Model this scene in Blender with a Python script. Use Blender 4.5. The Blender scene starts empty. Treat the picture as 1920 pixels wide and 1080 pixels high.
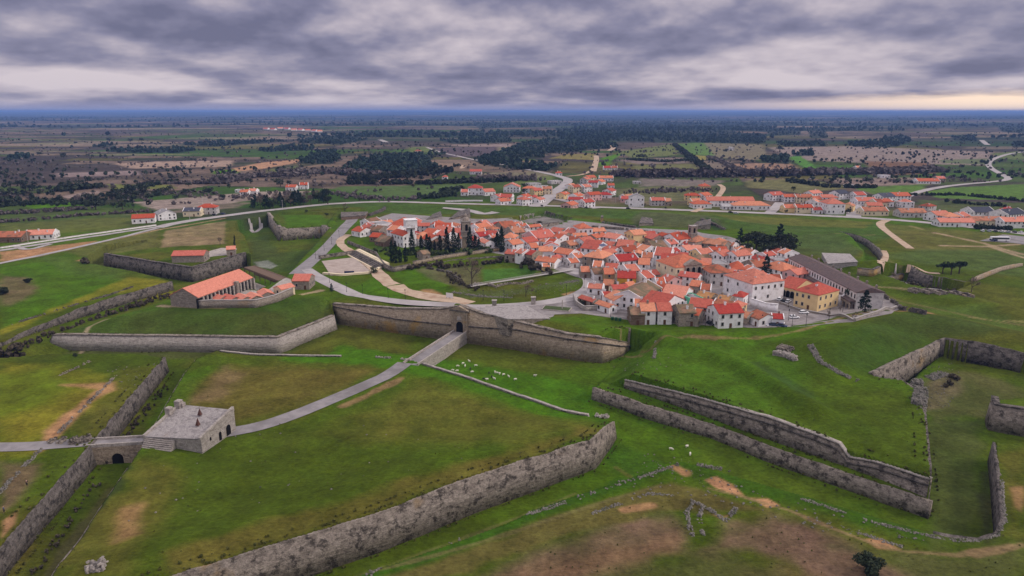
import bpy, bmesh, math, random
import numpy as np
from mathutils import Vector, Matrix
R = math.radians
S = bpy.context.scene
COL = S.collection
random.seed(7); RNG = np.random.default_rng(11)

# ---------------------------------------------------------------- camera
CAM_H, FPX, PITCH = 88.0, 1297.0, math.atan(331 / 1297.0)
cd = bpy.data.cameras.new('camera'); cam = bpy.data.objects.new('camera', cd); COL.objects.link(cam)
cd.sensor_width = 36; cd.lens = FPX / 1920 * 36; cd.clip_start = 1; cd.clip_end = 120000
cam.location = (0, 0, CAM_H); cam.rotation_euler = (R(90) - PITCH, 0, 0); S.camera = cam

# ---------------------------------------------------------------- world, sun, exposure
SUN_EL, SUN_AZ = R(31), R(92)      # azimuth clockwise from +y (straight ahead): light comes from the right, a little behind
W = bpy.data.worlds.new('World'); S.world = W; W.use_nodes = True
nt = W.node_tree; nt.nodes.clear()
def N(tree, typ, **kw):
    n = tree.nodes.new(typ)
    for k, v in kw.items():
        if k == 'ins':
            for i, x in v.items(): n.inputs[i].default_value = x
        else: setattr(n, k, v)
    return n
def mth(tree, op, a, b=None, c=None, clamp=False):
    n = tree.nodes.new('ShaderNodeMath'); n.operation = op; n.use_clamp = clamp
    for i, x in enumerate((a, b, c)):
        if x is None: continue
        if isinstance(x, (int, float)): n.inputs[i].default_value = x
        else: tree.links.new(x, n.inputs[i])
    return n.outputs[0]
def mixc(tree, fac, a, b, typ='MIX'):
    n = tree.nodes.new('ShaderNodeMix'); n.data_type = 'RGBA'; n.blend_type = typ
    for i, x in ((0, fac), (6, a), (7, b)):
        if isinstance(x, (int, float)): n.inputs[i].default_value = x
        elif isinstance(x, tuple): n.inputs[i].default_value = (*x, 1)
        else: tree.links.new(x, n.inputs[i])
    return n.outputs[2]
def ramp(tree, fac, stops):
    n = tree.nodes.new('ShaderNodeValToRGB'); e = n.color_ramp.elements
    while len(e) < len(stops): e.new(0.5)
    for i, (p, c) in enumerate(stops):
        e[i].position = p; e[i].color = (*c, 1) if isinstance(c, tuple) else (c, c, c, 1)
    tree.links.new(fac, n.inputs[0]); return n.outputs[0]
def sstep(tree, x, a, b):
    n = tree.nodes.new('ShaderNodeMapRange'); n.interpolation_type = 'SMOOTHSTEP'
    tree.links.new(x, n.inputs[0]); n.inputs[1].default_value = a; n.inputs[2].default_value = b
    return n.outputs[0]
def build_world():
    L = nt.links
    tc = N(nt, 'ShaderNodeTexCoord'); sep = N(nt, 'ShaderNodeSeparateXYZ'); L.new(tc.outputs['Generated'], sep.inputs[0])
    X, Y, Z = sep.outputs
    zc = mth(nt, 'MAXIMUM', Z, 0.0)
    az2 = mth(nt, 'ARCTAN2', X, Y)
    grow = mth(nt, 'POWER', mth(nt, 'ADD', zc, 0.05), -0.42)
    def layer(scale, shift, ox, oy, detail, rough, dist):
        cb = N(nt, 'ShaderNodeCombineXYZ')
        L.new(mth(nt, 'ADD', mth(nt, 'MULTIPLY', az2, 6.8), ox), cb.inputs[0])
        L.new(mth(nt, 'ADD', mth(nt, 'MULTIPLY', mth(nt, 'LOGARITHM', mth(nt, 'ADD', zc, 0.035 + shift), 2.71828), -2.3), oy), cb.inputs[1])
        cb.inputs[2].default_value = 0.7
        n = N(nt, 'ShaderNodeTexNoise', ins={'Scale': scale, 'Detail': detail, 'Roughness': rough, 'Distortion': dist})
        L.new(cb.outputs[0], n.inputs['Vector']); return n.outputs['Fac']
    n1 = layer(0.70, 0.0, 3.1, 7.7, 9, 0.50, 0.0)
    n2 = layer(0.70, 0.017, 3.1, 7.7, 5, 0.48, 0.0)
    emb = mth(nt, 'SUBTRACT', n1, n2)
    big = layer(0.42, 0.0, 12.3, 1.9, 3, 0.5, 0.0)
    fine = layer(3.2, 0.0, 5.3, 2.2, 6, 0.6, 0.2)
    t = mth(nt, 'ADD', mth(nt, 'MULTIPLY', emb, 2.5), mth(nt, 'MULTIPLY', mth(nt, 'SUBTRACT', big, 0.5), 1.15))
    t = mth(nt, 'ADD', t, mth(nt, 'MULTIPLY', mth(nt, 'SUBTRACT', n1, 0.5), 0.8))
    t = mth(nt, 'ADD', t, mth(nt, 'MULTIPLY', mth(nt, 'SUBTRACT', fine, 0.5), 0.10))
    t = mth(nt, 'ADD', mth(nt, 'SUBTRACT', t, mth(nt, 'MULTIPLY', sstep(nt, Z, 0.07, 0.17), 0.10)), 0.53, clamp=True)
    cloud = ramp(nt, t, [(0.05, (0.122, 0.120, 0.195)), (0.32, (0.190, 0.182, 0.268)), (0.52, (0.290, 0.265, 0.335)), (0.72, (0.410, 0.362, 0.415)), (1.0, (0.53, 0.465, 0.50))])
    # clear strip above the horizon: lavender to the left, warm glow to the right
    az = mth(nt, 'DIVIDE', X, mth(nt, 'MAXIMUM', Y, 0.05))
    warm = sstep(nt, az, 0.12, 0.70)
    glow = mixc(nt, warm, (0.28, 0.265, 0.385), (0.98, 0.74, 0.54))
    wig = mth(nt, 'MULTIPLY', mth(nt, 'SUBTRACT', fine, 0.5), 0.010)
    edge = mth(nt, 'ADD', mth(nt, 'ADD', 0.006, mth(nt, 'MULTIPLY', warm, 0.013)), wig)
    d = mth(nt, 'DIVIDE', mth(nt, 'SUBTRACT', Z, edge), 0.012)
    cover = sstep(nt, d, -0.35, 0.7)
    low = mixc(nt, cover, glow, cloud)
    # overcast sky brightens towards the zenith
    up = sstep(nt, Z, 0.13, 0.75)
    zen = mixc(nt, up, low, (0.78, 0.73, 0.77))
    gain = mth(nt, 'ADD', 1.0, mth(nt, 'MULTIPLY', up, 0.15))
    sky = N(nt, 'ShaderNodeTexSky', sky_type='NISHITA', sun_disc=False, sun_elevation=SUN_EL, sun_rotation=SUN_AZ)
    bg1 = N(nt, 'ShaderNodeBackground', ins={'Strength': 0.05}); L.new(sky.outputs[0], bg1.inputs[0])
    bg2 = N(nt, 'ShaderNodeBackground'); L.new(zen, bg2.inputs[0]); L.new(gain, bg2.inputs[1])
    mx = N(nt, 'ShaderNodeMixShader', ins={0: 0.93}); L.new(bg1.outputs[0], mx.inputs[1]); L.new(bg2.outputs[0], mx.inputs[2])
    out = N(nt, 'ShaderNodeOutputWorld'); L.new(mx.outputs[0], out.inputs[0])
build_world()
sl = bpy.data.lights.new('sun', 'SUN'); sl.energy = 1.5; sl.angle = R(10); sl.color = (1.0, 0.90, 0.80)
sun = bpy.data.objects.new('sun', sl); COL.objects.link(sun)
sd = Vector((math.sin(SUN_AZ) * math.cos(SUN_EL), math.cos(SUN_AZ) * math.cos(SUN_EL), math.sin(SUN_EL)))
sun.rotation_euler = sd.to_track_quat('Z', 'Y').to_euler(); sun.location = (300, -100, 300)
S.view_settings.view_transform = 'Standard'; S.view_settings.look = 'None'; S.view_settings.exposure = 0.40; S.view_settings.gamma = 1
S.cycles.volume_bounces = 0; S.cycles.max_bounces = 5; S.cycles.diffuse_bounces = 3

# ---------------------------------------------------------------- helpers: picture point -> place
CP, SP = math.cos(PITCH), math.sin(PITCH)
def ray(px, py):
    u, v = (px - 960) / FPX, (540 - py) / FPX
    return np.array([u, CP + v * SP, -SP + v * CP])
def P(px, py, z=0.0):
    d = ray(px, py); t = (z - CAM_H) / d[2]
    return np.array([d[0] * t, d[1] * t, z])
def P2(px, py, z=0.0): return P(px, py, z)[:2]
def W2(pts, z=0.0):
    return np.array([P2(p[0], p[1], p[2] if len(p) > 2 else z) for p in pts])

def vnoise(x, y, seed=0):
    xi, yi = np.floor(x).astype(np.int64), np.floor(y).astype(np.int64)
    xf, yf = x - xi, y - yi
    def h(a, b):
        n = (a * 374761393 + b * 668265263 + seed * 1442695041) & 0x7fffffff
        n = ((n ^ (n >> 13)) * 1274126177) & 0x7fffffff
        return ((n ^ (n >> 16)) & 0xffff) / 65535.0
    u, v = xf * xf * (3 - 2 * xf), yf * yf * (3 - 2 * yf)
    return (h(xi, yi) * (1 - u) + h(xi + 1, yi) * u) * (1 - v) + (h(xi, yi + 1) * (1 - u) + h(xi + 1, yi + 1) * u) * v
def fbm(x, y, o=4, seed=0):
    a, s, t = 1.0, 0.0, 0.0
    for i in range(o):
        s = s + a * vnoise(x * 2 ** i + 17.3 * i, y * 2 ** i - 9.1 * i, seed + i); t += a; a *= 0.5
    return s / t
def hash2(a, b, seed=0):
    n = (a * 374761393 + b * 668265263 + seed * 1442695041) & 0x7fffffff
    n = ((n ^ (n >> 13)) * 1274126177) & 0x7fffffff
    return ((n ^ (n >> 16)) & 0xffff) / 65535.0

def inpoly(x, y, poly):
    r = np.zeros(x.shape, bool); n = len(poly); j = n - 1
    for i in range(n):
        x1, y1 = poly[i]; x2, y2 = poly[j]
        if y1 != y2:
            r ^= ((y1 > y) != (y2 > y)) & (x < (x2 - x1) * (y - y1) / (y2 - y1) + x1)
        j = i
    return r
def dseg(x, y, line, closed=False):
    d = np.full(x.shape, 1e9); n = len(line)
    for i in range(n if closed else n - 1):
        a, b = line[i], line[(i + 1) % n]; ab = b - a; l2 = ab.dot(ab) + 1e-9
        t = np.clip(((x - a[0]) * ab[0] + (y - a[1]) * ab[1]) / l2, 0, 1)
        d = np.minimum(d, np.hypot(x - a[0] - t * ab[0], y - a[1] - t * ab[1]))
    return d
def smooth(t): t = np.clip(t, 0, 1); return t * t * (3 - 2 * t)

# ---------------------------------------------------------------- terrain shape
FL = -9.0
CTR_L = [(-80, 1128, -3.5), (0, 1030, -3.5), (165, 842, -3.5), (308, 672, -3.5)]
DITCH = W2(CTR_L + [(262, 665, -3.5), (110, 664, -3.5), (0, 672, -3.5), (-120, 690, -3.5), (-120, 670, -2), (0, 636, -2), (40, 620, -2), (150, 581, -1.5), (322, 531, -1),
    (255, 512, -1), (158, 491, 0), (166, 478, 0), (205, 458, 0), (440, 430, 0), (444, 414, 0), (498, 406, 0), (512, 396, 0), (650, 393, 0), (660, 560, 0), (1100, 600, 0), (1500, 640, 0),
    (1640, 690, 0), (1765, 640, 0), (1851, 654, 0), (1925, 672, 0), (2300, 720, 0), (2300, 880, -3), (1935, 836, -3), (1866, 830, -3), (1880, 975, -3), (1868, 1002, -3), (1835, 1013, -3), (1750, 1004, -3),
    (1500, 932, -3), (1280, 869, -3), (1180, 900, -3), (1000, 960, -3), (690, 1084, -3), (500, 1160, -3), (300, 1260, -3), (-60, 1330, -3.5), (-200, 1260, -3.5)])
ENC = W2([(627, 605, FL), (747, 623, FL), (868, 639, FL), (970, 655, FL), (1063, 671, FL), (1127, 679, FL), (1163, 667, FL), (1178, 654, FL), (1300, 640, 0), (1500, 660, 0), (1634, 704, 0), (1760, 642, 0), (1772, 639, 0), (1851, 654, 0),
    (1920, 671, 0), (2150, 705, 0), (2150, 500, 0), (1650, 395, 0), (900, 385, 0), (650, 393, 0), (614, 430, 0), (532, 522, 0), (470, 548, 0), (338, 542, 0), (160, 594, -1), (95, 631, -3.5), (522, 636, -3.5), (625, 595, -3.5)])
WESTL = W2([(-60, 660, -2), (0, 636, -2), (40, 620, -2), (150, 581, -1.5), (322, 531, -1)])
LB_FRONT = W2([(338, 542, 0), (160, 594, -1), (95, 631, -3.5), (522, 636, -3.5), (625, 595, -3.5)])
LB = np.vstack([LB_FRONT, W2([(612, 560, 0), (560, 556, 0), (470, 546, 0)])])
RV_FRONT = W2([(1149, 788, -3.3), (1107, 832, -1.9), (1020, 851, -.3), (870, 898, 0), (700, 962, 0), (500, 1023, 0), (320, 1080, 0), (60, 1165, 0)])
RV_LEFT = W2([(60, 1165, 0), (110, 1060, -2), (185, 950, -2.5), (262, 843, -3), (345, 705, -4), (368, 680, -4.5)])
RV = np.vstack([RV_FRONT, RV_LEFT[1:], W2([(405, 663, -4.5), (640, 666, -4.5), (767, 674, -4.5), (790, 681, -4.5), (832, 693, -4.5), (1058, 768, -4), (1120, 781, -3.6)])])
TERR_FRONT = W2([(1112, 748), (1220, 784), (1341, 822), (1437, 861), (1581, 914), (1743, 969)], FL)
RB_FRONT = W2([(1172, 726), (1293, 767), (1437, 820), (1581, 870), (1740, 931)], -5)
TERR = np.vstack([TERR_FRONT, RB_FRONT[::-1], W2([(1128, 716, -5)])])
RB_LEFT = W2([(1120, 722, -8), (1150, 693, -8), (1176, 662, -8)])
RB_LOW = W2([(1584, 871), (1640, 892), (1740, 931)], -5)
RB_RIGHT = W2([(1744, 900, 0), (1739, 830, 0), (1734, 780, 0), (1722, 735, 0), (1690, 714, 0), (1640, 706, 0)])
RB = np.vstack([RB_FRONT, RB_RIGHT, W2([(1500, 640, 0), (1300, 625, 0)]), RB_LEFT[::-1]])
RV2 = W2([(200, 500, FL), (362, 528, FL), (462, 498, FL), (472, 480, -1), (458, 440, -1), (440, 428, -1), (300, 446, -1), (205, 470, -1)])
FB = W2([(504, 416, -7), (526, 446, -7), (604, 441, -7), (618, 428, 0), (645, 398, 0), (515, 396, 0)])
FB_IN = W2([(516, 412, 0), (533, 428, 0), (612, 424, 0), (628, 402, 0), (528, 400, 0)])
EDITCH = W2([(1691, 508, -1), (1811, 531, 0), (1826, 531, 0), (1822, 551, -6), (1790, 548, -1), (1700, 541, -1), (1640, 519, -1), (1633, 516, -1)])
EB = W2([(1800, 506, 0), (1822, 551, -7), (1870, 530, -7), (1911, 520, -7), (1909, 499, 0), (1840, 498, 0)])
NDITCH = W2([(1573, 437, 0), (1600, 442, 0), (1632, 455, 0), (1650, 470, 0), (1655, 480, 0), (1640, 498, 0), (1615, 500, 0), (1622, 470, 0), (1600, 452, 0)])
PIT = W2([(958, 409, 0), (1018, 397, 0), (1072, 408, 0), (1046, 420, 0), (1000, 419, 0)])
CASTLE = W2([(790, 500, 0), (850, 488, 0), (962, 480, 0), (985, 486, 0), (1010, 508, 0), (1000, 517, 0), (905, 530, 0), (860, 512, 0)])
RAVE3 = W2([(1858, 806, FL), (1925, 817, FL), (2150, 850, FL), (2150, 750, -2), (1935, 746, -2), (1864, 752, -2)])
# raised banks: line, crest height above what is below, half width
BANKS = [(W2([(640, 562, 0), (750, 569, 0), (850, 576, 0)]), 1.5, 9), (W2([(965, 597, 0), (1050, 612, 0), (1180, 634, 0)]), 2.6, 13),
    (W2([(1230, 640, 0), (1330, 660, 1), (1400, 690, 1), (1520, 765, 1)]), 2.8, 8), (W2([(1545, 650, 2), (1640, 606, 3), (1720, 594, 3), (1800, 612, 2), (1930, 640, 2)]), 4.2, 24),
    (W2([(1535, 690, 1), (1590, 660, 2), (1640, 635, 2)]), 2.2, 16), (W2([(1640, 590, 0), (1560, 612, 0), (1480, 622, 0), (1380, 632, 0), (1250, 630, 0)]), 1.6, 10),
    (W2([(1630, 500, 0), (1700, 545, 0), (1850, 575, 0), (1930, 600, 0)]), 2.0, 16), (W2([(1600, 505, 0), (1650, 506, 0), (1702, 508, 0)]), 3.6, 11), (W2([(1380, 452, 0), (1450, 440, 0), (1560, 445, 0)]), 3, 40),
    (W2([(640, 395, 0), (760, 388, 0), (900, 392, 0), (1060, 395, 0), (1250, 405, 0), (1420, 425, 0)]), 2.2, 22),
    (W2([(1165, 722, 0), (1300, 752, 1), (1440, 800, 1), (1570, 850, 1), (1730, 890, 1)]), 1.5, 13),
    (W2([(700, 545, 0), (790, 530, 0), (880, 545, 0)]), 0.8, 8), (W2([(920, 535, 0), (1010, 545, 0), (1080, 528, 0)]), 1.4, 10),
    (W2([(1000, 960, -3), (1280, 872, -3), (1500, 936, -3), (1740, 1012, -3)]), 0.8, 6)]

def base_h(x, y):
    d = np.hypot(x, y)
    z = (fbm(x / 60, y / 60, 3, 5) - 0.5) * 0.9
    z = z - 3.0 * smooth((600 - y) / 60 * 0 + (-(x) - 40) / 40) * smooth((330 - y) / 60)   # lower ground before the west works
    z = z - 3.0 * smooth((200 - y) / 25) * smooth((x + 60) / 60)
    far = smooth((d - 900) / 1500)
    z = z + far * (fbm(x / 900, y / 900, 4, 21) - 0.5) * 9
    f2 = smooth((d - 3500) / 9000)
    z = z + f2 * ((fbm(x / 5200, y / 4200, 5, 33) - 0.42) * 95)
    f3 = smooth((d - 14000) / 14000)
    z = z + f3 * (18 + 40 * fbm(x / 9000 + 4, y / 9000, 4, 55))
    return np.minimum(z, 104.0)

def put(z, x, y, poly, fn):
    lo, hi = poly.min(0), poly.max(0)
    m = np.where((x >= lo[0]) & (x <= hi[0]) & (y >= lo[1]) & (y <= hi[1]))[0]
    if not len(m): return
    m = m[inpoly(x[m], y[m], poly)]
    if len(m): z[m] = fn(x[m], y[m], z[m])
def H(x, y):
    x = np.asarray(x, float).ravel(); y = np.asarray(y, float).ravel()
    z = base_h(x, y)
    near = (y < 760) & (np.abs(x) < 560)
    if not near.any(): return z
    idx = np.where(near)[0]; X, Y, Zz = x[idx], y[idx], z[idx].copy()
    rough = (fbm(X / 9, Y / 9, 3, 3) - 0.5)
    r0 = rough * 0.7
    put(Zz, X, Y, DITCH, lambda a, b, c: FL + 4.2 * smooth((26 - dseg(a, b, WESTL)) / 16) + 0.5 * (fbm(a / 11, b / 11, 2, 9) - 0.5))
    put(Zz, X, Y, W2([(1690, 700, 0), (1765, 640, 0), (1930, 672, 0), (2100, 700, 0), (2100, 745, 0), (1870, 745, -3), (1780, 740, -3)]), lambda a, b, c: FL + 3.0 * smooth(dseg(a, b, W2([(1730, 745, -6), (1800, 742, -6), (1900, 745, -6)])) / 24) + 1.2 * (fbm(a / 12, b / 12, 3, 9) - 0.5))
    put(Zz, X, Y, ENC, lambda a, b, c: 0.0 * a + 0.15 * (fbm(a / 20, b / 20, 2, 4) - 0.5))
    put(Zz, X, Y, LB, lambda a, b, c: -3.5 + 1.2 * smooth(dseg(a, b, LB_FRONT) / 8) + 3.4 * smooth((dseg(a, b, LB_FRONT) - 7) / 14))
    put(Zz, X, Y, RV, lambda a, b, c: -4.3 + 4.1 * smooth((34 - dseg(a, b, RV_FRONT[1:])) / 26) + 1.4 * smooth((22 - dseg(a, b, RV_LEFT)) / 18) * smooth((b - 118) / 30) + 0.5 * (fbm(a / 14, b / 14, 3, 8) - 0.5)
        - 1.6 * smooth((26 - np.hypot(a - RV_FRONT[0][0], b - RV_FRONT[0][1])) / 20))
    put(Zz, X, Y, TERR, lambda a, b, c: -5.0 + 0.3 * (fbm(a / 8, b / 8, 2, 8) - 0.5))
    put(Zz, X, Y, RB, lambda a, b, c: np.minimum(np.minimum(0.4 + 0.8 * (fbm(a / 16, b / 16, 3, 6) - 0.5), -8 + 8.4 * smooth(dseg(a, b, RB_LEFT) / 17)), -1.7 + .4 * dseg(a, b, RB_LOW) + np.where(a > RB_LOW[1][0], (a - RB_LOW[1][0]) * .07, 0)))
    put(Zz, X, Y, RV2, lambda a, b, c: -0.8 + 0 * a)
    put(Zz, X, Y, FB, lambda a, b, c: 1.2 + 0 * a)
    put(Zz, X, Y, FB_IN, lambda a, b, c: -0.4 + 0 * a)
    put(Zz, X, Y, EDITCH, lambda a, b, c: -6 + 0 * a)
    put(Zz, X, Y, EB, lambda a, b, c: 0.3 + 0 * a)
    put(Zz, X, Y, NDITCH, lambda a, b, c: -4.5 + 0 * a)
    put(Zz, X, Y, PIT, lambda a, b, c: -4.0 + 1.5 * (fbm(a / 5, b / 5, 2, 8)))
    put(Zz, X, Y, CASTLE, lambda a, b, c: -2.6 * smooth(dseg(a, b, CASTLE, True) / 5) + 0.4 * (fbm(a / 5, b / 5, 2, 8)))
    put(Zz, X, Y, RAVE3, lambda a, b, c: -1.6 + 0 * a)
    for line, hgt, wd in BANKS:
        lo, hi = line.min(0) - wd, line.max(0) + wd
        m = np.where((X >= lo[0]) & (X <= hi[0]) & (Y >= lo[1]) & (Y <= hi[1]) & (Zz > -4.6))[0]
        if len(m): Zz[m] += hgt * smooth(1 - dseg(X[m], Y[m], line) / wd)
    z[idx] = Zz + r0 * 0.35
    return z
def Hz(x, y): return float(H(np.array([x]), np.array([y]))[0])
def G(px, py, above=0.0):
    """place on the ground seen at a picture point"""
    d = ray(px, py)
    t0 = (CAM_H - 8) / -d[2] if d[2] < 0 else 3000
    t = np.linspace(t0 * 0.93, t0 * 1.25, 260)
    gap = CAM_H + d[2] * t - H(d[0] * t, d[1] * t) - above
    k = int(np.argmax(gap < 0)) if (gap < 0).any() else len(t) - 1
    if k > 0:
        a, b = gap[k - 1], gap[k]; tt = t[k - 1] + (t[k] - t[k - 1]) * (a / (a - b + 1e-9))
    else: tt = t[0]
    x, y = d[0] * tt, d[1] * tt
    return np.array([x, y, Hz(x, y)])
# ---------------------------------------------------------------- materials
MATS = {}
def base_mat(name, rough=0.9, spec=0.2):
    m = bpy.data.materials.new(name); m.use_nodes = True; t = m.node_tree; b = t.nodes['Principled BSDF']
    b.inputs['Roughness'].default_value = rough; b.inputs['Specular IOR Level'].default_value = spec
    MATS[name] = m; return m, t, b
def coords(t, kind='Object', scale=(1, 1, 1)):
    if kind == 'World': o = N(t, 'ShaderNodeNewGeometry').outputs['Position']
    else: o = N(t, 'ShaderNodeTexCoord').outputs['Object']
    mp = N(t, 'ShaderNodeMapping'); mp.inputs['Scale'].default_value = scale; t.links.new(o, mp.inputs[0]); return mp.outputs[0]
def noise(t, vec, scale, detail=4, rough=0.55, dist=0.0):
    n = N(t, 'ShaderNodeTexNoise', ins={'Scale': scale, 'Detail': detail, 'Roughness': rough, 'Distortion': dist}); t.links.new(vec, n.inputs['Vector']); return n.outputs['Fac']
def bump(t, b, h, strength=0.5, dist=0.3):
    n = N(t, 'ShaderNodeBump', ins={'Strength': strength, 'Distance': dist}); t.links.new(h, n.inputs['Height']); t.links.new(n.outputs[0], b.inputs['Normal'])
def noisy(name, c1, c2, scale, rough=0.9, kind='World', c3=None, s3=0.15, bmp=0.0, hue=0.0, spec=0.2, sc=(1, 1, 1)):
    m, t, b = base_mat(name, rough, spec)
    v = coords(t, kind, sc); n = noise(t, v, scale, 5, 0.6)
    f = sstep(t, n, 0.32, 0.68); c = mixc(t, f, c1, c2)
    if c3: c = mixc(t, sstep(t, noise(t, v, s3, 4, 0.6), 0.5, 0.68), c, c3)
    if hue:
        oi = N(t, 'ShaderNodeObjectInfo'); hs = N(t, 'ShaderNodeHueSaturation')
        t.links.new(mth(t, 'ADD', 0.5, mth(t, 'MULTIPLY', mth(t, 'SUBTRACT', oi.outputs['Random'], 0.5), hue)), hs.inputs['Hue'])
        t.links.new(mth(t, 'ADD', 1 - hue * 4, mth(t, 'MULTIPLY', oi.outputs['Random'], hue * 8)), hs.inputs['Value'])
        t.links.new(c, hs.inputs['Color']); c = hs.outputs[0]
    t.links.new(c, b.inputs['Base Color'])
    if bmp: bump(t, b, n, bmp)
    return m
def tile_mat(name, c1, c2, cm, moss=0.6):
    m, t, b = base_mat(name, 0.85, 0.15)
    v = coords(t, 'Object'); n = noise(t, v, 0.9, 6, 0.65); n2 = noise(t, v, 0.22, 4, 0.6)
    c = mixc(t, sstep(t, n, 0.3, 0.7), c1, c2)
    c = mixc(t, sstep(t, n2, moss - .04, moss + 0.12), c, cm); c = mixc(t, mth(t, 'MULTIPLY', sstep(t, noise(t, v, 2.4, 4, 0.7), .5, .7), .5), c, tuple(x * .55 for x in cm))
    oi = N(t, 'ShaderNodeObjectInfo'); hs = N(t, 'ShaderNodeHueSaturation')
    t.links.new(mth(t, 'ADD', 0.493, mth(t, 'MULTIPLY', oi.outputs['Random'], 0.022)), hs.inputs['Hue'])
    t.links.new(mth(t, 'SUBTRACT', 1.0, mth(t, 'MULTIPLY', oi.outputs['Random'], 0.18)), hs.inputs['Saturation'])
    t.links.new(mth(t, 'ADD', 0.80, mth(t, 'MULTIPLY', oi.outputs['Random'], 0.42)), hs.inputs['Value'])
    t.links.new(c, hs.inputs['Color']); t.links.new(hs.outputs[0], b.inputs['Base Color'])
    wv = N(t, 'ShaderNodeTexWave', ins={'Scale': 1.4, 'Distortion': 0.6, 'Detail': 1.0}); wv.bands_direction = 'X'; t.links.new(v, wv.inputs[0])
    bump(t, b, mth(t, 'ADD', wv.outputs['Fac'], mth(t, 'MULTIPLY', n, 1.2)), 0.55, 0.12)
    return m
def stone_mat(name, c1, c2, stain, warm, warm_at=0.62, stain_at=0.52, course=True):
    m, t, b = base_mat(name, 0.95, 0.1)
    v = coords(t, 'World'); vs = coords(t, 'World', (0.8, 0.8, 0.9)); vc = coords(t, 'World', (0.35, 0.35, 1.6))
    n = noise(t, v, 0.9, 6, 0.7); c = mixc(t, sstep(t, n, 0.3, 0.7), c1, c2)
    cs = noise(t, vc, 1.1, 3, 0.6)
    c = mixc(t, mth(t, 'MULTIPLY', sstep(t, cs, 0.52, 0.66), 0.45), c, tuple(x * 0.45 for x in c1))
    c = mixc(t, sstep(t, noise(t, v, 0.07, 4, 0.6), warm_at, warm_at + 0.12), c, warm)
    c = mixc(t, mth(t, 'MULTIPLY', sstep(t, noise(t, vs, 0.5, 7, 0.74), stain_at, stain_at + 0.13), 0.85), c, stain)
    spots = noise(t, v, 2.3, 4, 0.7)
    c = mixc(t, mth(t, 'MULTIPLY', sstep(t, spots, 0.6, 0.72), 0.6), c, stain)
    fine = noise(t, coords(t, 'World', (1, 1, 1.7)), 2.6, 6, 0.75); c = mixc(t, mth(t, 'MULTIPLY', sstep(t, fine, 0.5, 0.36), 0.55), c, tuple(x * 0.35 for x in c1))
    t.links.new(c, b.inputs['Base Color']); bump(t, b, mth(t, 'ADD', mth(t, 'ADD', n, cs), fine), 1.0, 0.6)
    return m
stone_mat('rampart stone', (0.235, 0.198, 0.165), (0.46, 0.395, 0.335), (0.034, 0.029, 0.026), (0.40, 0.28, 0.15), 0.62, 0.49)
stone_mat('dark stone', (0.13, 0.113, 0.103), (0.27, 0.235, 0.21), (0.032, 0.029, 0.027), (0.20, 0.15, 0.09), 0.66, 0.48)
stone_mat('warm stone', (0.34, 0.265, 0.19), (0.54, 0.435, 0.33), (0.10, 0.085, 0.072), (0.52, 0.33, 0.13), 0.54, 0.56)
stone_mat('house stone', (0.30, 0.25, 0.21), (0.44, 0.375, 0.32), (0.13, 0.11, 0.10), (0.36, 0.26, 0.17), 0.6, 0.6)
stone_mat('brown rubble', (0.20, 0.135, 0.10), (0.29, 0.20, 0.15), (0.09, 0.07, 0.06), (0.30, 0.2, 0.12), 0.6, 0.58)
stone_mat('pale stone', (0.38, 0.335, 0.30), (0.57, 0.51, 0.465), (0.13, 0.116, 0.11), (0.46, 0.37, 0.28), 0.64, 0.60)
stone_mat('slab stone', (0.34, 0.31, 0.305), (0.50, 0.455, 0.44), (0.14, 0.125, 0.12), (0.36, 0.29, 0.24), 0.64, 0.60)
noisy('rubble', (0.12, 0.11, 0.098), (0.23, 0.21, 0.185), 1.2, c3=(0.07, 0.075, 0.05), s3=0.5, bmp=0.8)
noisy('whitewash', (0.80, 0.775, 0.79), (0.70, 0.675, 0.685), 0.35, rough=0.8, c3=(0.55, 0.52, 0.52), s3=0.5)
noisy('grey plaster', (0.55, 0.52, 0.51), (0.44, 0.41, 0.41), 0.4, rough=0.85, c3=(0.33, 0.30, 0.30), s3=0.6)
noisy('cream plaster', (0.72, 0.62, 0.44), (0.64, 0.53, 0.37), 0.4, rough=0.85)
noisy('yellow plaster', (0.74, 0.55, 0.29), (0.66, 0.48, 0.25), 0.4, rough=0.85)
noisy('amber plaster', (0.66, 0.38, 0.05), (0.56, 0.32, 0.045), 0.4, rough=0.85)
noisy('pink plaster', (0.66, 0.40, 0.38), (0.58, 0.34, 0.33), 0.4, rough=0.85)
noisy('green plaster', (0.16, 0.58, 0.38), (0.13, 0.50, 0.33), 0.4, rough=0.8)
tile_mat('orange tile', (0.48, 0.090, 0.032), (0.62, 0.140, 0.058), (0.30, 0.085, 0.040))
tile_mat('red tile', (0.40, 0.050, 0.028), (0.54, 0.082, 0.048), (0.24, 0.055, 0.036))
tile_mat('pink tile', (0.52, 0.100, 0.062), (0.64, 0.150, 0.100), (0.34, 0.075, 0.05), 0.62)
tile_mat('rust tile', (0.36, 0.085, 0.035), (0.50, 0.125, 0.055), (0.20, 0.085, 0.045), 0.52)
tile_mat('brown tile', (0.21, 0.100, 0.060), (0.32, 0.150, 0.085), (0.14, 0.105, 0.06), 0.44)
tile_mat('ochre tile', (0.42, 0.15, 0.035), (0.50, 0.20, 0.05), (0.27, 0.13, 0.05), 0.5)
tile_mat('dark tile', (0.115, 0.085, 0.085), (0.175, 0.125, 0.120), (0.20, 0.12, 0.09), 0.6)
tile_mat('slate', (0.05, 0.055, 0.085), (0.075, 0.08, 0.11), (0.06, 0.06, 0.08), 0.7)
tile_mat('grey sheet', (0.30, 0.29, 0.30), (0.38, 0.36, 0.37), (0.24, 0.22, 0.21), 0.6)
def flat(name, c, rough=0.6, spec=0.3, metal=0.0):
    m, t, b = base_mat(name, rough, spec); b.inputs['Base Color'].default_value = (*c, 1); b.inputs['Metallic'].default_value = metal; return m
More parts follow.
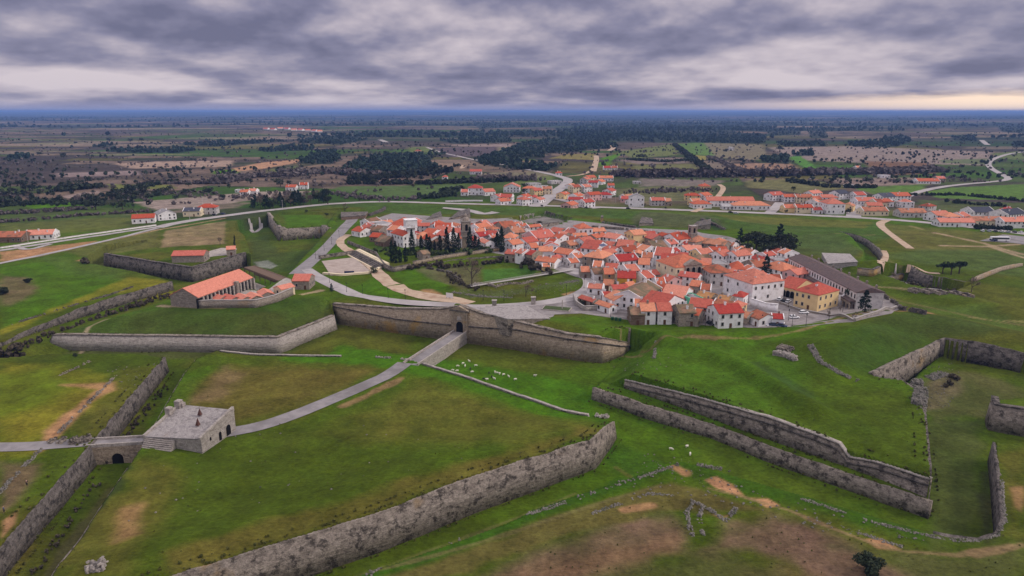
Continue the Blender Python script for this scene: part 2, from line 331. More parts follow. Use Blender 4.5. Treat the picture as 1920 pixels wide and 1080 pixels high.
flat('dark glass', (0.018, 0.02, 0.026), 0.15, 0.5); flat('stone trim', (0.34, 0.31, 0.29), 0.9); flat('dark opening', (0.012, 0.011, 0.011), 0.95, 0.0)
flat('brown door', (0.10, 0.045, 0.025), 0.7); flat('green door', (0.02, 0.20, 0.05), 0.6); flat('black iron', (0.015, 0.015, 0.017), 0.5); flat('tyre', (0.012, 0.012, 0.012), 0.9)
flat('white paint', (0.80, 0.80, 0.82), 0.3, 0.5); flat('silver paint', (0.42, 0.45, 0.50), 0.3, 0.5); flat('blue paint', (0.02, 0.04, 0.10), 0.25, 0.5); flat('black paint', (0.012, 0.014, 0.02), 0.25, 0.5); flat('red paint', (0.45, 0.02, 0.02), 0.3, 0.5)
flat('bin green', (0.02, 0.09, 0.045), 0.5); flat('concrete', (0.42, 0.39, 0.38), 0.9); flat('rust steel', (0.09, 0.04, 0.03), 0.8); flat('panel blue', (0.015, 0.03, 0.10), 0.2, 0.6); flat('wood', (0.14, 0.09, 0.06), 0.85)
flat('wool white', (0.62, 0.58, 0.50), 0.95); flat('wool dark', (0.03, 0.025, 0.022), 0.95); flat('skin', (0.45, 0.28, 0.2), 0.7); flat('cloth blue', (0.03, 0.07, 0.16), 0.9); flat('cloth dark', (0.02, 0.02, 0.024), 0.9); flat('hair', (0.03, 0.02, 0.015), 0.8)
noisy('tarmac', (0.20, 0.185, 0.19), (0.27, 0.248, 0.25), 0.25, c3=(0.165, 0.15, 0.15), s3=0.08)
noisy('cobble', (0.205, 0.182, 0.18), (0.29, 0.26, 0.255), 0.4, c3=(0.16, 0.14, 0.135), s3=0.09)
noisy('pale road', (0.32, 0.292, 0.29), (0.40, 0.365, 0.36), 0.2, c3=(0.27, 0.242, 0.235), s3=0.08)
noisy('sandy track', (0.39, 0.285, 0.20), (0.49, 0.37, 0.27), 0.3, c3=(0.33, 0.215, 0.145), s3=0.12)
noisy('sand court', (0.33, 0.27, 0.235), (0.42, 0.345, 0.30), 0.3, c3=(0.29, 0.225, 0.19), s3=0.08)
noisy('red earth', (0.46, 0.25, 0.13), (0.54, 0.315, 0.17), 0.2, c3=(0.38, 0.20, 0.10), s3=0.07)
def leaf_mat(name, c1, c2, hue=0.02):
    m, t, b = base_mat(name, 0.8, 0.15)
    v = coords(t, 'World'); n = noise(t, v, 0.7, 3, 0.6); gi = N(t, 'ShaderNodeNewGeometry')
    f = mth(t, 'ADD', mth(t, 'MULTIPLY', n, 0.7), mth(t, 'MULTIPLY', gi.outputs['Random Per Island'], 0.45))
    c = mixc(t, sstep(t, f, 0.3, 0.8), c1, c2)
    oi = N(t, 'ShaderNodeObjectInfo'); hs = N(t, 'ShaderNodeHueSaturation')
    t.links.new(mth(t, 'ADD', 0.5 - hue, mth(t, 'MULTIPLY', oi.outputs['Random'], hue * 2)), hs.inputs['Hue'])
    t.links.new(mth(t, 'ADD', 0.7, mth(t, 'MULTIPLY', oi.outputs['Random'], 0.6)), hs.inputs['Value'])
    t.links.new(c, hs.inputs['Color']); t.links.new(hs.outputs[0], b.inputs['Base Color']); return m
leaf_mat('cypress leaf', (0.008, 0.018, 0.010), (0.018, 0.034, 0.018)); leaf_mat('oak leaf', (0.014, 0.022, 0.012), (0.036, 0.046, 0.024)); leaf_mat('pine leaf', (0.008, 0.022, 0.018), (0.02, 0.042, 0.03))
leaf_mat('bush leaf', (0.03, 0.05, 0.018), (0.07, 0.095, 0.03)); leaf_mat('weed leaf', (0.055, 0.070, 0.012), (0.115, 0.115, 0.03)); leaf_mat('scrub leaf', (0.045, 0.038, 0.028), (0.09, 0.072, 0.048)); leaf_mat('twig', (0.10, 0.075, 0.055), (0.17, 0.125, 0.095)); leaf_mat('grey scrub', (0.08, 0.065, 0.065), (0.14, 0.115, 0.11))
leaf_mat('wood leaf', (0.010, 0.024, 0.018), (0.026, 0.044, 0.026), 0.03)
flat('bark', (0.06, 0.045, 0.035), 0.95)

# ---------------------------------------------------------------- mesh helpers
class MB:
    def __init__(s): s.v = []; s.f = []; s.m = []; s.mats = []
    def mi(s, m):
        if m not in s.mats: s.mats.append(m)
        return s.mats.index(m)
    def quadmesh(s, vs, fs, m):
        o = len(s.v); k = s.mi(m); s.v += [tuple(map(float, v)) for v in vs]
        s.f += [tuple(i + o for i in f) for f in fs]; s.m += [k] * len(fs)
    def box(s, x0, x1, y0, y1, z0, z1, m):
        s.quadmesh([(x0, y0, z0), (x1, y0, z0), (x1, y1, z0), (x0, y1, z0), (x0, y0, z1), (x1, y0, z1), (x1, y1, z1), (x0, y1, z1)],
                   [(0, 3, 2, 1), (4, 5, 6, 7), (0, 1, 5, 4), (1, 2, 6, 5), (2, 3, 7, 6), (3, 0, 4, 7)], m)
    def prism(s, pts, z0, z1, m):
        """upright prism over an outline; z0, z1 numbers or lists"""
        n = len(pts); a = z0 if hasattr(z0, '__len__') else [z0] * n; b = z1 if hasattr(z1, '__len__') else [z1] * n
        ar = sum(pts[i][0] * pts[(i + 1) % n][1] - pts[(i + 1) % n][0] * pts[i][1] for i in range(n))
        if ar < 0: pts = pts[::-1]; a = list(a)[::-1]; b = list(b)[::-1]
        s.quadmesh([(p[0], p[1], z) for p, z in zip(pts, a)] + [(p[0], p[1], z) for p, z in zip(pts, b)],
                   [tuple(range(n))[::-1], tuple(range(n, 2 * n))] + [(i, (i + 1) % n, n + (i + 1) % n, n + i) for i in range(n)], m)
    def extrude_x(s, prof, x0, x1, m):
        n = len(prof); s.quadmesh([(x0, p[0], p[1]) for p in prof] + [(x1, p[0], p[1]) for p in prof],
                   [tuple(range(n))[::-1], tuple(range(n, 2 * n))] + [(i, (i + 1) % n, n + (i + 1) % n, n + i) for i in range(n)], m)
    def tube(s, a, b, r0, r1, m, n=6):
        a, b = Vector(a), Vector(b); d = (b - a).normalized(); u = d.orthogonal().normalized(); w = d.cross(u)
        vs = [tuple(p + (u * math.cos(2 * math.pi * i / n) + w * math.sin(2 * math.pi * i / n)) * r) for p, r in ((a, r0), (b, r1)) for i in range(n)]
        s.quadmesh(vs, [(i, (i + 1) % n, n + (i + 1) % n, n + i) for i in range(n)] + [tuple(range(n))[::-1], tuple(range(n, 2 * n))], m)
    def mesh(s, name):
        me = bpy.data.meshes.new(name); me.from_pydata(s.v, [], s.f)
        for m in s.mats: me.materials.append(MATS[m])
        me.polygons.foreach_set('material_index', s.m); me.update(); return me
    def build(s, name, parent=None, **kw): return obj(name, s.mesh(name), parent, **kw)
def obj(name, me, parent=None, loc=None, rz=None, **kw):
    o = bpy.data.objects.new(name, me); COL.objects.link(o)
    if parent: o.parent = parent
    if loc is not None: o.location = loc
    if rz is not None: o.rotation_euler.z = rz
    for k, v in kw.items():
        if v is not None: o[k] = v
    return o
def thing(name, label, cat, loc=(0, 0, 0), rz=0, group=None):
    return obj(name, None, None, loc, rz, label=label, category=cat, group=group)
def clone(o, loc, rz=None, sc=None, label=None, group=None):
    c = o.copy(); COL.objects.link(c); c.location = loc
    if rz is not None: c.rotation_euler.z = rz
    if sc is not None: c.scale = sc if hasattr(sc, '__len__') else (sc,) * 3
    if label: c['label'] = label
    if group: c['group'] = group
    for ch in o.children:
        d = ch.copy(); COL.objects.link(d); d.parent = c
        for g in ch.children:
            e = g.copy(); COL.objects.link(e); e.parent = d
    return c
def npmesh(name, V, F, mats, smooth_=False, col=None):
    me = bpy.data.meshes.new(name); nf, k = F.shape
    me.vertices.add(len(V)); me.vertices.foreach_set('co', np.asarray(V, np.float32).ravel())
    me.loops.add(nf * k); me.loops.foreach_set('vertex_index', F.astype(np.int32).ravel())
    me.polygons.add(nf); me.polygons.foreach_set('loop_start', np.arange(0, nf * k, k, dtype=np.int32)); me.polygons.foreach_set('loop_total', np.full(nf, k, np.int32))
    if smooth_: me.polygons.foreach_set('use_smooth', np.ones(nf, bool))
    me.update(calc_edges=True)
    if col is not None:
        a = me.color_attributes.new('soil', 'FLOAT_COLOR', 'POINT'); c4 = np.ones((len(V), 4), np.float32); c4[:, :3] = col; a.data.foreach_set('color', c4.ravel())
    for m in mats: me.materials.append(MATS[m])
    return me

# ---------------------------------------------------------------- ground cover colours (what grows where; bank and far ditch shade painted in)
GRASS, DRY, LUSH = (0.063, 0.094, 0.006), (0.118, 0.100, 0.019), (0.060, 0.138, 0.004)
YEL, EARTH, BROWN, PURP = (0.200, 0.180, 0.016), (0.40, 0.215, 0.110), (0.155, 0.098, 0.062), (0.150, 0.115, 0.110)
TAN, DKGR, SCRUB = (0.26, 0.185, 0.105), (0.030, 0.058, 0.015), (0.085, 0.078, 0.048)
def A(*p): return list(p)
# (picture outline, colour, strength, feather in metres)
PATCH = [
 # ravelin: drier on the crown and along the parapet
 (A((365, 700), (440, 668), (700, 672), (560, 760), (420, 790), (330, 760)), DRY, .95, 8), (A((640, 760), (790, 690), (1050, 772), (1140, 785), (1000, 845), (760, 800)), DRY, .55, 14),
 (A((330, 1085), (700, 962), (1020, 850), (1148, 790), (1090, 795), (1000, 832), (760, 900), (300, 1035)), DRY, .9, 5), (A((130, 1080), (260, 850), (340, 860), (240, 1080)), DRY, .6, 8),
 (A((230, 935), (265, 925), (255, 985), (215, 1000)), EARTH, .45, 4), (A((345, 740), (420, 672), (460, 680), (400, 735)), (0.17, 0.11, .06), .6, 7),
 (A((420, 770), (760, 690), (720, 740), (430, 800)), GRASS, .6, 6),
 # place of arms and the field on the west
 (A((0, 668), (100, 668), (215, 700), (200, 730), (110, 780), (60, 835), (0, 835)), YEL, .72, 10), (A((0, 690), (90, 670), (140, 700), (100, 740), (0, 760)), LUSH, .5, 12),
 (A((112, 706), (215, 700), (212, 716), (165, 742), (110, 800), (70, 830), (85, 790), (150, 735), (180, 715)), EARTH, .85, 3), (A((215, 672), (300, 672), (190, 800), (120, 820), (215, 712)), DRY, .4, 6),
 (A((0, 955), (30, 935), (25, 960), (0, 985)), EARTH, .8, 1.5), (A((0, 850), (80, 850), (50, 890), (0, 940)), BROWN, .8, 4), (A((0, 1000), (45, 940), (60, 960), (0, 1030)), DRY, .8, 3),
 # ditches: lush
 (A((530, 655), (640, 612), (870, 640), (1120, 680), (1110, 760), (1050, 765), (830, 690), (700, 664)), (0.058, 0.138, 0.005), 1.3, 6), (A((1110, 755), (1180, 790), (1740, 975), (1740, 1000), (1500, 930), (1270, 870), (1150, 830)), (0.045, 0.100, 0.006), .95, 5),
 (A((560, 1075), (1000, 930), (1160, 840), (1270, 865), (1000, 955), (690, 1085)), (0.040, 0.095, 0.006), 1.2, 3), (A((220, 810), (320, 690), (400, 670), (340, 750), (265, 830)), LUSH, .5, 4),
 (A((10, 1078), (190, 850), (250, 850), (110, 1075)), DRY, .35, 5), (A((1750, 1000), (1750, 830), (1740, 740), (1850, 740), (1840, 1000)), (0.07, 0.085, 0.022), .75, 5),
 (A((1700, 690), (1800, 665), (1925, 690), (1925, 730), (1760, 740)), (0.09, 0.075, 0.035), .6, 6), (A((1845, 828), (1868, 828), (1880, 985), (1850, 1002)), (0.03, 0.028, 0.018), .6, 2),  # last one: near-black brown strip along the right counterscarp
 # glacis in the foreground right: ploughed brown arcs and worn earth
 (A((880, 1085), (935, 1040), (1060, 985), (1180, 950), (1262, 942), (1290, 975), (1285, 1010), (1180, 1040), (1060, 1085)), BROWN, .92, 8), (A((1312, 1012), (1380, 962), (1450, 945), (1530, 965), (1640, 1020), (1770, 1085), (1560, 1085), (1480, 1030), (1400, 1010)), BROWN, .88, 7),
 (A((900, 1085), (1100, 1010), (1270, 985), (1275, 1015), (1100, 1060), (1000, 1085)), (0.19, 0.105, 0.055), .5, 6), (A((1400, 1050), (1480, 1035), (1540, 1060), (1500, 1085), (1400, 1085)), (0.17, 0.1, 0.05), .6, 6),
 (A((1222, 922), (1240, 914), (1262, 924), (1235, 931)), EARTH, 1, 1), (A((1322, 880), (1345, 878), (1375, 892), (1395, 908), (1380, 906), (1345, 894)), EARTH, .9, 1), (A((1412, 914), (1440, 915), (1462, 926), (1440, 930)), EARTH, 1, 1), (A((1625, 990), (1655, 988), (1690, 1008), (1650, 1006)), EARTH, .95, 1.2), (A((1325, 938), (1350, 948), (1382, 940), (1362, 947)), EARTH, .7, 1),
 (A((690, 1085), (1000, 962), (1260, 885), (1440, 935), (1330, 940), (1240, 935), (1050, 985), (880, 1050)), (0.115, 0.100, 0.026), 1.2, 3), (A((1560, 1000), (1760, 1020), (1920, 1000), (1925, 1085), (1780, 1085), (1640, 1015)), (0.085, 0.088, 0.026), .8, 7), (A((1180, 1040), (1300, 1010), (1400, 1015), (1560, 1085), (1060, 1085)), (0.075, 0.075, 0.022), .75, 7),
 (A((1875, 830), (1925, 825), (1925, 990), (1885, 980)), DRY, .6, 5), (A((1900, 895), (1922, 892), (1922, 945), (1905, 930)), EARTH, .5, 1.5), (A((1730, 690), (1790, 672), (1820, 690), (1760, 720), (1720, 725)), (0.15, 0.115, 0.07), .6, 4),
 # right bastion, its banks: their shaded sides painted in darker green
 (A((1130, 715), (1180, 650), (1420, 640), (1540, 700), (1400, 790), (1200, 730)), (0.062, 0.125, 0.007), .95, 12), (A((1545, 690), (1640, 610), (1760, 600), (1900, 640), (1760, 640), (1640, 704)), DKGR, .5, 8), (A((1600, 720), (1720, 735), (1735, 890), (1560, 830), (1480, 790)), GRASS, .7, 12),
 (A((980, 600), (1100, 590), (1450, 615), (1560, 612), (1500, 650), (1250, 650), (1190, 645)), LUSH, .6, 8), (A((1395, 684), (1425, 680), (1530, 745), (1520, 765), (1490, 752)), DKGR, .6, 3),
 (A((1700, 570), (1850, 580), (1925, 610), (1925, 640), (1760, 590), (1660, 560)), (0.075, 0.115, 0.018), .8, 8),
 # left bastion: shade of its outer slope painted in darker green
 (A((130, 605), (340, 572), (600, 560), (625, 590), (520, 630), (120, 628)), DKGR, .45, 8), (A((95, 630), (150, 612), (520, 628), (520, 637)), (0.08, 0.09, 0.025), .7, 3), (A((150, 605), (345, 578), (345, 560), (330, 545)), LUSH, .4, 4),
 # fields west of the works
 (A((0, 500), (100, 490), (240, 525), (215, 545), (130, 568), (0, 612)), LUSH, .7, 10), (A((60, 595), (200, 552), (320, 540), (330, 530), (240, 520), (150, 560), (0, 608), (0, 615)), YEL, .75, 5), (A((0, 515), (55, 520), (70, 550), (20, 572), (0, 570)), BROWN, .7, 6), (A((0, 470), (90, 492), (130, 515), (230, 528), (235, 500), (100, 480)), (0.075, 0.12, 0.02), .6, 8),
 (A((300, 462), (310, 432), (424, 414), (422, 455)), TAN, .8, 3), (A((120, 470), (300, 430), (300, 460), (150, 482)), (0.13, 0.125, 0.035), .7, 5), (A((420, 450), (424, 414), (448, 414), (448, 470)), DRY, .6, 4), (A((255, 497), (150, 490), (210, 478), (300, 470), (330, 475)), DRY, .5, 4),
 (A((0, 494), (0, 472), (180, 452), (165, 460)), EARTH, .85, 4), (A((530, 403), (600, 402), (628, 418), (540, 425)), LUSH, .8, 3), (A((466, 498), (590, 470), (600, 445), (520, 450), (500, 420), (470, 425)), (0.05, 0.075, 0.02), .6, 6), (A((476, 466), (500, 463), (518, 472), (505, 478), (480, 474)), (0.22, 0.23, 0.2), .8, 2), (A((470, 500), (560, 495), (600, 460), (560, 515), (490, 530)), LUSH, .5, 5),
 # town greens
 (A((655, 545), (720, 508), (765, 550), (740, 562), (690, 560)), LUSH, .9, 2), (A((735, 510), (800, 500), (850, 545), (830, 555), (770, 545)), LUSH, .8, 4), (A((905, 498), (985, 495), (1010, 510), (1000, 516), (905, 530)), (0.06, 0.14, 0.018), .9, 3), (A((610, 480), (640, 450), (665, 470), (640, 478)), LUSH, .9, 2), (A((690, 470), (740, 448), (745, 460), (700, 478)), DKGR, .7, 2),
 (A((780, 505), (860, 490), (900, 495), (900, 530), (870, 545), (800, 520)), (0.13, 0.115, 0.06), .7, 4), (A((840, 560), (960, 555), (1090, 535), (1095, 520), (1000, 545), (870, 545)), (0.075, 0.10, 0.03), .6, 4), (A((660, 505), (715, 500), (730, 520), (700, 512)), DKGR, .5, 2),
 # greens beyond the town up to the road
 (A((650, 383), (1000, 392), (1400, 408), (1640, 420), (1700, 440), (1560, 470), (1500, 465), (1380, 430), (1100, 405), (700, 400)), (0.055, 0.105, 0.02), .7, 8), (A((1080, 390), (1400, 402), (1640, 415), (1640, 425), (1450, 420), (1200, 402)), (0.075, 0.12, 0.02), .6, 6), (A((1200, 402), (1330, 404), (1360, 425), (1200, 428), (1180, 412)), (0.09, 0.092, 0.045), .7, 6),
 (A((1340, 402), (1640, 416), (1620, 428), (1400, 420)), (0.13, 0.125, 0.025), .7, 5), (A((1650, 418), (1900, 440), (1925, 470), (1700, 470)), (0.13, 0.12, 0.032), .7, 8), (A((1655, 480), (1760, 500), (1925, 520), (1925, 470), (1720, 468)), (0.075, 0.11, 0.028), .7, 8), (A((1575, 440), (1600, 448), (1650, 475), (1640, 500), (1610, 500), (1620, 475)), LUSH, .7, 3), (A((1440, 450), (1560, 445), (1618, 470), (1600, 482), (1540, 480), (1470, 472)), (0.07, 0.10, 0.028), .7, 5),
 (A((1060, 408), (1130, 415), (1290, 432), (1300, 440), (1130, 428), (1070, 420)), LUSH, .6, 4), (A((1130, 414), (1200, 422), (1200, 427), (1128, 419)), DKGR, .8, 2), (A((1322, 410), (1365, 430), (1340, 432), (1325, 420)), DKGR, .9, 2), (A((965, 409), (1020, 399), (1068, 408), (1044, 418)), (0.20, 0.18, 0.17), .95, 2),  # dark green strips paint the shadow in the far ditches
 # countryside: fields that can be told apart
 (A((45, 385), (150, 379), (160, 385), (60, 392)), LUSH, .8, 8), (A((0, 398), (170, 388), (280, 395), (250, 415), (0, 440)), (0.075, 0.11, 0.026), .8, 14), (A((0, 420), (230, 407), (290, 412), (200, 432), (0, 445)), (0.12, 0.125, 0.03), .6, 10), (A((180, 405), (290, 402), (420, 380), (470, 380), (440, 390), (330, 400)), (0.2, 0.15, 0.12), .7, 8), (A((250, 380), (480, 360), (600, 358), (440, 380), (300, 395)), (0.21, 0.165, 0.14), .75, 10), (A((110, 368), (180, 358), (190, 362), (130, 372)), (0.2, 0.15, 0.13), .8, 8),
 (A((400, 320), (450, 317), (445, 326), (400, 326)), LUSH, .8, 12), (A((200, 345), (320, 347), (330, 354), (210, 355)), (0.11, 0.12, 0.03), .7, 10), (A((210, 306), (300, 302), (440, 300), (430, 312), (250, 316)), (0.26, 0.185, 0.14), .7, 15), (A((100, 325), (250, 320), (270, 328), (110, 332)), (0.2, 0.15, 0.14), .7, 15), (A((440, 315), (490, 305), (580, 296), (570, 303), (500, 315), (440, 322)), (0.30, 0.17, 0.10), .8, 12), (A((570, 300), (650, 297), (640, 302), (580, 307)), (0.2, 0.15, 0.12), .6, 12),
 (A((620, 355), (640, 350), (860, 347), (850, 358), (810, 370), (720, 368)), (0.06, 0.095, 0.028), .8, 10), (A((500, 318), (560, 310), (545, 325), (500, 330)), (0.09, 0.105, 0.035), .6, 12), (A((765, 277), (800, 275), (820, 287), (770, 285)), (0.09, 0.115, 0.03), .7, 15), (A((812, 278), (930, 274), (934, 282), (900, 293), (850, 295)), (0.075, 0.055, 0.06), .85, 10), (A((820, 272), (960, 270), (960, 276), (880, 275)), (0.2, 0.15, 0.13), .7, 12),
 (A((965, 330), (1000, 320), (1040, 332), (1030, 340), (965, 345)), (0.09, 0.115, 0.035), .8, 8), (A((1030, 297), (1060, 290), (1115, 288), (1115, 300)), (0.155, 0.13, 0.04), .8, 10), (A((1122, 298), (1160, 288), (1165, 285), (1160, 293), (1145, 302)), LUSH, .8, 8), (A((1122, 305), (1145, 302), (1145, 310), (1122, 312)), LUSH, .6, 8), (A((1155, 285), (1260, 270), (1275, 290), (1190, 297)), (0.10, 0.115, 0.035), .8, 14),
 (A((1265, 270), (1320, 268), (1345, 292), (1290, 290)), (0.075, 0.13, 0.028), .85, 10), (A((1285, 290), (1330, 293), (1335, 300), (1295, 300)), (0.18, 0.155, 0.04), .8, 8), (A((1320, 268), (1430, 272), (1440, 300), (1345, 296)), (0.135, 0.115, 0.07), .8, 12), (A((1150, 300), (1280, 295), (1295, 306), (1200, 308)), (0.15, 0.115, 0.10), .7, 10), (A((1190, 310), (1300, 307), (1320, 327), (1240, 330), (1190, 322)), (0.105, 0.105, 0.04), .8, 10), (A((1295, 302), (1370, 302), (1400, 325), (1330, 325)), (0.14, 0.11, 0.085), .7, 10), (A((1370, 307), (1480, 305), (1500, 320), (1400, 322)), (0.20, 0.125, 0.085), .8, 10),
 (A((1440, 277), (1600, 275), (1860, 285), (1850, 310), (1600, 305), (1500, 300)), (0.185, 0.145, 0.125), .75, 20), (A((1480, 294), (1500, 292), (1535, 318), (1515, 322)), (0.06, 0.15, 0.02), .9, 6), (A((1620, 302), (1740, 305), (1760, 325), (1640, 330)), (0.13, 0.072, 0.045), .7, 14), (A((1550, 335), (1720, 332), (1760, 345), (1600, 350)), (0.17, 0.125, 0.105), .7, 10), (A((1400, 338), (1500, 335), (1600, 352), (1500, 362), (1400, 350)), (0.115, 0.11, 0.045), .7, 10), (A((1600, 352), (1740, 345), (1720, 365), (1640, 365)), (0.07, 0.13, 0.02), .7, 8),
 (A((1730, 360), (1780, 352), (1925, 345), (1925, 375), (1760, 372)), (0.07, 0.125, 0.022), .85, 8), (A((1720, 375), (1925, 380), (1925, 402), (1740, 400)), (0.075, 0.10, 0.03), .8, 8), (A((1760, 300), (1850, 297), (1850, 308), (1770, 306)), (0.07, 0.10, 0.035), .6, 12), (A((1140, 355), (1330, 345), (1340, 375), (1180, 378)), (0.10, 0.10, 0.045), .7, 10), (A((1200, 335), (1360, 338), (1340, 348), (1200, 350)), (0.15, 0.12, 0.11), .6, 10), (A((900, 325), (1000, 318), (1030, 330), (900, 345)), (0.16, 0.125, 0.09), .5, 12), (A((1860, 288), (1925, 283), (1925, 300), (1880, 298)), (0.09, 0.115, 0.035), .7, 10),
]
WOODS = [A((198, 284), (215, 278), (330, 277), (370, 281), (340, 287), (230, 286)), A((330, 271), (390, 265), (480, 262), (560, 264), (480, 270), (400, 275)), A((480, 282), (560, 272), (590, 276), (585, 282), (500, 285)), A((556, 305), (580, 288), (630, 282), (640, 300), (620, 308), (565, 307)),
 A((645, 315), (680, 295), (760, 288), (820, 290), (800, 308), (830, 312), (780, 325), (680, 330), (640, 325)), A((560, 262), (655, 255), (690, 262), (640, 272), (560, 268)), A((886, 300), (960, 277), (1010, 282), (1020, 296), (960, 300), (1045, 312), (1030, 322), (960, 318), (900, 308)), A((960, 272), (1050, 258), (1140, 262), (1160, 276), (1060, 286), (980, 290)), A((820, 263), (950, 255), (960, 268), (850, 270)),
 A((1040, 240), (1200, 235), (1440, 252), (1430, 270), (1200, 266), (1050, 262)), A((880, 225), (1100, 222), (1440, 228), (1440, 248), (1140, 232), (900, 242)), A((1455, 268), (1540, 266), (1553, 276), (1470, 276)), A((1585, 268), (1650, 262), (1660, 254), (1700, 253), (1710, 266), (1680, 276), (1600, 276)), A((1782, 256), (1830, 254), (1835, 266), (1790, 264)), A((1515, 247), (1550, 246), (1552, 258), (1520, 258)), A((1440, 242), (1505, 241), (1500, 252), (1440, 254)), A((1425, 295), (1478, 291), (1480, 308), (1430, 305)), A((1482, 288), (1520, 282), (1526, 292), (1490, 293)), A((1870, 238), (1925, 236), (1925, 250), (1880, 248)), A((1895, 268), (1925, 266), (1925, 276), (1900, 276)),
 A((30, 292), (55, 288), (54, 298), (8, 299)), A((170, 276), (190, 268), (222, 270), (200, 276))]
DIRT = [  # worn lines and one dark green line on the grass: picture points, colour, width
 (A((1190, 640), (1215, 650), (1290, 636), (1340, 640)), (0.16, 0.13, 0.05), 1.0), (A((1300, 637), (1400, 640), (1500, 628), (1600, 607), (1650, 592)), (0.22, 0.16, 0.07), 1.3), (A((1690, 594), (1738, 588)), EARTH, 4.5), (A((1330, 895), (1400, 912), (1480, 935), (1580, 975), (1640, 996), (1700, 1012), (1800, 1020), (1900, 1000)), (0.22, 0.155, 0.075), 1.0),
 (A((1170, 935), (1225, 925)), EARTH, 2), (A((1250, 855), (1285, 868)), EARTH, 2.0), (A((1157, 822), (1205, 850), (1260, 864)), (0.12, 0.115, 0.03), 1.2), (A((1830, 1018), (1880, 1012), (1920, 1000)), (0.26, 0.17, 0.09), 1.5), (A((600, 1085), (760, 1040), (960, 975), (1150, 915), (1240, 890)), (0.15, 0.125, 0.05), 1.0),
 (A((640, 738), (690, 716), (752, 688)), (0.26, 0.16, 0.08), 2.4), (A((470, 1075), (700, 1000), (900, 935), (1080, 868)), (0.13, 0.13, 0.04), 1.0), (A((1150, 620), (1190, 640), (1205, 655)), (0.2, 0.16, 0.07), 0.9), (A((60, 1075), (150, 960), (230, 862)), (0.035, 0.055, 0.015), 3), (A((30, 1080), (120, 960), (200, 862)), (0.09, 0.085, 0.03), 2),
 (A((300, 578), (420, 581), (520, 562), (600, 545)), (0.36, 0.28, 0.17), 2.2), (A((135, 632), (165, 605), (200, 590)), (0.30, 0.24, 0.15), 1.6), (A((0, 494), (120, 470), (300, 430), (420, 410)), (0.40, 0.27, 0.16), 2.2), (A((150, 488), (185, 480)), EARTH, 4), (A((1755, 437), (1840, 455), (1920, 478)), (0.42, 0.30, 0.20), 3.0), (A((1770, 461), (1850, 462), (1925, 457)), (0.42, 0.30, 0.20), 3.0), (A((1708, 424), (1730, 430)), (0.3, 0.24, 0.12), 2.5), (A((1855, 462), (1925, 485)), (0.42, 0.30, 0.20), 2.5),
 (A((1655, 478), (1720, 530), (1820, 545)), (0.15, 0.14, 0.05), 1.5), (A((1600, 530), (1690, 565), (1850, 600), (1925, 612)), (0.16, 0.14, 0.05), 1.5), (A((800, 545), (812, 552)), EARTH, 4), (A((1060, 552), (1120, 540)), (0.40, 0.24, 0.12), 2.5), (A((1640, 538), (1720, 552), (1770, 552)), (0.3, 0.24, 0.12), 1.6), (A((1820, 595), (1925, 608)), (0.22, 0.2, 0.07), 1.2), (A((1560, 445), (1600, 447), (1640, 440)), (0.18, 0.16, 0.06), 1.2),
]
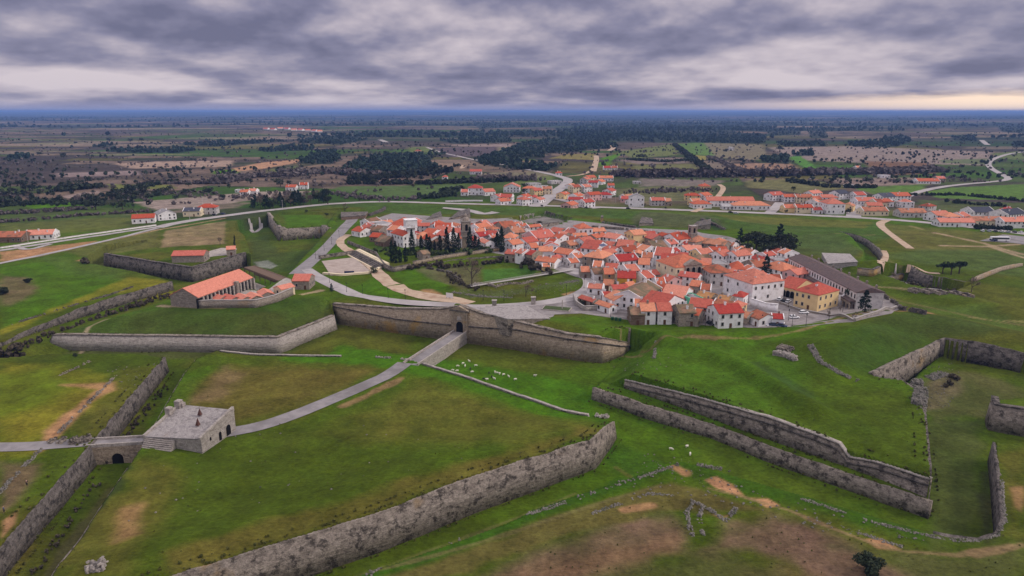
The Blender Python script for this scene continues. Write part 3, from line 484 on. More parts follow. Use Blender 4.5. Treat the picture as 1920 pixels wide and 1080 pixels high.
def soil(x, y, z):
    n = len(x); c = np.empty((n, 3)); f1 = fbm(x / 34, y / 34, 4, 1); f2 = fbm(x / 7, y / 7, 3, 2); f3 = fbm(x / 110, y / 110, 3, 12); f4 = fbm(x / 1.6, y / 1.6, 2, 14)
    c[:] = GRASS
    t = smooth((f1 - 0.42) / 0.25)[:, None]; c += (np.array(DRY) - c) * t * 0.45
    t = smooth((f3 - 0.48) / 0.2)[:, None]; c += (np.array(LUSH) - c) * t * 0.5
    d = np.hypot(x, y)
    # patchwork of small fields away from the fortress
    def cells(sx, sy, ang, seed):
        ca, sa = math.cos(ang), math.sin(ang)
        u = (x * ca + y * sa + 60 * (fbm(x / 400, y / 400, 2, seed) - .5)) / sx; v = (-x * sa + y * ca + 60 * (fbm(x / 400 + 9, y / 400, 2, seed)) - .5) / sy
        j = np.floor(v).astype(np.int64); u = u + hash2(j, j * 0 + 3, seed) * 1.0; i = np.floor(u).astype(np.int64)
        e = np.minimum(np.minimum(u - i, 1 - (u - i)) * sx, np.minimum(v - j, 1 - (v - j)) * sy)
        return hash2(i, j, seed), hash2(i + 31, j + 7, seed), e
    pal = np.array([(0.095, 0.072, 0.058), (0.130, 0.095, 0.080), (0.065, 0.098, 0.022), (0.175, 0.125, 0.095), (0.075, 0.058, 0.052), (0.050, 0.105, 0.014), (0.13, 0.115, 0.035), (0.070, 0.055, 0.052), (0.22, 0.155, 0.11), (0.050, 0.058, 0.026)])
    h1, h2, e1 = cells(120, 80, 0.15, 41); h3, h4, e2 = cells(420, 260, -0.2, 43)
    pick = np.where(h4 < 0.45, (h1 * 10), (h3 * 10)).astype(int) % 10; e = np.where(h4 < 0.45, e1, e2)
    fc = pal[pick] * (0.8 + 0.4 * h2)[:, None]
    fc *= (0.60 + 0.50 * f1)[:, None]
    sw = smooth((fbm(x / 60, y / 30, 4, 61) - 0.50) / 0.12)[:, None]; fc += (np.array((0.055, 0.048, 0.034)) - fc) * sw * 0.55
    hed = np.exp(-(e / 4.5) ** 2)[:, None] * 0.95 * smooth((fbm(x / 50, y / 50, 2, 71) - 0.3) / 0.15)[:, None]; fc += (np.array((0.026, 0.028, 0.018)) - fc) * hed
    pale = smooth((fbm(x / 420, y / 150, 4, 81) - 0.60) / 0.06)[:, None]; fc += (np.array((0.27, 0.21, 0.15)) - fc) * pale * 0.6 * smooth((d - 900) / 900)[:, None]
    fw = smooth((fbm(x / 1400, y / 700, 4, 91) - 0.50 + 0.12 * smooth((d - 2500) / 4000)) / 0.07)[:, None] * smooth((d - 1700) / 1300)[:, None]
    fc += (np.array((0.016, 0.028, 0.018)) - fc) * fw * 0.92
    out = smooth((d - 640) / 90) ; west = smooth((-x - 170 - (y - 330) * 0.05) / 50) * smooth((y - 520) / 60)
    k = np.maximum(out * smooth((y - 560) / 120), west)[:, None]
    c += (fc - c) * k
    near = d < 6000; xi, yi = x[near], y[near]; cn = c[near]; f2n, f1n = f2[near], f1[near]
    wob = (f2n - 0.5) * 6
    for pts, colr, st, fe in PATCH:
        poly = W2(pts); fe2 = fe * 1.0; lo, hi = poly.min(0) - fe2, poly.max(0) + fe2
        m = np.where((xi >= lo[0]) & (xi <= hi[0]) & (yi >= lo[1]) & (yi <= hi[1]))[0]
        if not len(m): continue
        a, b = xi[m], yi[m]; s = dseg(a, b, poly, True); s = np.where(inpoly(a, b, poly), s, -s) + wob[m] * min(1, fe / 6)
        if max(q[1] for q in pts) < 400: colr = tuple(c_ * 1.3 for c_ in colr); st = min(1.3, st * 1.35)
        w = smooth((s + fe * 0.5) / fe) * st * (0.62 + 0.76 * np.clip(f2n[m] * 0.5 + f1n[m] * 0.5, 0, 1)); w = np.clip(w, 0, 1)[:, None]
        cn[m] += (np.array(colr) - cn[m]) * w
    for pts in WOODS:
        poly = W2(pts); lo, hi = poly.min(0), poly.max(0); m = np.where((xi >= lo[0]) & (xi <= hi[0]) & (yi >= lo[1]) & (yi <= hi[1]))[0]
        if len(m):
            q = inpoly(xi[m], yi[m], poly); cn[m[q]] += (np.array((0.018, 0.030, 0.018)) - cn[m[q]]) * 0.85
    for pts, colr, wd in DIRT:
        line = W2(pts); lo, hi = line.min(0) - wd * 2, line.max(0) + wd * 2
        m = np.where((xi >= lo[0]) & (xi <= hi[0]) & (yi >= lo[1]) & (yi <= hi[1]))[0]
        if not len(m): continue
        s = dseg(xi[m], yi[m], line) + (f2n[m] - 0.5) * wd * 1.5
        w = (smooth((wd - s) / (wd * 0.7)) * (0.45 + 0.75 * f1n[m]))[:, None]; w = np.clip(w, 0, 1); cn[m] += (np.array(colr) - cn[m]) * w
    c[near] = cn
    c *= 0.93; c *= (0.70 + 0.62 * f2)[:, None] ** 0.9 * (0.84 + 0.34 * f4)[:, None]
    return np.clip(c, 0.004, 0.8)
def make_ground():
    us = np.arange(-1.12, 1.121, 0.0021)
    ys = [62.0]
    while ys[-1] < 45000: ys.append(ys[-1] * (1.0042 if ys[-1] < 820 else 1.0105))
    ys = np.array(ys); nu, ny = len(us), len(ys)
    X = (ys[:, None] * us[None, :]).ravel(); Y = np.repeat(ys, nu)
    Z = np.empty_like(X)
    for s in range(0, len(X), 200000): Z[s:s + 200000] = H(X[s:s + 200000], Y[s:s + 200000])
    C = np.empty((len(X), 3))
    for s in range(0, len(X), 200000): C[s:s + 200000] = soil(X[s:s + 200000], Y[s:s + 200000], Z[s:s + 200000])
    i = np.arange(ny - 1)[:, None] * nu + np.arange(nu - 1)[None, :]; i = i.ravel()
    F = np.stack([i, i + 1, i + 1 + nu, i + nu], 1)
    m, t, b = base_mat('ground', 0.98, 0.05)
    at = N(t, 'ShaderNodeAttribute', attribute_name='soil'); v = coords(t, 'World')
    n1 = noise(t, v, 0.8, 8, 0.75); n2 = noise(t, v, 0.12, 4, 0.6); n3 = noise(t, coords(t, 'World', (0.4, 1.0, 1)), 1.6, 3, 0.7)
    k = mth(t, 'ADD', mth(t, 'MULTIPLY', n1, 0.9), mth(t, 'MULTIPLY', n2, 0.45)); k = mth(t, 'ADD', k, mth(t, 'MULTIPLY', n3, 0.35)); k = mth(t, 'ADD', mth(t, 'MULTIPLY', mth(t, 'SUBTRACT', k, 0.85), 2.0), 1.0)
    k = mth(t, 'MAXIMUM', k, 0.25)
    sc = N(t, 'ShaderNodeVectorMath', operation='SCALE'); t.links.new(at.outputs['Color'], sc.inputs[0]); t.links.new(k, sc.inputs['Scale'])
    hs = N(t, 'ShaderNodeHueSaturation', ins={'Saturation': 1.0}); t.links.new(sc.outputs[0], hs.inputs['Color'])
    t.links.new(mth(t, 'ADD', 0.482, mth(t, 'MULTIPLY', n2, 0.036)), hs.inputs['Hue']); t.links.new(hs.outputs[0], b.inputs['Base Color'])
    bump(t, b, mth(t, 'ADD', n1, n3), 0.9, 0.45)
    me = npmesh('ground', np.stack([X, Y, Z], 1), F, ['ground'], True, C)
    obj('ground', me, kind='structure')
make_ground()
# ---------------------------------------------------------------- roads, paths, paved ground
def resample(line, step):
    out = [line[0]]
    for a, b in zip(line[:-1], line[1:]):
        n = max(1, int(np.linalg.norm(b - a) / step))
        for k in range(1, n + 1): out.append(a + (b - a) * k / n)
    return np.array(out)
def rounded(line, it=2):
    for _ in range(it):
        q = [line[0]]
        for a, b in zip(line[:-1], line[1:]): q += [a * .75 + b * .25, a * .25 + b * .75]
        q.append(line[-1]); line = np.array(q)
    return line
def normals(line):
    t = np.gradient(line, axis=0); t /= np.linalg.norm(t, axis=1)[:, None] + 1e-9
    return np.stack([-t[:, 1], t[:, 0]], 1)
def road(name, px, width, mat, lift=0.12, step=4.0, wob=0.0):
    ln = np.array([G(*p)[:2] for p in px]); ln = resample(rounded(ln), step); n = normals(ln); V = []; F = []
    ws = width if hasattr(width, '__len__') else [width, width]
    s = np.linspace(0, 1, len(ln)); wd = np.interp(s, np.linspace(0, 1, len(ws)), ws)
    if wob: wd = wd * (1 + wob * (fbm(ln[:, 0] / 6, ln[:, 1] / 6, 3, 5) - 0.5))
    k = np.linspace(-.5, .5, 7)
    for j in k: V.append(ln + n * (wd * j)[:, None])
    V = np.stack(V, 1).reshape(-1, 2); z = H(V[:, 0], V[:, 1])
    zz = z.reshape(len(ln), 7); zz = np.maximum(zz, zz.mean(1)[:, None] - .1) + lift; z = zz.ravel()
    i = (np.arange(len(ln) - 1)[:, None] * 7 + np.arange(6)[None]).ravel(); F = np.stack([i, i + 1, i + 8, i + 7], 1)
    return obj(name, npmesh(name, np.column_stack([V, z]), F, [mat]), kind='structure')
from mathutils.geometry import delaunay_2d_cdt
def paved(name, px, mat, lift=0.08, step=5.0):
    poly = np.array([G(*p)[:2] for p in px]); b = resample(np.vstack([poly, poly[:1]]), step)[:-1]
    lo, hi = poly.min(0), poly.max(0); gx, gy = np.meshgrid(np.arange(lo[0], hi[0], step), np.arange(lo[1], hi[1], step)); gx, gy = gx.ravel(), gy.ravel()
    m = inpoly(gx, gy, poly); m[m] &= dseg(gx[m], gy[m], poly, True) > step * 0.4
    pts = np.vstack([b, np.column_stack([gx[m], gy[m]])]); n = len(b)
    r = delaunay_2d_cdt([Vector(p) for p in pts], [(i, (i + 1) % n) for i in range(n)], [list(range(n))], 1, 1e-4)
    V = np.array([tuple(v) for v in r[0]]); z = H(V[:, 0], V[:, 1]) + lift
    me = bpy.data.meshes.new(name); me.from_pydata([(a[0], a[1], c) for a, c in zip(V, z)], [], [tuple(f) for f in r[2]])
    me.materials.append(MATS[mat]); me.update()
    return obj(name, me, kind='structure')
TOWN_PX = A((668, 440), (690, 415), (735, 400), (790, 404), (900, 411), (960, 409), (1000, 425), (1070, 413), (1120, 418), (1200, 428), (1300, 432), (1385, 450), (1400, 470), (1480, 480), (1500, 482), (1600, 548), (1650, 548), (1690, 575), (1672, 588), (1600, 604), (1500, 613), (1380, 613), (1250, 607), (1160, 598), (1090, 588), (1060, 582), (1040, 590), (1000, 575), (1075, 560), (1105, 540), (1090, 522), (1040, 505), (1005, 492), (960, 480), (900, 470), (800, 455), (745, 462), (700, 445))
TOWN = np.array([P2(*p) for p in TOWN_PX])
paved('street', TOWN_PX, 'cobble')
paved('forecourt', A((965, 577), (1062, 568), (1095, 562), (1090, 588), (1040, 590), (1030, 600)), 'cobble', 0.12)
road('road', A((1990, 448), (1920, 438), (1700, 412), (1400, 398), (1200, 391), (1030, 386), (850, 382), (740, 378), (650, 380), (560, 388), (480, 397), (420, 405), (330, 418), (295, 427)), 10.5, 'pale road', 0.18)
road('road', A((293, 426), (150, 447), (0, 470), (-80, 482)), 6, 'pale road', 0.18)
road('track', A((296, 428), (200, 452), (100, 474), (0, 494), (-80, 510)), 4.5, 'pale road', 0.2)
road('street', A((1006, 388), (1035, 365), (1068, 340), (1060, 333), (1000, 320), (940, 308), (890, 300), (860, 293), (825, 286), (800, 276)), [15, 13, 9, 8, 8, 8], 'pale road', 0.3)
road('street', A((1120, 391), (1080, 382), (1040, 372)), 9, 'pale road', 0.3)
road('street', A((1300, 398), (1330, 385), (1350, 365), (1358, 352), (1348, 346)), 6, 'sandy track', 0.3); road('street', A((1440, 402), (1452, 392), (1462, 380)), 9, 'pale road', 0.3)
road('street', A((1600, 408), (1602, 392), (1604, 380)), 12, 'pale road', 0.3)
road('road', A((1690, 374), (1720, 360), (1770, 350), (1830, 344), (1897, 338), (1880, 328), (1855, 315), (1852, 304), (1870, 295), (1900, 287), (1960, 280)), 9, 'pale road', 0.5)
road('road', A((556, 514), (575, 498), (605, 472), (630, 445), (650, 422), (662, 412), (655, 402)), [9, 8, 9, 10], 'tarmac')
road('road', A((575, 505), (600, 523), (640, 542), (680, 557), (760, 568), (860, 573), (970, 573), (1060, 563), (1100, 548), (1113, 532), (1095, 515), (1045, 495), (1000, 486)), [6, 8, 8, 7, 7, 9, 9, 8, 6], 'pale road', 0.16)
road('track', A((655, 440), (636, 450), (640, 462), (668, 478), (700, 500), (715, 520), (745, 542), (790, 554), (850, 563), (880, 570)), [6, 6, 7, 7, 8, 11, 9], 'sandy track', 0.14, wob=.5)
road('track', A((1662, 413), (1646, 420), (1668, 438), (1707, 466)), [7, 5, 5], 'sandy track'); road('footpath', A((1656, 470), (1662, 482), (1648, 492), (1658, 503)), 4, 'sandy track', 0.15); road('footpath', A((1700, 505), (1730, 508), (1762, 513)), 4, 'sandy track')
road('footpath', A((1676, 518), (1700, 529), (1730, 538), (1765, 543)), 2.6, 'pale road'); road('footpath', A((470, 425), (476, 438), (490, 425)), 3, 'pale road', 0.15)
road('road', A((789, 676), (740, 698), (680, 725), (580, 768), (490, 800), (430, 811), (402, 815)), 6.0, 'tarmac', 0.16)
road('road', A((-90, 840), (0, 839), (60, 838), (130, 832), (168, 829)), 5.5, 'tarmac', 0.16)
road('track', A((1112, 322), (1116, 308), (1119, 298), (1117, 292)), 10, 'sandy track', 0.5); road('track', A((1142, 283), (1152, 277), (1146, 273)), 12, 'sandy track', 0.6); road('track', A((712, 262), (724, 267)), 16, 'pale road', 0.7); road('track', A((1840, 263), (1852, 272)), 14, 'pale road', 0.7); road('track', A((1112, 318), (1095, 328), (1062, 331)), 6, 'sandy track', 0.4)
road('footpath', A((868, 310), (862, 318), (872, 313)), 4, 'sandy track', 0.4)
road('footpath', A((930, 398), (905, 402), (890, 396), (830, 390)), [10, 9, 4], 'pale road', 0.2); road('track', A((95, 458), (50, 470), (30, 462)), 4, 'pale road', 0.2)
paved('sand_court', A((603, 490), (664, 483), (696, 510), (620, 517)), 'sand court', 0.18)
paved('courtyard', A((402, 545), (470, 527), (545, 524), (552, 545), (480, 570), (395, 568)), 'pale stone', 0.1)
paved('terrace', A((385, 473), (415, 465), (444, 466), (440, 477), (400, 481), (365, 487), (355, 484)), 'pale stone', 0.1)
paved('car_park', A((1836, 452), (1880, 440), (1990, 450), (1990, 470), (1900, 456)), 'tarmac', 0.2)

# ---------------------------------------------------------------- masonry of the fortress
def top_from_px(p, ytop, z0):
    q = P(p[0], p[1], z0); d = ray(p[0], ytop); return CAM_H + d[2] * q[1] / d[1]
def strip(line, n, off_bot, off_top, off_in, z0, z1, mat, name, parent=None, inner_drop=0.05, **kw):
    L = len(line); V = np.vstack([np.column_stack([line + n * off_bot[:, None], z0]), np.column_stack([line + n * off_top[:, None], z1]), np.column_stack([line - n * off_in, z1 - inner_drop]), np.column_stack([line - n * off_in, z0])])
    i = np.arange(L - 1); F = []
    for a in range(4):
        b = (a + 1) % 4; F.append(np.stack([a * L + i, a * L + i + 1, b * L + i + 1, b * L + i], 1))
    F = np.vstack(F + [np.array([[0, L, 2 * L, 3 * L], [L - 1, 4 * L - 1, 3 * L - 1, 2 * L - 1]])])
    me = npmesh(name, V, F, [mat])
    bm = bmesh.new(); bm.from_mesh(me); bmesh.ops.recalc_face_normals(bm, faces=bm.faces); bm.to_mesh(me); bm.free()
    return obj(name, me, parent, **kw)
def scarp(label, line, tops=None, mat='rampart stone', batter=0.16, inner=1.8, outer=0.8, extra=0.35, rag=0.35, cordon=None, coping=None, name='rampart_wall', group='stone walls of the fortress', seed=1):
    s0 = np.linspace(0, 1, len(line)); cum = np.r_[0, np.cumsum(np.linalg.norm(np.diff(line, axis=0), axis=1))]
    ln = resample(line, 1.6); c2 = np.r_[0, np.cumsum(np.linalg.norm(np.diff(ln, axis=0), axis=1))]
    n = normals(ln); hp = H(*(ln + n * 4).T); hm = H(*(ln - n * 4).T)
    if hp.mean() > hm.mean(): n = -n; hp, hm = hm, hp
    lowz = np.minimum(hp, H(*(ln + n * 2.2).T)) - 0.7
    z1 = np.interp(c2, cum, tops) if tops is not None else H(*(ln - n * 3.2).T) + extra
    z1 = np.maximum(z1, lowz + 0.8)
    j = (fbm(ln[:, 0] / 1.6, ln[:, 1] / 1.6, 3, seed) - 0.5) * rag * 1.1 - np.maximum(0, fbm(ln[:, 0] / 9, ln[:, 1] / 9, 2, seed + 9) - 0.66) * 4 * rag
    h = np.maximum(z1 - lowz, 0.5); wob = (fbm(ln[:, 0] / 3, ln[:, 1] / 3, 3, seed + 3) - 0.5) * 0.18
    t = thing(name, label, 'rampart wall' if name == 'rampart_wall' else name.replace('_', ' '), (float(ln[:, 0].mean()), float(ln[:, 1].mean()), float(lowz.min())), group=group)
    off = np.array(t.location)
    def place(o): o.location = -Vector(off); return o
    place(strip(ln, n, outer + batter * h + wob, outer + 0 * h + wob * .4, min(inner, .55 + .0022 * float(ln[:, 1].mean())), lowz, z1 + j, mat, 'masonry', t, inner_drop=.35))
    if cordon is not None:
        zc = np.interp(c2, cum, cordon); place(strip(ln, n, outer + batter * (z1 - zc) + .42 + wob * .4, outer + batter * (z1 - zc) + .42 + wob * .4, 0.2, zc - 0.22, zc + 0.22, 'dark stone', 'cordon', t))
    if coping: place(strip(ln, n, outer + .18 + 0 * h, outer + .18 + 0 * h, inner * .6, z1 + j * .6 - .05, z1 + j * .6 + .3, coping, 'coping', t))
    return t
def pxl(pts, z): return W2(pts, z)
c_px = A((627, 605), (747, 623), (830, 634), (866, 639), (900, 644), (970, 655), (1063, 671), (1127, 679), (1163, 667), (1178, 654))
c_top = [569, 578, 579, 573, 586, 603, 626, 633, 640, 643]; c_cor = [573, 597, 606, 609, 612, 617, 634, 643, 648, 649]
cl = pxl(c_px, FL); tops = [top_from_px(p, y, FL) for p, y in zip(c_px, c_top)]; cors = [top_from_px(p, y, FL) for p, y in zip(c_px, c_cor)]
scarp('long tan and grey curtain wall with the arched gate, in front of the town', cl, tops, 'warm stone', 0.10, 2.6, 0.6, rag=.25, cordon=cors, coping='rampart stone', seed=2)
scarp('low grey wall of the grassy bastion below the red roofed barracks', LB_FRONT[2:], None, 'pale stone', 0.2, 2, .7, .6, rag=.2, coping='rampart stone', seed=3)
scarp('tall dark blotched wall along the near edge of the foreground ravelin', RV_FRONT, None, 'rampart stone', 0.18, 1.6, .6, .12, rag=.3, seed=4)
scarp('weathered lower wall of the right bastion, beside the ditch floor', TERR_FRONT, [-4.55] * 6, 'rampart stone', 0.15, 1.6, .5, .45, rag=.45, seed=5)
b_px = A((1172, 726), (1293, 767), (1437, 820), (1520, 849), (1570, 866), (1590, 874), (1640, 892), (1740, 931)); b_top = [712, 741, 782, 811, 832, 857, 866, 899]
scarp('upper wall of the right bastion standing behind a grass terrace', pxl(b_px, -5), [top_from_px(p, y, -5) for p, y in zip(b_px, b_top)], 'rampart stone', 0.12, 1.8, .4, rag=.35, cordon=[top_from_px(p, y + 9, -5) for p, y in zip(b_px, b_top)], coping='pale stone', seed=6)
scarp('shrubby dark counterscarp beside the little bridge on the left', pxl(CTR_L, 0) * 0 + DITCH[:4], None, 'dark stone', 0.12, 1.0, .5, .1, rag=.6, seed=7)
scarp('overgrown dark wall along the yellow green field at far left', W2([(-60, 660, -2), (0, 636, -2), (40, 620, -2), (150, 581, -1.5), (322, 531, -1)]), None, 'dark stone', 0.1, 1.0, .5, .1, rag=.8, seed=8)
scarp('dark wall of the detached work carrying the small red roofed museum', RV2[0:3], None, 'dark stone', 0.15, 2, .7, .4, rag=.4, coping='dark stone', seed=9)
scarp('wall of the distant grassy bastion left of the inner road', FB[0:4], None, 'rampart stone', 0.1, 2.2, .9, .5, rag=.3, seed=10)
scarp('brownish wall closing the corner of the right hand ditch', ENC[10:12], None, 'rampart stone', 0.1, 2, .5, .4, rag=.4, seed=11)
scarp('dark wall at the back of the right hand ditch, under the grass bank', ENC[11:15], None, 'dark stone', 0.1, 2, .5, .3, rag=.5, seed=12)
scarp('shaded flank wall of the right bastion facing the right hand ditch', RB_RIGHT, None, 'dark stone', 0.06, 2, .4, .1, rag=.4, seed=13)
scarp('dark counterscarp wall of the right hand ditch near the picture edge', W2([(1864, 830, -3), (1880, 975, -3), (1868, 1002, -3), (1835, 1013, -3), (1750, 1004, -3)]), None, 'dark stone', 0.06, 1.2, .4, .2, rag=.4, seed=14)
scarp('brown stone wall of the work at the right picture edge', np.vstack([W2([(1862, 752, -2), (1858, 806, FL)]), W2([(1925, 817), (2150, 850)], FL)]), None, 'rampart stone', 0.08, 2, .6, 1.2, rag=.5, coping='dark stone', seed=15)
scarp('pale sharp cornered bastion wall with a slit, right of the round trees', W2([(1822, 551), (1870, 530), (1911, 520)], -7), None, 'warm stone', 0.1, 2.2, .6, 1.6, rag=.2, seed=16)
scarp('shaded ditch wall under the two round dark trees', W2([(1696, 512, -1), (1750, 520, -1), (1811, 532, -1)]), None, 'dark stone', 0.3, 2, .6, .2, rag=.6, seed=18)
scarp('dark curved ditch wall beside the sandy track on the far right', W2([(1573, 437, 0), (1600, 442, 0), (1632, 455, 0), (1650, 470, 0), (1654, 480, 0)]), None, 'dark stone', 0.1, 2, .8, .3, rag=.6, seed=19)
scarp('shallow left edge wall of the foreground ravelin', RV_LEFT, None, 'rampart stone', 0.1, .6, .2, -.35, rag=.3, seed=20)
ICO = np.array([(-1, -1, 0), (1, -1, 0), (1, 1, 0), (-1, 1, 0), (-.8, -.8, 1), (.85, -.75, 1), (.75, .85, 1), (-.85, .75, 1)]); ICF = np.array([(4, 5, 6, 7), (0, 1, 5, 4), (1, 2, 6, 5), (2, 3, 7, 6), (3, 0, 4, 7)])
def stones(ln, n, hh, th, mat, name, seed, **kw):
    rg = np.random.default_rng(seed); ln2 = resample(ln, .42); n2 = normals(ln2); h2 = np.broadcast_to(np.asarray(hh, float), (len(ln),)) if np.ndim(hh) == 0 else hh; h2 = np.interp(np.linspace(0, 1, len(ln2)), np.linspace(0, 1, len(ln)), h2)
    tall = float(np.max(h2)) > 1.05; V = []; F = []; k = 0; gap = fbm(ln2[:, 0] / 5, ln2[:, 1] / 5, 2, seed + 4)
    for i, p in enumerate(ln2):
        if gap[i] > .58 and rg.random() < .8: continue
        rows = max(1, int(h2[i] / .5 + rg.random()))
        for w in np.arange(-th / 2 + .2, th / 2, .5):
            for r in range(rows):
                if r and rg.random() < .25: continue
                q = p + n2[i] * (w + rg.normal(0, .12)) + rg.normal(0, .10, 2); s = np.array([rg.uniform(.22, .42), rg.uniform(.18, .36), rg.uniform(.22, .55)]) * (1.0 if tall else .72); a = rg.uniform(0, 6.28) if not tall else math.atan2(-n2[i][0], n2[i][1]) + rg.normal(0, .2); ca, sa = math.cos(a), math.sin(a)
                v = ICO * s * (1 + rg.normal(0, .12, ICO.shape)); V.append(np.column_stack([q[0] + v[:, 0] * ca - v[:, 1] * sa, q[1] + v[:, 0] * sa + v[:, 1] * ca, np.full(8, r * .42 - .12) + v[:, 2]])); F.append(ICF + 8 * k); k += 1
    V = np.vstack(V); V[:, 2] += H(V[:, 0], V[:, 1]); return obj(name, npmesh(name, V, np.vstack(F), [mat]), **kw)
def low_wall(label, px, h, th=0.7, mat='rubble', rag=0.4, name='stone_wall', cat='stone wall', z=None, group='low stone walls on the grass', cop=None, seed=1):
    ln = np.array([G(*p)[:2] if z is None else P2(p[0], p[1], z) for p in px]); ln = resample(ln, 1.3); n = normals(ln)
    g = H(ln[:, 0], ln[:, 1]); j = (fbm(ln[:, 0] / 1.7, ln[:, 1] / 1.7, 3, seed) - .5) * rag * 2 * h
    hh = h if not hasattr(h, '__len__') else np.interp(np.linspace(0, 1, len(ln)), np.linspace(0, 1, len(h)), h)
    if cop is None and th < 5 and mat != 'x': return stones(ln, n, hh, th, mat, name, seed, label=label, category=cat, group=group)
    if cop is None: return strip(ln, n, np.full(len(ln), th / 2 + .1), np.full(len(ln), th / 2), th / 2, g - .5, g + hh + j, mat, name, label=label, category=cat, group=group)
    t = thing(name, label, cat, (0, 0, 0), group=group)
    strip(ln, n, np.full(len(ln), th / 2 + .05), np.full(len(ln), th / 2), th / 2, g - .5, g + hh + j, mat, 'masonry', t); strip(ln, n, np.full(len(ln), th / 2 + .12), np.full(len(ln), th / 2 + .12), th / 2 + .12, g + hh + j - .02, g + hh + j + .22, cop, 'coping', t); return t
low_wall('low pale parapet from the bridge along the back edge of the ravelin', A((792, 683), (832, 695), (960, 738), (1058, 771), (1118, 784)), 0.5, .8, 'rampart stone', .25, z=-4.3, cop='pale stone', seed=2)
low_wall('low broken parapet left of the bridge, behind the brown grass', A((413, 664), (520, 667), (640, 669)), 0.4, .7, 'rampart stone', .3, z=-4.3, cop='pale stone', seed=3); low_wall('short stone kerb just left of the bridge end', A((705, 670), (738, 672), (770, 676)), 0.9, 1.0, 'pale stone', seed=4)
low_wall('small stone block wall at the right tip of the ravelin', A((1118, 780), (1140, 783)), 1.1, 1.6, 'pale stone', seed=5)
low_wall('loose stone line along the edge of the near grass slope', A((690, 1078), (850, 1013), (1000, 962), (1170, 905), (1270, 872)), 0.55, 0.9, seed=6); low_wall('dry stone edge curving round the foot of the right hand ditch', A((1500, 934), (1640, 980), (1750, 1007), (1830, 1014), (1870, 1003), (1882, 975), (1878, 900)), 0.5, 0.9, seed=7)
low_wall('rubble line above the brown ploughed patch in the foreground', A((1110, 962), (1160, 945), (1215, 925), (1262, 928)), 0.5, 1.2, rag=.8, seed=8); low_wall('left leg of the ruined stone hut outline', A((1300, 940), (1288, 962), (1292, 985), (1298, 1005)), 0.7, .9, rag=.8, seed=9); low_wall('inner leg of the ruined stone hut outline', A((1318, 952), (1312, 970), (1318, 1003)), 0.6, .9, rag=.8, seed=10); low_wall('slanting stone row right of the ruined hut outline', A((1300, 941), (1320, 950), (1345, 965), (1362, 978)), 0.7, 1.0, rag=.8, seed=11); low_wall('short stone row beside the ruined hut outline', A((1362, 975), (1380, 952)), 0.6, 1, rag=.8, seed=12)
low_wall('dark stone heap line beside the bare orange earth', A((1308, 873), (1335, 877), (1362, 882), (1380, 888)), 0.8, 1.3, rag=.8, seed=13); low_wall('faint stone row below the orange track on the near slope', A((1610, 998), (1650, 1012), (1690, 1024)), 0.5, 1.2, rag=.8, seed=14)
low_wall('straight stone stub wall left of the ruined gun platform', A((1229, 640), (1228, 655), (1226, 672)), 1.0, .8, seed=15); low_wall('tumbled stone row running down to the brown ditch corner', A((1520, 648), (1540, 680), (1575, 700), (1612, 716)), 0.9, 2.2, rag=.9, seed=16); low_wall('stone front of the ruined gun platform on the bastion', A((1452, 664), (1475, 668), (1492, 676)), 2.0, 2.2, 'pale stone', seed=17); low_wall('upper course of the ruined gun platform on the bastion', A((1456, 652), (1474, 655), (1490, 660)), 1.5, 3, 'rampart stone', seed=18); low_wall('pale rubble spill at the head of the right hand ditch', A((1710, 725), (1735, 712), (1770, 700)), 1.0, 3.5, rag=.9, seed=19); low_wall('pale rubble pile on the left of the right hand ditch', A((1722, 760), (1728, 735), (1716, 715)), 1.6, 4.0, rag=.9, seed=20)
low_wall('field wall beside the bare orange earth on the left', A((110, 812), (160, 762), (205, 718), (218, 703)), 0.8, .9, 'rampart stone', seed=21); low_wall('upper kerb wall in the left field', A((112, 704), (140, 692), (168, 678)), 0.8, .9, 'rampart stone', seed=22); low_wall('old wall below the near field at the left edge', A((0, 925), (40, 880), (80, 842)), 0.8, .8, seed=23); low_wall('long dark field bank left of the ditch', A((10, 612), (120, 578), (200, 555), (248, 538)), 0.8, 1.4, 'dark stone', seed=24); low_wall('broken ruin wall at the bottom picture edge', A((138, 1079), (165, 1068), (195, 1062)), 1.6, 3.5, 'pale stone', rag=.4, seed=25); low_wall('stone abutment at the left end of the little bridge', A((85, 828), (100, 829), (120, 829)), 1.5, 3, 'rampart stone', seed=26); low_wall('stone abutment between the road and the counterscarp', A((133, 831), (150, 829), (168, 826)), 1.6, 3, 'rampart stone', seed=27)
G2 = 'garden and yard walls of the town'
low_wall('grey brown rampart wall with grass above it at the end of the paved footpath', A((1608, 515), (1635, 518), (1692, 518)), 3.8, 1.6, 'warm stone', .04, cop='dark stone', seed=17)
low_wall('churchyard wall below the cypress trees, nearest the sandy track', A((712, 492), (722, 504), (738, 510), (770, 503)), 2.6, .7, 'rampart stone', .05, cop='dark stone', group=G2, seed=31); low_wall('long wall behind the castle ruin, running to the town', A((775, 497), (820, 487), (880, 478), (940, 470), (965, 468)), 2.2, .8, 'warm stone', .05, cop='dark stone', group=G2, seed=32); low_wall('field wall along the inside of the sandy track', A((652, 456), (680, 468), (705, 478), (713, 490)), 1.8, .7, 'rampart stone', .1, cop='dark stone', group=G2, seed=33)
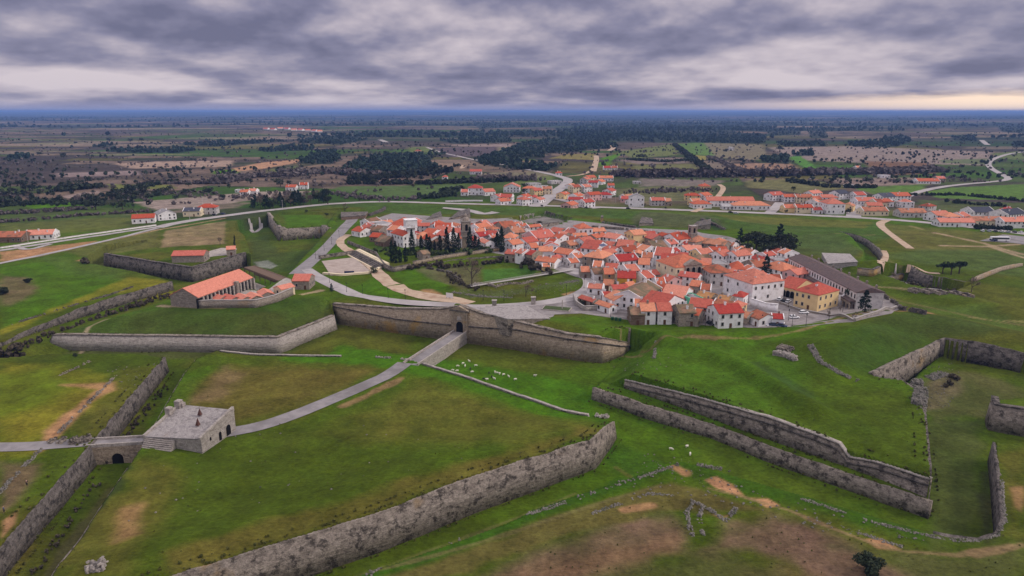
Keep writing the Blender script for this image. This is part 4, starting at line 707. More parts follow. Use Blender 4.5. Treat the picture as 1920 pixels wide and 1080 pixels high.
low_wall('low garden wall round the dark planted corner yard', A((1075, 558), (1080, 573), (1095, 583), (1131, 581)), 2.2, .5, 'pale stone', .03, cop='stone trim', group=G2, seed=34); low_wall('white yard wall behind the little low house', A((1405, 573), (1436, 583), (1458, 585)), 3.6, .5, 'whitewash', .02, cop='whitewash', group=G2, seed=35); low_wall('stone wall along the square, below the yellow building', A((1462, 569), (1500, 583), (1550, 592), (1600, 603)), 0.8, .5, 'house stone', .05, cop='stone trim', group=G2, seed=36); low_wall('pale kerb wall round the little park at the square corner', A((1602, 603), (1640, 590), (1680, 578)), 1.2, .6, 'pale stone', .05, cop='stone trim', group=G2, seed=37); low_wall('dark retaining wall running from the long barracks to the grass', A((1648, 552), (1680, 572), (1710, 585), (1735, 590)), 2.4, 1.0, 'dark stone', .2, group=G2, seed=38); low_wall('tall grey yard wall right of the white manor', A((1444, 552), (1462, 540), (1458, 528)), 4.5, .6, 'grey plaster', .02, cop='stone trim', group=G2, seed=39); low_wall('white yard wall between the yellow building and the barracks', A((1562, 570), (1578, 572), (1584, 566)), 4.5, .5, 'whitewash', .02, cop='whitewash', group=G2, seed=40)
low_wall('pale wall along the road by the far station', A((835, 379), (870, 378), (905, 378)), 1.6, .6, 'whitewash', .02, cop='pale stone', group=G2, seed=41); low_wall('white parapet beside the earth bank road at far left', A((0, 466), (150, 443), (293, 423)), 0.9, .5, 'whitewash', .02, cop='pale stone', group=G2, seed=42)
# castle ruin, buried walls and platforms behind the town
G3 = 'stone works half buried behind the town'
def plat(label, quad, h, mat, name='stone_platform', cat='platform', tilt=0.0, group=G3, base=None):
    b = MB(); pts = [G(*p) for p in quad]; c = np.mean(pts, 0); zs = [p[2] for p in pts]; base = min(zs) - 1.2 if base is None else base
    hs = h if hasattr(h, '__len__') else [h] * len(quad); t = thing(name, label, cat, tuple(c), group=group)
    q = [(p[0] - c[0], p[1] - c[1]) for p in pts]; b.prism(q, base - c[2], [z + k - c[2] for z, k in zip(zs, hs)], mat); b.build('body', t); r = MB(); s = [(a * 1.02, d * 1.02) for a, d in q]
    r.prism(s, [z + k - c[2] + .01 for z, k in zip(zs, hs)], [z + k - c[2] + .35 for z, k in zip(zs, hs)], 'dark stone' if mat != 'slab stone' else 'slab stone'); r.build('edging', t); return t
plat('pale sloping casemate behind the white courtyard building', A((800, 413), (829, 411), (826, 403), (812, 404)), [0.5, 2.5, 3, 1], 'pale stone'); plat('grey sloping casemate with a long ramp behind the church tower', A((842, 412), (882, 409), (880, 399), (858, 402)), [0.4, 4, 4, 2], 'rampart stone'); plat('small stone traverse in the far rampart, right of the tall white house', A((1198, 424), (1225, 422), (1222, 413), (1203, 414)), [2.4, 1, 1.5, 3], 'rampart stone'); plat('stone casemate front in the far rampart above the church nave', A((1296, 430), (1332, 430), (1332, 420), (1306, 421)), [1.2, 4, 4, 2], 'rampart stone'); plat('thin stone pier standing in the far grassy rampart', A((1126, 416), (1131, 416), (1131, 412), (1127, 412)), 3.5, 'warm stone'); plat('pale paved roof of the gun casemate beside the long barracks', A((1552, 503), (1607, 499), (1592, 486), (1540, 484)), [2.4, 2.4, 3, 3], 'slab stone')
plat('paved slab over the barracks yard ramp', A((1016, 428), (1048, 421), (1044, 418), (1000, 420)), [3, 2, 0.4, .5], 'rampart stone'); plat('walled earthen bastion neck left of the white courtyard building', A((640, 413), (685, 410), (690, 403), (640, 404)), 2.6, 'brown rubble')
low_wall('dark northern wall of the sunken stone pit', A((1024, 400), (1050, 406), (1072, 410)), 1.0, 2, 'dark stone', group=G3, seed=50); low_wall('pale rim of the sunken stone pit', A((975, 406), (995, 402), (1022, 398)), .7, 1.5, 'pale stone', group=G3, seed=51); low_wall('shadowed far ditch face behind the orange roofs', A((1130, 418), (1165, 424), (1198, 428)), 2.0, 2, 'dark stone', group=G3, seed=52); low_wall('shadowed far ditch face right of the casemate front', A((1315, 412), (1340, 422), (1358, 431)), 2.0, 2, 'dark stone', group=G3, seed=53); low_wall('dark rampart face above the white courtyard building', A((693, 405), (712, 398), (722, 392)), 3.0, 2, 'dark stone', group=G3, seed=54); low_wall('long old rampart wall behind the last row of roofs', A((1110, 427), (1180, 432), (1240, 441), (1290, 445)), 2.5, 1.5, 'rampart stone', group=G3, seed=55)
CP2 = CASTLE
scarp('inner stone lining of the sunken castle ruin', np.vstack([CP2[0:5]]), None, 'dark stone', 0.1, 1.2, .5, .8, rag=.9, seed=60, name='ruin_wall', group=None)
low_wall('tumbled wall inside the castle ruin beside the bare tree', A((800, 503), (845, 512), (865, 528)), 1.5, 1.2, 'dark stone', .5, group=G3, seed=61); low_wall('stone curb on the near side of the castle ruin', A((890, 533), (930, 538), (970, 533), (1000, 528)), 1.2, 1.2, 'rampart stone', .4, group=G3, seed=62); low_wall('pale stone scatter below the castle ruin', A((848, 548), (900, 556), (960, 558)), .7, 2.2, 'rubble', .9, group=G3, seed=63); low_wall('pale stone scatter on the ruin mound near the ring road', A((1010, 535), (1050, 532), (1085, 526)), .7, 2.0, 'rubble', .9, group=G3, seed=64)
def footbridge():
    a, b = G(882, 541), G(1074, 508); a[2] += 1.0; b[2] += .6; t = thing('footbridge', 'long thin grey walkway crossing the sunken castle ruin', 'footbridge', tuple((a + b) / 2)); c = (a + b) / 2; a -= c; b -= c
    d = (b - a); d2 = d[:2] / np.linalg.norm(d[:2]); n = np.array([-d2[1], d2[0]])
    def beam(name, o, w, h, z): m = MB(); m.quadmesh([(*(p[:2] + n * (o + s * w)), p[2] + z + k * h) for p in (a, b) for s, k in ((-1, 0), (1, 0), (1, 1), (-1, 1))], [(0, 3, 2, 1), (4, 5, 6, 7), (0, 1, 5, 4), (1, 2, 6, 5), (2, 3, 7, 6), (3, 0, 4, 7)], 'concrete'); m.build(name, t)
    beam('deck', 0, .8, .25, 0)
    for s in (-1, 1): beam('railing', s * .78, .06, .12, 1.0)
    for k in np.linspace(.08, .92, 9):
        m = MB(); p = a + d * k; m.tube((p[0], p[1], p[2] - 3.2), (p[0], p[1], p[2]), .12, .12, 'black iron'); m.build('post', t)
footbridge()
# ---------------------------------------------------------------- buildings
WCOL = {'w': 'whitewash', 'g': 'grey plaster', 's': 'house stone', 'y': 'yellow plaster', 'a': 'amber plaster', 'p': 'pink plaster', 'c': 'cream plaster', 'b': 'brown rubble', 'm': 'green plaster', 't': 'warm stone'}
RCOL = {'o': 'orange tile', 'r': 'red tile', 'p': 'pink tile', 'u': 'rust tile', 'b': 'brown tile', 'h': 'ochre tile', 'd': 'dark tile', 's': 'slate', 'f': 'grey sheet'}
WWORD = {'w': 'white', 'g': 'grey', 's': 'stone', 'y': 'yellow', 'a': 'amber yellow', 'p': 'pink', 'c': 'cream', 'b': 'rubble stone', 'm': 'mint green', 't': 'tan stone'}
RWORD = {'o': 'orange', 'r': 'red', 'p': 'pale red', 'u': 'rusty red', 'b': 'old brown', 'h': 'ochre', 'd': 'dark', 's': 'slate blue', 'f': 'grey'}
_wm = {}
def win_mesh(w, h, kind='window'):
    k = (w, h, kind)
    if k not in _wm:
        b = MB(); tr = 0.16
        if kind == 'door': b.box(-w / 2, w / 2, -.05, .06, 0, h, 'brown door')
        else:
            b.box(-w / 2 - tr, -w / 2, -.05, .09, -tr, h + tr, 'stone trim'); b.box(w / 2, w / 2 + tr, -.05, .09, -tr, h + tr, 'stone trim'); b.box(-w / 2, w / 2, -.05, .09, h, h + tr, 'stone trim'); b.box(-w / 2, w / 2, -.05, .11, -tr, 0, 'stone trim'); b.box(-w / 2, w / 2, -.05, .03, 0, h, 'dark glass')
        _wm[k] = b.mesh(kind)
    return _wm[k]
_cm = {}
def chimney_mesh(m):
    if m not in _cm:
        b = MB(); b.box(-.38, .38, -.38, .38, -1.2, 1.1, m); b.box(-.48, .48, -.48, .48, 1.1, 1.25, m); b.box(-.25, .25, -.25, .25, 1.25, 1.5, 'stone trim'); _cm[m] = b.mesh('chimney')
    return _cm[m]
HOUSES = []
def house(c, yaw, L, Wd, h, typ='g', wall='w', roof='r', nwin=None, chim=None, verge=None, label=None, cat='house', name='house', group='houses of the walled town', pitch=0.42, detail=True, gz=None, rng=random):
    gz = Hz(*c) if gz is None else gz
    wm, rm = WCOL[wall], RCOL[roof]; hl, hw = L / 2, Wd / 2; rise = hw * pitch * 2 * .5 * 1.0
    t = thing(name, label or 'house', cat, (c[0], c[1], gz), yaw, group)
    b = MB(); verge = (rng.random() < .45) if verge is None else verge
    if typ == 'g':
        prof = [(-hw, -1.5), (hw, -1.5), (hw, h), (0, h + rise - .12), (-hw, h)]; b.extrude_x(prof, -hl, hl, wm)
    else: b.box(-hl, hl, -hw, hw, -1.5, h, wm)
    b.build('wall', t)
    r = MB(); o = .35
    if typ == 'g':
        x0, x1 = (-hl + .35, hl - .35) if verge else (-hl - .2, hl + .2); s = rise / hw
        r.extrude_x([(-hw - o, h - o * s + .02), (0, h + rise + .02), (hw + o, h - o * s + .02), (hw + o, h - o * s + .26), (0, h + rise + .30), (-hw - o, h - o * s + .26)], x0, x1, rm)
    elif typ == 'h':
        x, y, k = hl + o, hw + o, max(0.0, hl - hw); z0, z1 = h + .02, h + rise * 1.12 + .1
        if k < .2: r.quadmesh([(-x, -y, z0), (x, -y, z0), (x, y, z0), (-x, y, z0), (0, 0, z1)], [(0, 1, 4), (1, 2, 4), (2, 3, 4), (3, 0, 4), (3, 2, 1, 0)], rm)
        else: r.quadmesh([(-x, -y, z0), (x, -y, z0), (x, y, z0), (-x, y, z0), (-k, 0, z1), (k, 0, z1)], [(0, 1, 5, 4), (1, 2, 5), (2, 3, 4, 5), (3, 0, 4), (3, 2, 1, 0)], rm)
        r.box(-x + .05, x - .05, -y + .05, y - .05, h - .12, h + .015, rm)
    elif typ == 's':   # lean-to
        r.quadmesh([(-hl - .2, -hw - .3, h + .05), (hl + .2, -hw - .3, h + .05), (hl + .2, hw + .1, h + rise), (-hl - .2, hw + .1, h + rise), (-hl - .2, -hw - .3, h + .25), (hl + .2, -hw - .3, h + .25), (hl + .2, hw + .1, h + rise + .2), (-hl - .2, hw + .1, h + rise + .2)], [(0, 3, 2, 1), (4, 5, 6, 7), (0, 1, 5, 4), (1, 2, 6, 5), (2, 3, 7, 6), (3, 0, 4, 7)], rm)
        r.box(-hl, hl, hw - .3, hw, h, h + rise - .02, wm)
    else:
        r.box(-hl + .3, hl - .3, -hw + .3, hw - .3, h + .004, h + .2, rm); 
        for a in ((-hl, hl, -hw, -hw + .3), (-hl, hl, hw - .3, hw), (-hl, -hl + .3, -hw + .3, hw - .3), (hl - .3, hl, -hw + .3, hw - .3)): r.box(*a, h, h + .6, wm)
    ro = r.build('roof', t)
    if typ == 'g' and verge:
        s = rise / hw
        for sx in (-1, 1):
            v = MB(); x0, x1 = sorted((sx * (hl - .35), sx * (hl + .06)))
            v.extrude_x([(-hw - o, h - o * s + .05), (0, h + rise + .05), (hw + o, h - o * s + .05), (hw + o, h - o * s + .5), (0, h + rise + .52), (-hw - o, h - o * s + .5)], x0, x1, 'whitewash' if wall in 'wgpcya' else wm); v.build('verge', t)
    if detail:
        cx, sx = math.cos(yaw), math.sin(yaw)
        floors = 2 if h > 4.8 else 1; fh = h / floors; wh = min(1.45, fh * .52)
        for (nx, ny, ln, dist) in ((0, -1, L, hw), (0, 1, L, hw), (-1, 0, Wd, hl), (1, 0, Wd, hl)):
            wn = (nx * cx - ny * sx, nx * sx + ny * cx)
            if wn[0] * -c[0] + wn[1] * -c[1] < 0.15 * math.hypot(*c): continue
            n = nwin if (nwin and ln == L) else max(1, int(ln / 3.4)) if ln > 4 else 0
            ra = math.atan2(-nx, ny)
            for fl in range(floors):
                for i in range(n):
                    if rng.random() < .12: continue
                    q = (i + .5) / n * ln - ln / 2; dr = fl == 0 and (i == n // 2) and ln == L
                    me = win_mesh(1.1, 2.1, 'door') if dr else win_mesh(.95, round(wh, 1))
                    w = obj('door' if dr else 'window', me, t); w.location = (nx * dist + (-ny) * q, ny * dist + nx * q, .05 if dr else fl * fh + fh * .36)
                    w.rotation_euler.z = ra
        for k in range(rng.choice((0, 1, 1, 2)) if chim is None else chim):
            ch = obj('chimney', chimney_mesh('whitewash' if rng.random() < .8 else 'house stone'), ro)
            yy = rng.uniform(-.6, .6) * hw; ch.location = (rng.uniform(-.8, .8) * hl * .8, yy, h + (rise * (1 - abs(yy) / hw) if typ in 'gh' else 0) + (.2 if typ == 'g' else -.3))
    t['_sz'] = (L, Wd)
    HOUSES.append(dict(o=t, c=np.array(c), yaw=yaw, L=L, W=Wd, wall=wall, roof=roof, typ=typ, h=h, fixed=label is not None, group=group))
    return t
def ridge(x1, y1, x2, y2, Wd, h, typ='g', wall='w', roof='r', **kw):
    """house given by the two ends of its ridge in the picture"""
    rise = Wd / 2 * .42; a, b = P(x1, y1, h + rise), P(x2, y2, h + rise); d = b - a
    return house((a[:2] + b[:2]) / 2, math.atan2(d[1], d[0]), max(5.0, float(np.hypot(d[0], d[1]))), Wd, h, typ, wall, roof, **kw)
def corners(A_, B_, C_, h, typ, wall, roof, z=0.0, **kw):
    a, b, c = (P2(*p, z) for p in (A_, B_, C_)); d = b - a; L = np.hypot(*d); u = d / L; n = np.array([-u[1], u[0]]); D = float(np.dot(c - b, n))
    return house((a + b) / 2 + n * D / 2, math.atan2(u[1], u[0]), float(L), abs(D), h, typ, wall, roof, **kw)
# ---- landmark buildings
corners((1355, 549), (1409, 568), (1443, 552), 9.2, 'h', 'w', 'r', nwin=3, chim=0, label='large white manor with red hipped roof and skylights, on the square', name='manor', cat='manor', group=None)
man = HOUSES[-1]
for k in ((-.25, -.45), (.05, -.5), (.3, -.42), (.4, .1)):
    s = MB(); s.box(-.5, .5, -.4, .4, -.1, .14, 'white paint'); s.box(-.38, .38, -.3, .3, .14, .17, 'dark glass'); o = s.build('skylight', man['o'].children[1]); o.location = (k[0] * man['L'], k[1] * man['W'] * .6, 9.2 + man['W'] / 2 * .42 * (1 - abs(k[1]) * 1.1))
corners((1487, 574), (1531, 585), (1561, 572), 7.8, 'h', 'y', 'r', nwin=4, chim=1, label='yellow two storey building with red hipped roof on the square', name='public_building', cat='building', group=None)
def arches(t, L, y, h, n, w, ah, z0=0, side=-1, depth=.12, xs=None):
    for i in range(n):
        x = (i + .5) / n * L - L / 2 if xs is None else xs[i]; b = MB(); pts = [(-w / 2, 0), (w / 2, 0)] + [(w / 2 * math.cos(a), ah - w / 2 + w / 2 * math.sin(a)) for a in np.linspace(0, math.pi, 9)]
        m = len(pts); b.quadmesh([(p[0], -depth, p[1]) for p in pts] + [(p[0], .4, p[1]) for p in pts], [tuple(range(m)), tuple(range(m, 2 * m))[::-1]] + [((i2 + 1) % m, i2, m + i2, m + (i2 + 1) % m) for i2 in range(m)], 'dark opening')
        ring = [(w / 2 + .25, 0), (w / 2 + .25, ah - w / 2)] + [((w / 2 + .25) * math.cos(a), ah - w / 2 + (w / 2 + .25) * math.sin(a)) for a in np.linspace(.1, math.pi - .1, 9)] + [(-w / 2 - .25, ah - w / 2), (-w / 2 - .25, 0)]
        inn = [(w / 2, 0), (w / 2, ah - w / 2)] + [(w / 2 * math.cos(a), ah - w / 2 + w / 2 * math.sin(a)) for a in np.linspace(.1, math.pi - .1, 9)] + [(-w / 2, ah - w / 2), (-w / 2, 0)]
        q = len(ring); b.quadmesh([(p[0], -.2, p[1]) for p in ring] + [(p[0], -.2, p[1]) for p in inn], [(k, k + 1, q + k + 1, q + k) for k in range(q - 1)], 'stone trim')
        o = b.build('arch', t); o.location = (x, y, z0); o.rotation_euler.z = 0 if side < 0 else math.pi
corners((1457, 553), (1489, 561), (1512, 548), 4.8, 'g', 'y', 'r', nwin=1, chim=0, verge=False, label='yellow arcaded wing with four arches beside the yellow building', name='arcade_wing', cat='building', group=None, detail=False)
arches(HOUSES[-1]['o'], HOUSES[-1]['L'], -HOUSES[-1]['W'] / 2, 0, 4, 2.2, 3.4)
corners((1229, 517), (1265, 532), (1312, 519), 8.6, 'h', 'c', 'o', nwin=3, chim=0, label='cream town hall with pediment and three tall arches', name='town_hall', cat='town hall', group=None)
th = HOUSES[-1]
def pediment():
    t = th['o']; hl, hw = th['L'] / 2, th['W'] / 2
    e = obj('portico', None, t); e.location = (hl, 0, 0); e.rotation_euler.z = math.pi / 2
    b = MB(); w = 5.2; b.box(-w, w, -.35, .5, 0, 9.4, 'house stone'); b.quadmesh([(-w - .4, -.6, 9.4), (w + .4, -.6, 9.4), (0, -.6, 12.2), (-w - .4, 2.5, 9.4), (w + .4, 2.5, 9.4), (0, 2.5, 12.2)], [(0, 1, 2), (5, 4, 3), (0, 3, 4, 1), (1, 4, 5, 2), (2, 5, 3, 0)], 'house stone'); b.build('pediment', e)
    arches(e, 2 * w, -.36, 0, 3, 2.0, 5.2, 3.0)
pediment()
def tower(name, label, px, w, segs, mats, belfry=None, roof=None, yaw=.6, cat='tower'):
    c = G(*px); t = thing(name, label, cat, tuple(c), yaw); z = 0
    for i, ((h, k), m) in enumerate(zip(segs, mats)):
        b = MB(); b.box(-w * k / 2, w * k / 2, -w * k / 2, w * k / 2, z - (1 if i == 0 else 0), z + h, m); b.build('shaft' if i == 0 else 'stage', t)
        z += h
        if i < len(segs): q = MB(); e = w * max(k, segs[min(i + 1, len(segs) - 1)][1]) / 2 + .3; q.box(-e, e, -e, e, z, z + .35, 'stone trim' if m != 'whitewash' else 'whitewash'); q.build('cornice', t); z += .35
    if belfry:
        zb, bw, bh, k = belfry; 
        for a in range(4):
            b = MB(); pts = [(-bw / 2, 0), (bw / 2, 0)] + [(bw / 2 * math.cos(s), bh - bw / 2 + bw / 2 * math.sin(s)) for s in np.linspace(0, math.pi, 9)]; m = len(pts)
            b.quadmesh([(p[0], -.12, p[1]) for p in pts] + [(p[0], .2, p[1]) for p in pts], [tuple(range(m)), tuple(range(m, 2 * m))[::-1]] + [((i + 1) % m, i, m + i, m + (i + 1) % m) for i in range(m)], 'dark opening')
            o = b.build('bell_opening', t); r = w * k / 2; o.rotation_euler.z = a * math.pi / 2; o.location = (r * math.sin(a * math.pi / 2), -r * math.cos(a * math.pi / 2), zb)
    if roof == 'dome':
        b = MB(); n = 12; pr = [(w * .44, 0), (w * .42, .9), (w * .33, 1.8), (w * .18, 2.5), (w * .17, 3.3), (w * .24, 3.45), (w * .15, 3.9), (.02, 4.9)]
        b.quadmesh([(r * math.cos(2 * math.pi * i / n), r * math.sin(2 * math.pi * i / n), z + q) for r, q in pr for i in range(n)], [(j * n + i, j * n + (i + 1) % n, (j + 1) * n + (i + 1) % n, (j + 1) * n + i) for j in range(len(pr) - 1) for i in range(n)], 'house stone'); b.build('cupola', t)
        for sx in (-1, 1):
            for sy in (-1, 1): f = MB(); f.tube((sx * w * .45, sy * w * .45, z), (sx * w * .45, sy * w * .45, z + 1.5), .35, .05, 'house stone'); f.build('pinnacle', t)
    elif roof == 'open':
        for sx in (-1, 1):
            for sy in (-1, 1): f = MB(); f.tube((sx * w * .45, sy * w * .45, z), (sx * w * .45, sy * w * .45, z + 1.2), .3, .05, 'house stone'); f.build('pinnacle', t)
    return t
tower('church_tower', 'dark stone church tower with cupola standing among the cypresses', (874, 470), 5.6, [(9.5, .82), (3, 1.0), (6.2, 1.0)], ['warm stone', 'house stone', 'house stone'], (13.6, 1.7, 4.2, 1.0), 'dome', .25, 'church tower')
tower('clock_tower', 'white square tower with a wide flat top beside the row of cypresses', (771, 462), 5.0, [(13.2, 1.0), (4.6, 1.55)], ['whitewash', 'whitewash'], (9.6, 1.2, 2.6, 1.0), None, .35)
tower('bell_tower', 'small square stone bell tower of the long nave', (1297, 462), 4.6, [(9, 1.0), (4.5, .95)], ['house stone', 'house stone'], (9.6, 1.3, 3.2, .95), 'open', .3, 'bell tower')
ridge(1310, 445, 1365, 452, 11, 6.5, 'g', 's', 'u', chim=0, label='long stone church nave with rusty red roof behind the small bell tower', name='church', cat='church', group=None, verge=False)
ridge(1302, 441, 1316, 443, 14, 8, 'h', 's', 'u', chim=0, label='taller hipped chancel of stone beside the small bell tower', name='church', cat='church', group=None, detail=False)
def long_barracks():
    a, b = P2(1479, 484, 8), P2(1607, 549, 8); d = b - a; L = float(np.hypot(*d)); u = d / L; n = np.array([-u[1], u[0]]);
    if n[0] < 0: n = -n
    D = 12.5; c = (a + b) / 2 + n * D / 2; yaw = math.atan2(u[1], u[0]); flip = float(np.dot(n, (-math.sin(yaw), math.cos(yaw)))) > 0
    t = thing('barracks', 'very long white barracks with dark roof and an arcade below', 'barracks', (*c, 0), yaw); s = -1 if flip else 1; hl, hw = L / 2, D / 2
    w = MB(); w.box(-hl, hl, -hw, hw, -1, 8, 'grey plaster'); w.build('wall', t); u2 = MB(); y0, y1 = sorted((s * (hw + .02), s * (hw - .2))); u2.box(-hl + .3, hl - .3, y0, y1, 4.6, 7.8, 'whitewash'); u2.build('upper_wall', t)
    r = MB(); r.extrude_x([(-hw - .5, 8), (hw + .5, 8), (hw + .5, 8.25), (0, 10.4), (-hw - .5, 8.25)], -hl - .3, hl + .3, 'dark tile'); ro = r.build('roof', t)
    g = MB(); y0, y1 = sorted((s * (hw + .05), s * (hw + 3.2))); g.box(-hl, hl, y0, y1, 3.75, 4.25, 'dark tile'); g.build('gallery_roof', t)
    f = MB(); y0, y1 = sorted((s * (hw + 2.6), s * (hw + 3.1))); f.box(-hl, hl, y0, y1, 3.0, 3.74, 'house stone'); f.build('arcade_beam', t)
    N_ = 26
    for i in range(N_ + 1):
        p = MB(); x = -hl + L * i / N_; p.box(x - .5, x + .5, y0, y1, -1, 3.0, 'house stone'); p.build('pillar', t)
        if i < N_:
            q = MB(); x0 = x + .5; x1 = -hl + L * (i + 1) / N_ - .5; cx = (x0 + x1) / 2; rr = (x1 - x0) / 2; ar = [(cx + rr * math.cos(k), 1.6 + min(1.38, rr) * math.sin(k)) for k in np.linspace(0, math.pi, 8)]
            for k in range(7): q.quadmesh([(ar[k][0], y, ar[k][1]) for y in (y0 + .02, y1 - .02)] + [(ar[k + 1][0], y, ar[k + 1][1]) for y in (y0 + .02, y1 - .02)] + [(ar[k][0], y, 2.998) for y in (y0 + .02, y1 - .02)] + [(ar[k + 1][0], y, 2.998) for y in (y0 + .02, y1 - .02)], [(0, 1, 3, 2), (0, 2, 6, 4), (1, 5, 7, 3), (4, 6, 7, 5)], 'house stone')
            q.build('arch', t)
            o = obj('window', win_mesh(1.0, 1.9), t); o.location = (x + L / N_ / 2, s * (hw + .03), 5.0); o.rotation_euler.z = 0 if s < 0 else math.pi
            if s < 0: o.rotation_euler.z = math.pi * 0
            o = obj('door', win_mesh(1.1, 2.1, 'door'), t); o.location = (x + L / N_ / 2, s * (hw + .03), 0)
    for i in range(9):
        o = obj('chimney', chimney_mesh('house stone'), ro); o.location = (-hl + L * (i + .5) / 9, -s * hw * .75, 9.2)
    return L
long_barracks()
def ravelin_house():
    A_, B_ = P(271, 838, -4), P(380, 851, -4); u = (B_ - A_)[:2]; L = float(np.hypot(*u)); u /= L; n = np.array([-u[1], u[0]]); D = 15.5; c = (A_ + B_)[:2] / 2 + n * D / 2; yaw = math.atan2(u[1], u[0])
    t = thing('guardhouse', 'pale stone guardhouse with sloping slab roof and outside steps', 'guardhouse', (*c, -4.0), yaw); hl, hw = L / 2, D / 2; f, bk = 4.2, 6.0
    b = MB(); b.quadmesh([(-hl, -hw, -2), (hl, -hw, -2), (hl, hw, -2), (-hl, hw, -2), (-hl, -hw, f - 1.2), (hl, -hw, f), (hl, hw, bk), (-hl, hw, bk)], [(0, 3, 2, 1), (4, 5, 6, 7), (0, 1, 5, 4), (1, 2, 6, 5), (2, 3, 7, 6), (3, 0, 4, 7)], 'pale stone'); b.build('wall', t)
    r = MB(); r.quadmesh([(-hl + .8, -hw - .1, f - 1.15), (hl - .8, -hw - .1, f + .05), (hl - .8, hw + .1, bk + .05), (-hl + .8, hw + .1, bk + .05), (-hl + .8, -hw - .1, f - .85), (hl - .8, -hw - .1, f + .3), (hl - .8, hw + .1, bk + .3), (-hl + .8, hw + .1, bk + .3)], [(0, 3, 2, 1), (4, 5, 6, 7), (0, 1, 5, 4), (1, 2, 6, 5), (2, 3, 7, 6), (3, 0, 4, 7)], 'slab stone'); r.build('roof', t)
    for sx, z0, z1 in ((-1, f - 1.2, bk + .1), (1, f, bk + .6)):
        p = MB(); x0, x1 = sorted((sx * hl + sx * .02, sx * (hl - .8))); p.quadmesh([(x0, -hw - .15, z0 - .5), (x1, -hw - .15, z0 - .5), (x1, hw + .15, z1 - .5), (x0, hw + .15, z1 - .5), (x0, -hw - .15, z0 + .75), (x1, -hw - .15, z0 + .75), (x1, hw + .15, z1 + .75), (x0, hw + .15, z1 + .75)], [(0, 3, 2, 1), (4, 5, 6, 7), (0, 1, 5, 4), (1, 2, 6, 5), (2, 3, 7, 6), (3, 0, 4, 7)], 'pale stone'); p.build('parapet', t)
    for k in range(8):
        s = MB(); z = f - 1.1 - k * .4; s.box(-hl + 1.0, hl * .12, -hw - .5 - k * .38, -hw - .12 - k * .38, -2, z, 'pale stone'); s.build('step', t)
    for x, y, h, w in ((-hl + 1.0, hw - 1.2, 2.2, .9), (-hl + .6, hw * .35, 1.6, .8), (-hl + 1.8, hw - .8, 1.4, .7)): p = MB(); p.box(x - w, x + w, y - w, y + w, bk - 2, bk + h, 'pale stone'); p.build('pier', t)
    for x, y, h in ((hl * .1, hw * .45, 2.2), (hl * .42, -hw * .2, 2.3)):
        p = MB(); zz = f + (bk - f) * (y + hw) / D + .3; p.quadmesh([(x - .5, y - .5, zz), (x + .5, y - .5, zz), (x + .5, y + .5, zz), (x - .5, y + .5, zz), (x + .1, y, zz + h)], [(0, 1, 4), (1, 2, 4), (2, 3, 4), (3, 0, 4), (3, 2, 1, 0)], 'rust steel'); p.build('vent_cowl', t)
    for y, w, h, z in ((hw * .55, 2.0, 3.2, 0), (hw * .05, 1.1, 2.6, 0.2), (-hw * .5, .6, 1.0, 2.2)):
        p = MB(); pts = [(-w / 2, 0), (w / 2, 0)] + [(w / 2 * math.cos(a), h - w / 2 + w / 2 * math.sin(a)) for a in np.linspace(0, math.pi, 9)]; m = len(pts)
        p.quadmesh([(.1, q[0], q[1]) for q in pts] + [(-.3, q[0], q[1]) for q in pts], [tuple(range(m)), tuple(range(m, 2 * m))[::-1]] + [((i + 1) % m, i, m + i, m + (i + 1) % m) for i in range(m)], 'dark opening'); o = p.build('doorway', t); o.location = (hl, y, z)
ravelin_house()
def causeway(name, label, L0, L1, width, depth, mat, arch=None, wall=0.9):
    """a bridge between two picture points, solid below, with parapets"""
    a, b = L0, L1; d = (b - a)[:2]; L = float(np.hypot(*d)); u = d / L; yaw = math.atan2(u[1], u[0]); t = thing(name, label, 'bridge', tuple(a), yaw); dz = b[2] - a[2]; w = width / 2
    m = MB(); x0 = -1; x1 = L + 1; m.quadmesh([(x0, -w, -depth), (x1, -w, -depth), (x1, w, -depth), (x0, w, -depth), (x0, -w, -.05), (x1, -w, dz - .05), (x1, w, dz - .05), (x0, w, -.05)], [(0, 3, 2, 1), (4, 5, 6, 7), (0, 1, 5, 4), (1, 2, 6, 5), (2, 3, 7, 6), (3, 0, 4, 7)], mat); m.build('body', t)
    m = MB(); e = w - .55; m.quadmesh([(x0, -e, -.04), (x1, -e, dz - .04), (x1, e, dz - .04), (x0, e, -.04), (x0, -e, .12), (x1, -e, dz + .12), (x1, e, dz + .12), (x0, e, .12)], [(0, 3, 2, 1), (4, 5, 6, 7), (0, 1, 5, 4), (1, 2, 6, 5), (2, 3, 7, 6), (3, 0, 4, 7)], 'tarmac'); m.build('roadway', t)
    for s in (-1, 1):
        m = MB(); y0, y1 = sorted((s * (w + .04), s * (w - .5))); m.quadmesh([(x0, y0, -.2), (x1, y0, dz - .2), (x1, y1, dz - .2), (x0, y1, -.2), (x0, y0, wall), (x1, y0, dz + wall), (x1, y1, dz + wall), (x0, y1, wall)], [(0, 3, 2, 1), (4, 5, 6, 7), (0, 1, 5, 4), (1, 2, 6, 5), (2, 3, 7, 6), (3, 0, 4, 7)], 'pale stone' if mat != 'brown rubble' else mat); m.build('parapet', t)
    if arch:
        x, aw, ah, zb = arch; p = MB(); pts = [(-aw / 2, 0), (aw / 2, 0)] + [(aw / 2 * math.cos(k), ah - aw / 2 + aw / 2 * math.sin(k)) for k in np.linspace(0, math.pi, 10)]; k = len(pts)
        p.quadmesh([(q[0], -w - .06, q[1]) for q in pts] + [(q[0], w + .06, q[1]) for q in pts], [tuple(range(k)), tuple(range(k, 2 * k))[::-1]] + [((i + 1) % k, i, k + i, k + (i + 1) % k) for i in range(k)], 'dark opening'); o = p.build('arch', t); o.location = (x, 0, zb)
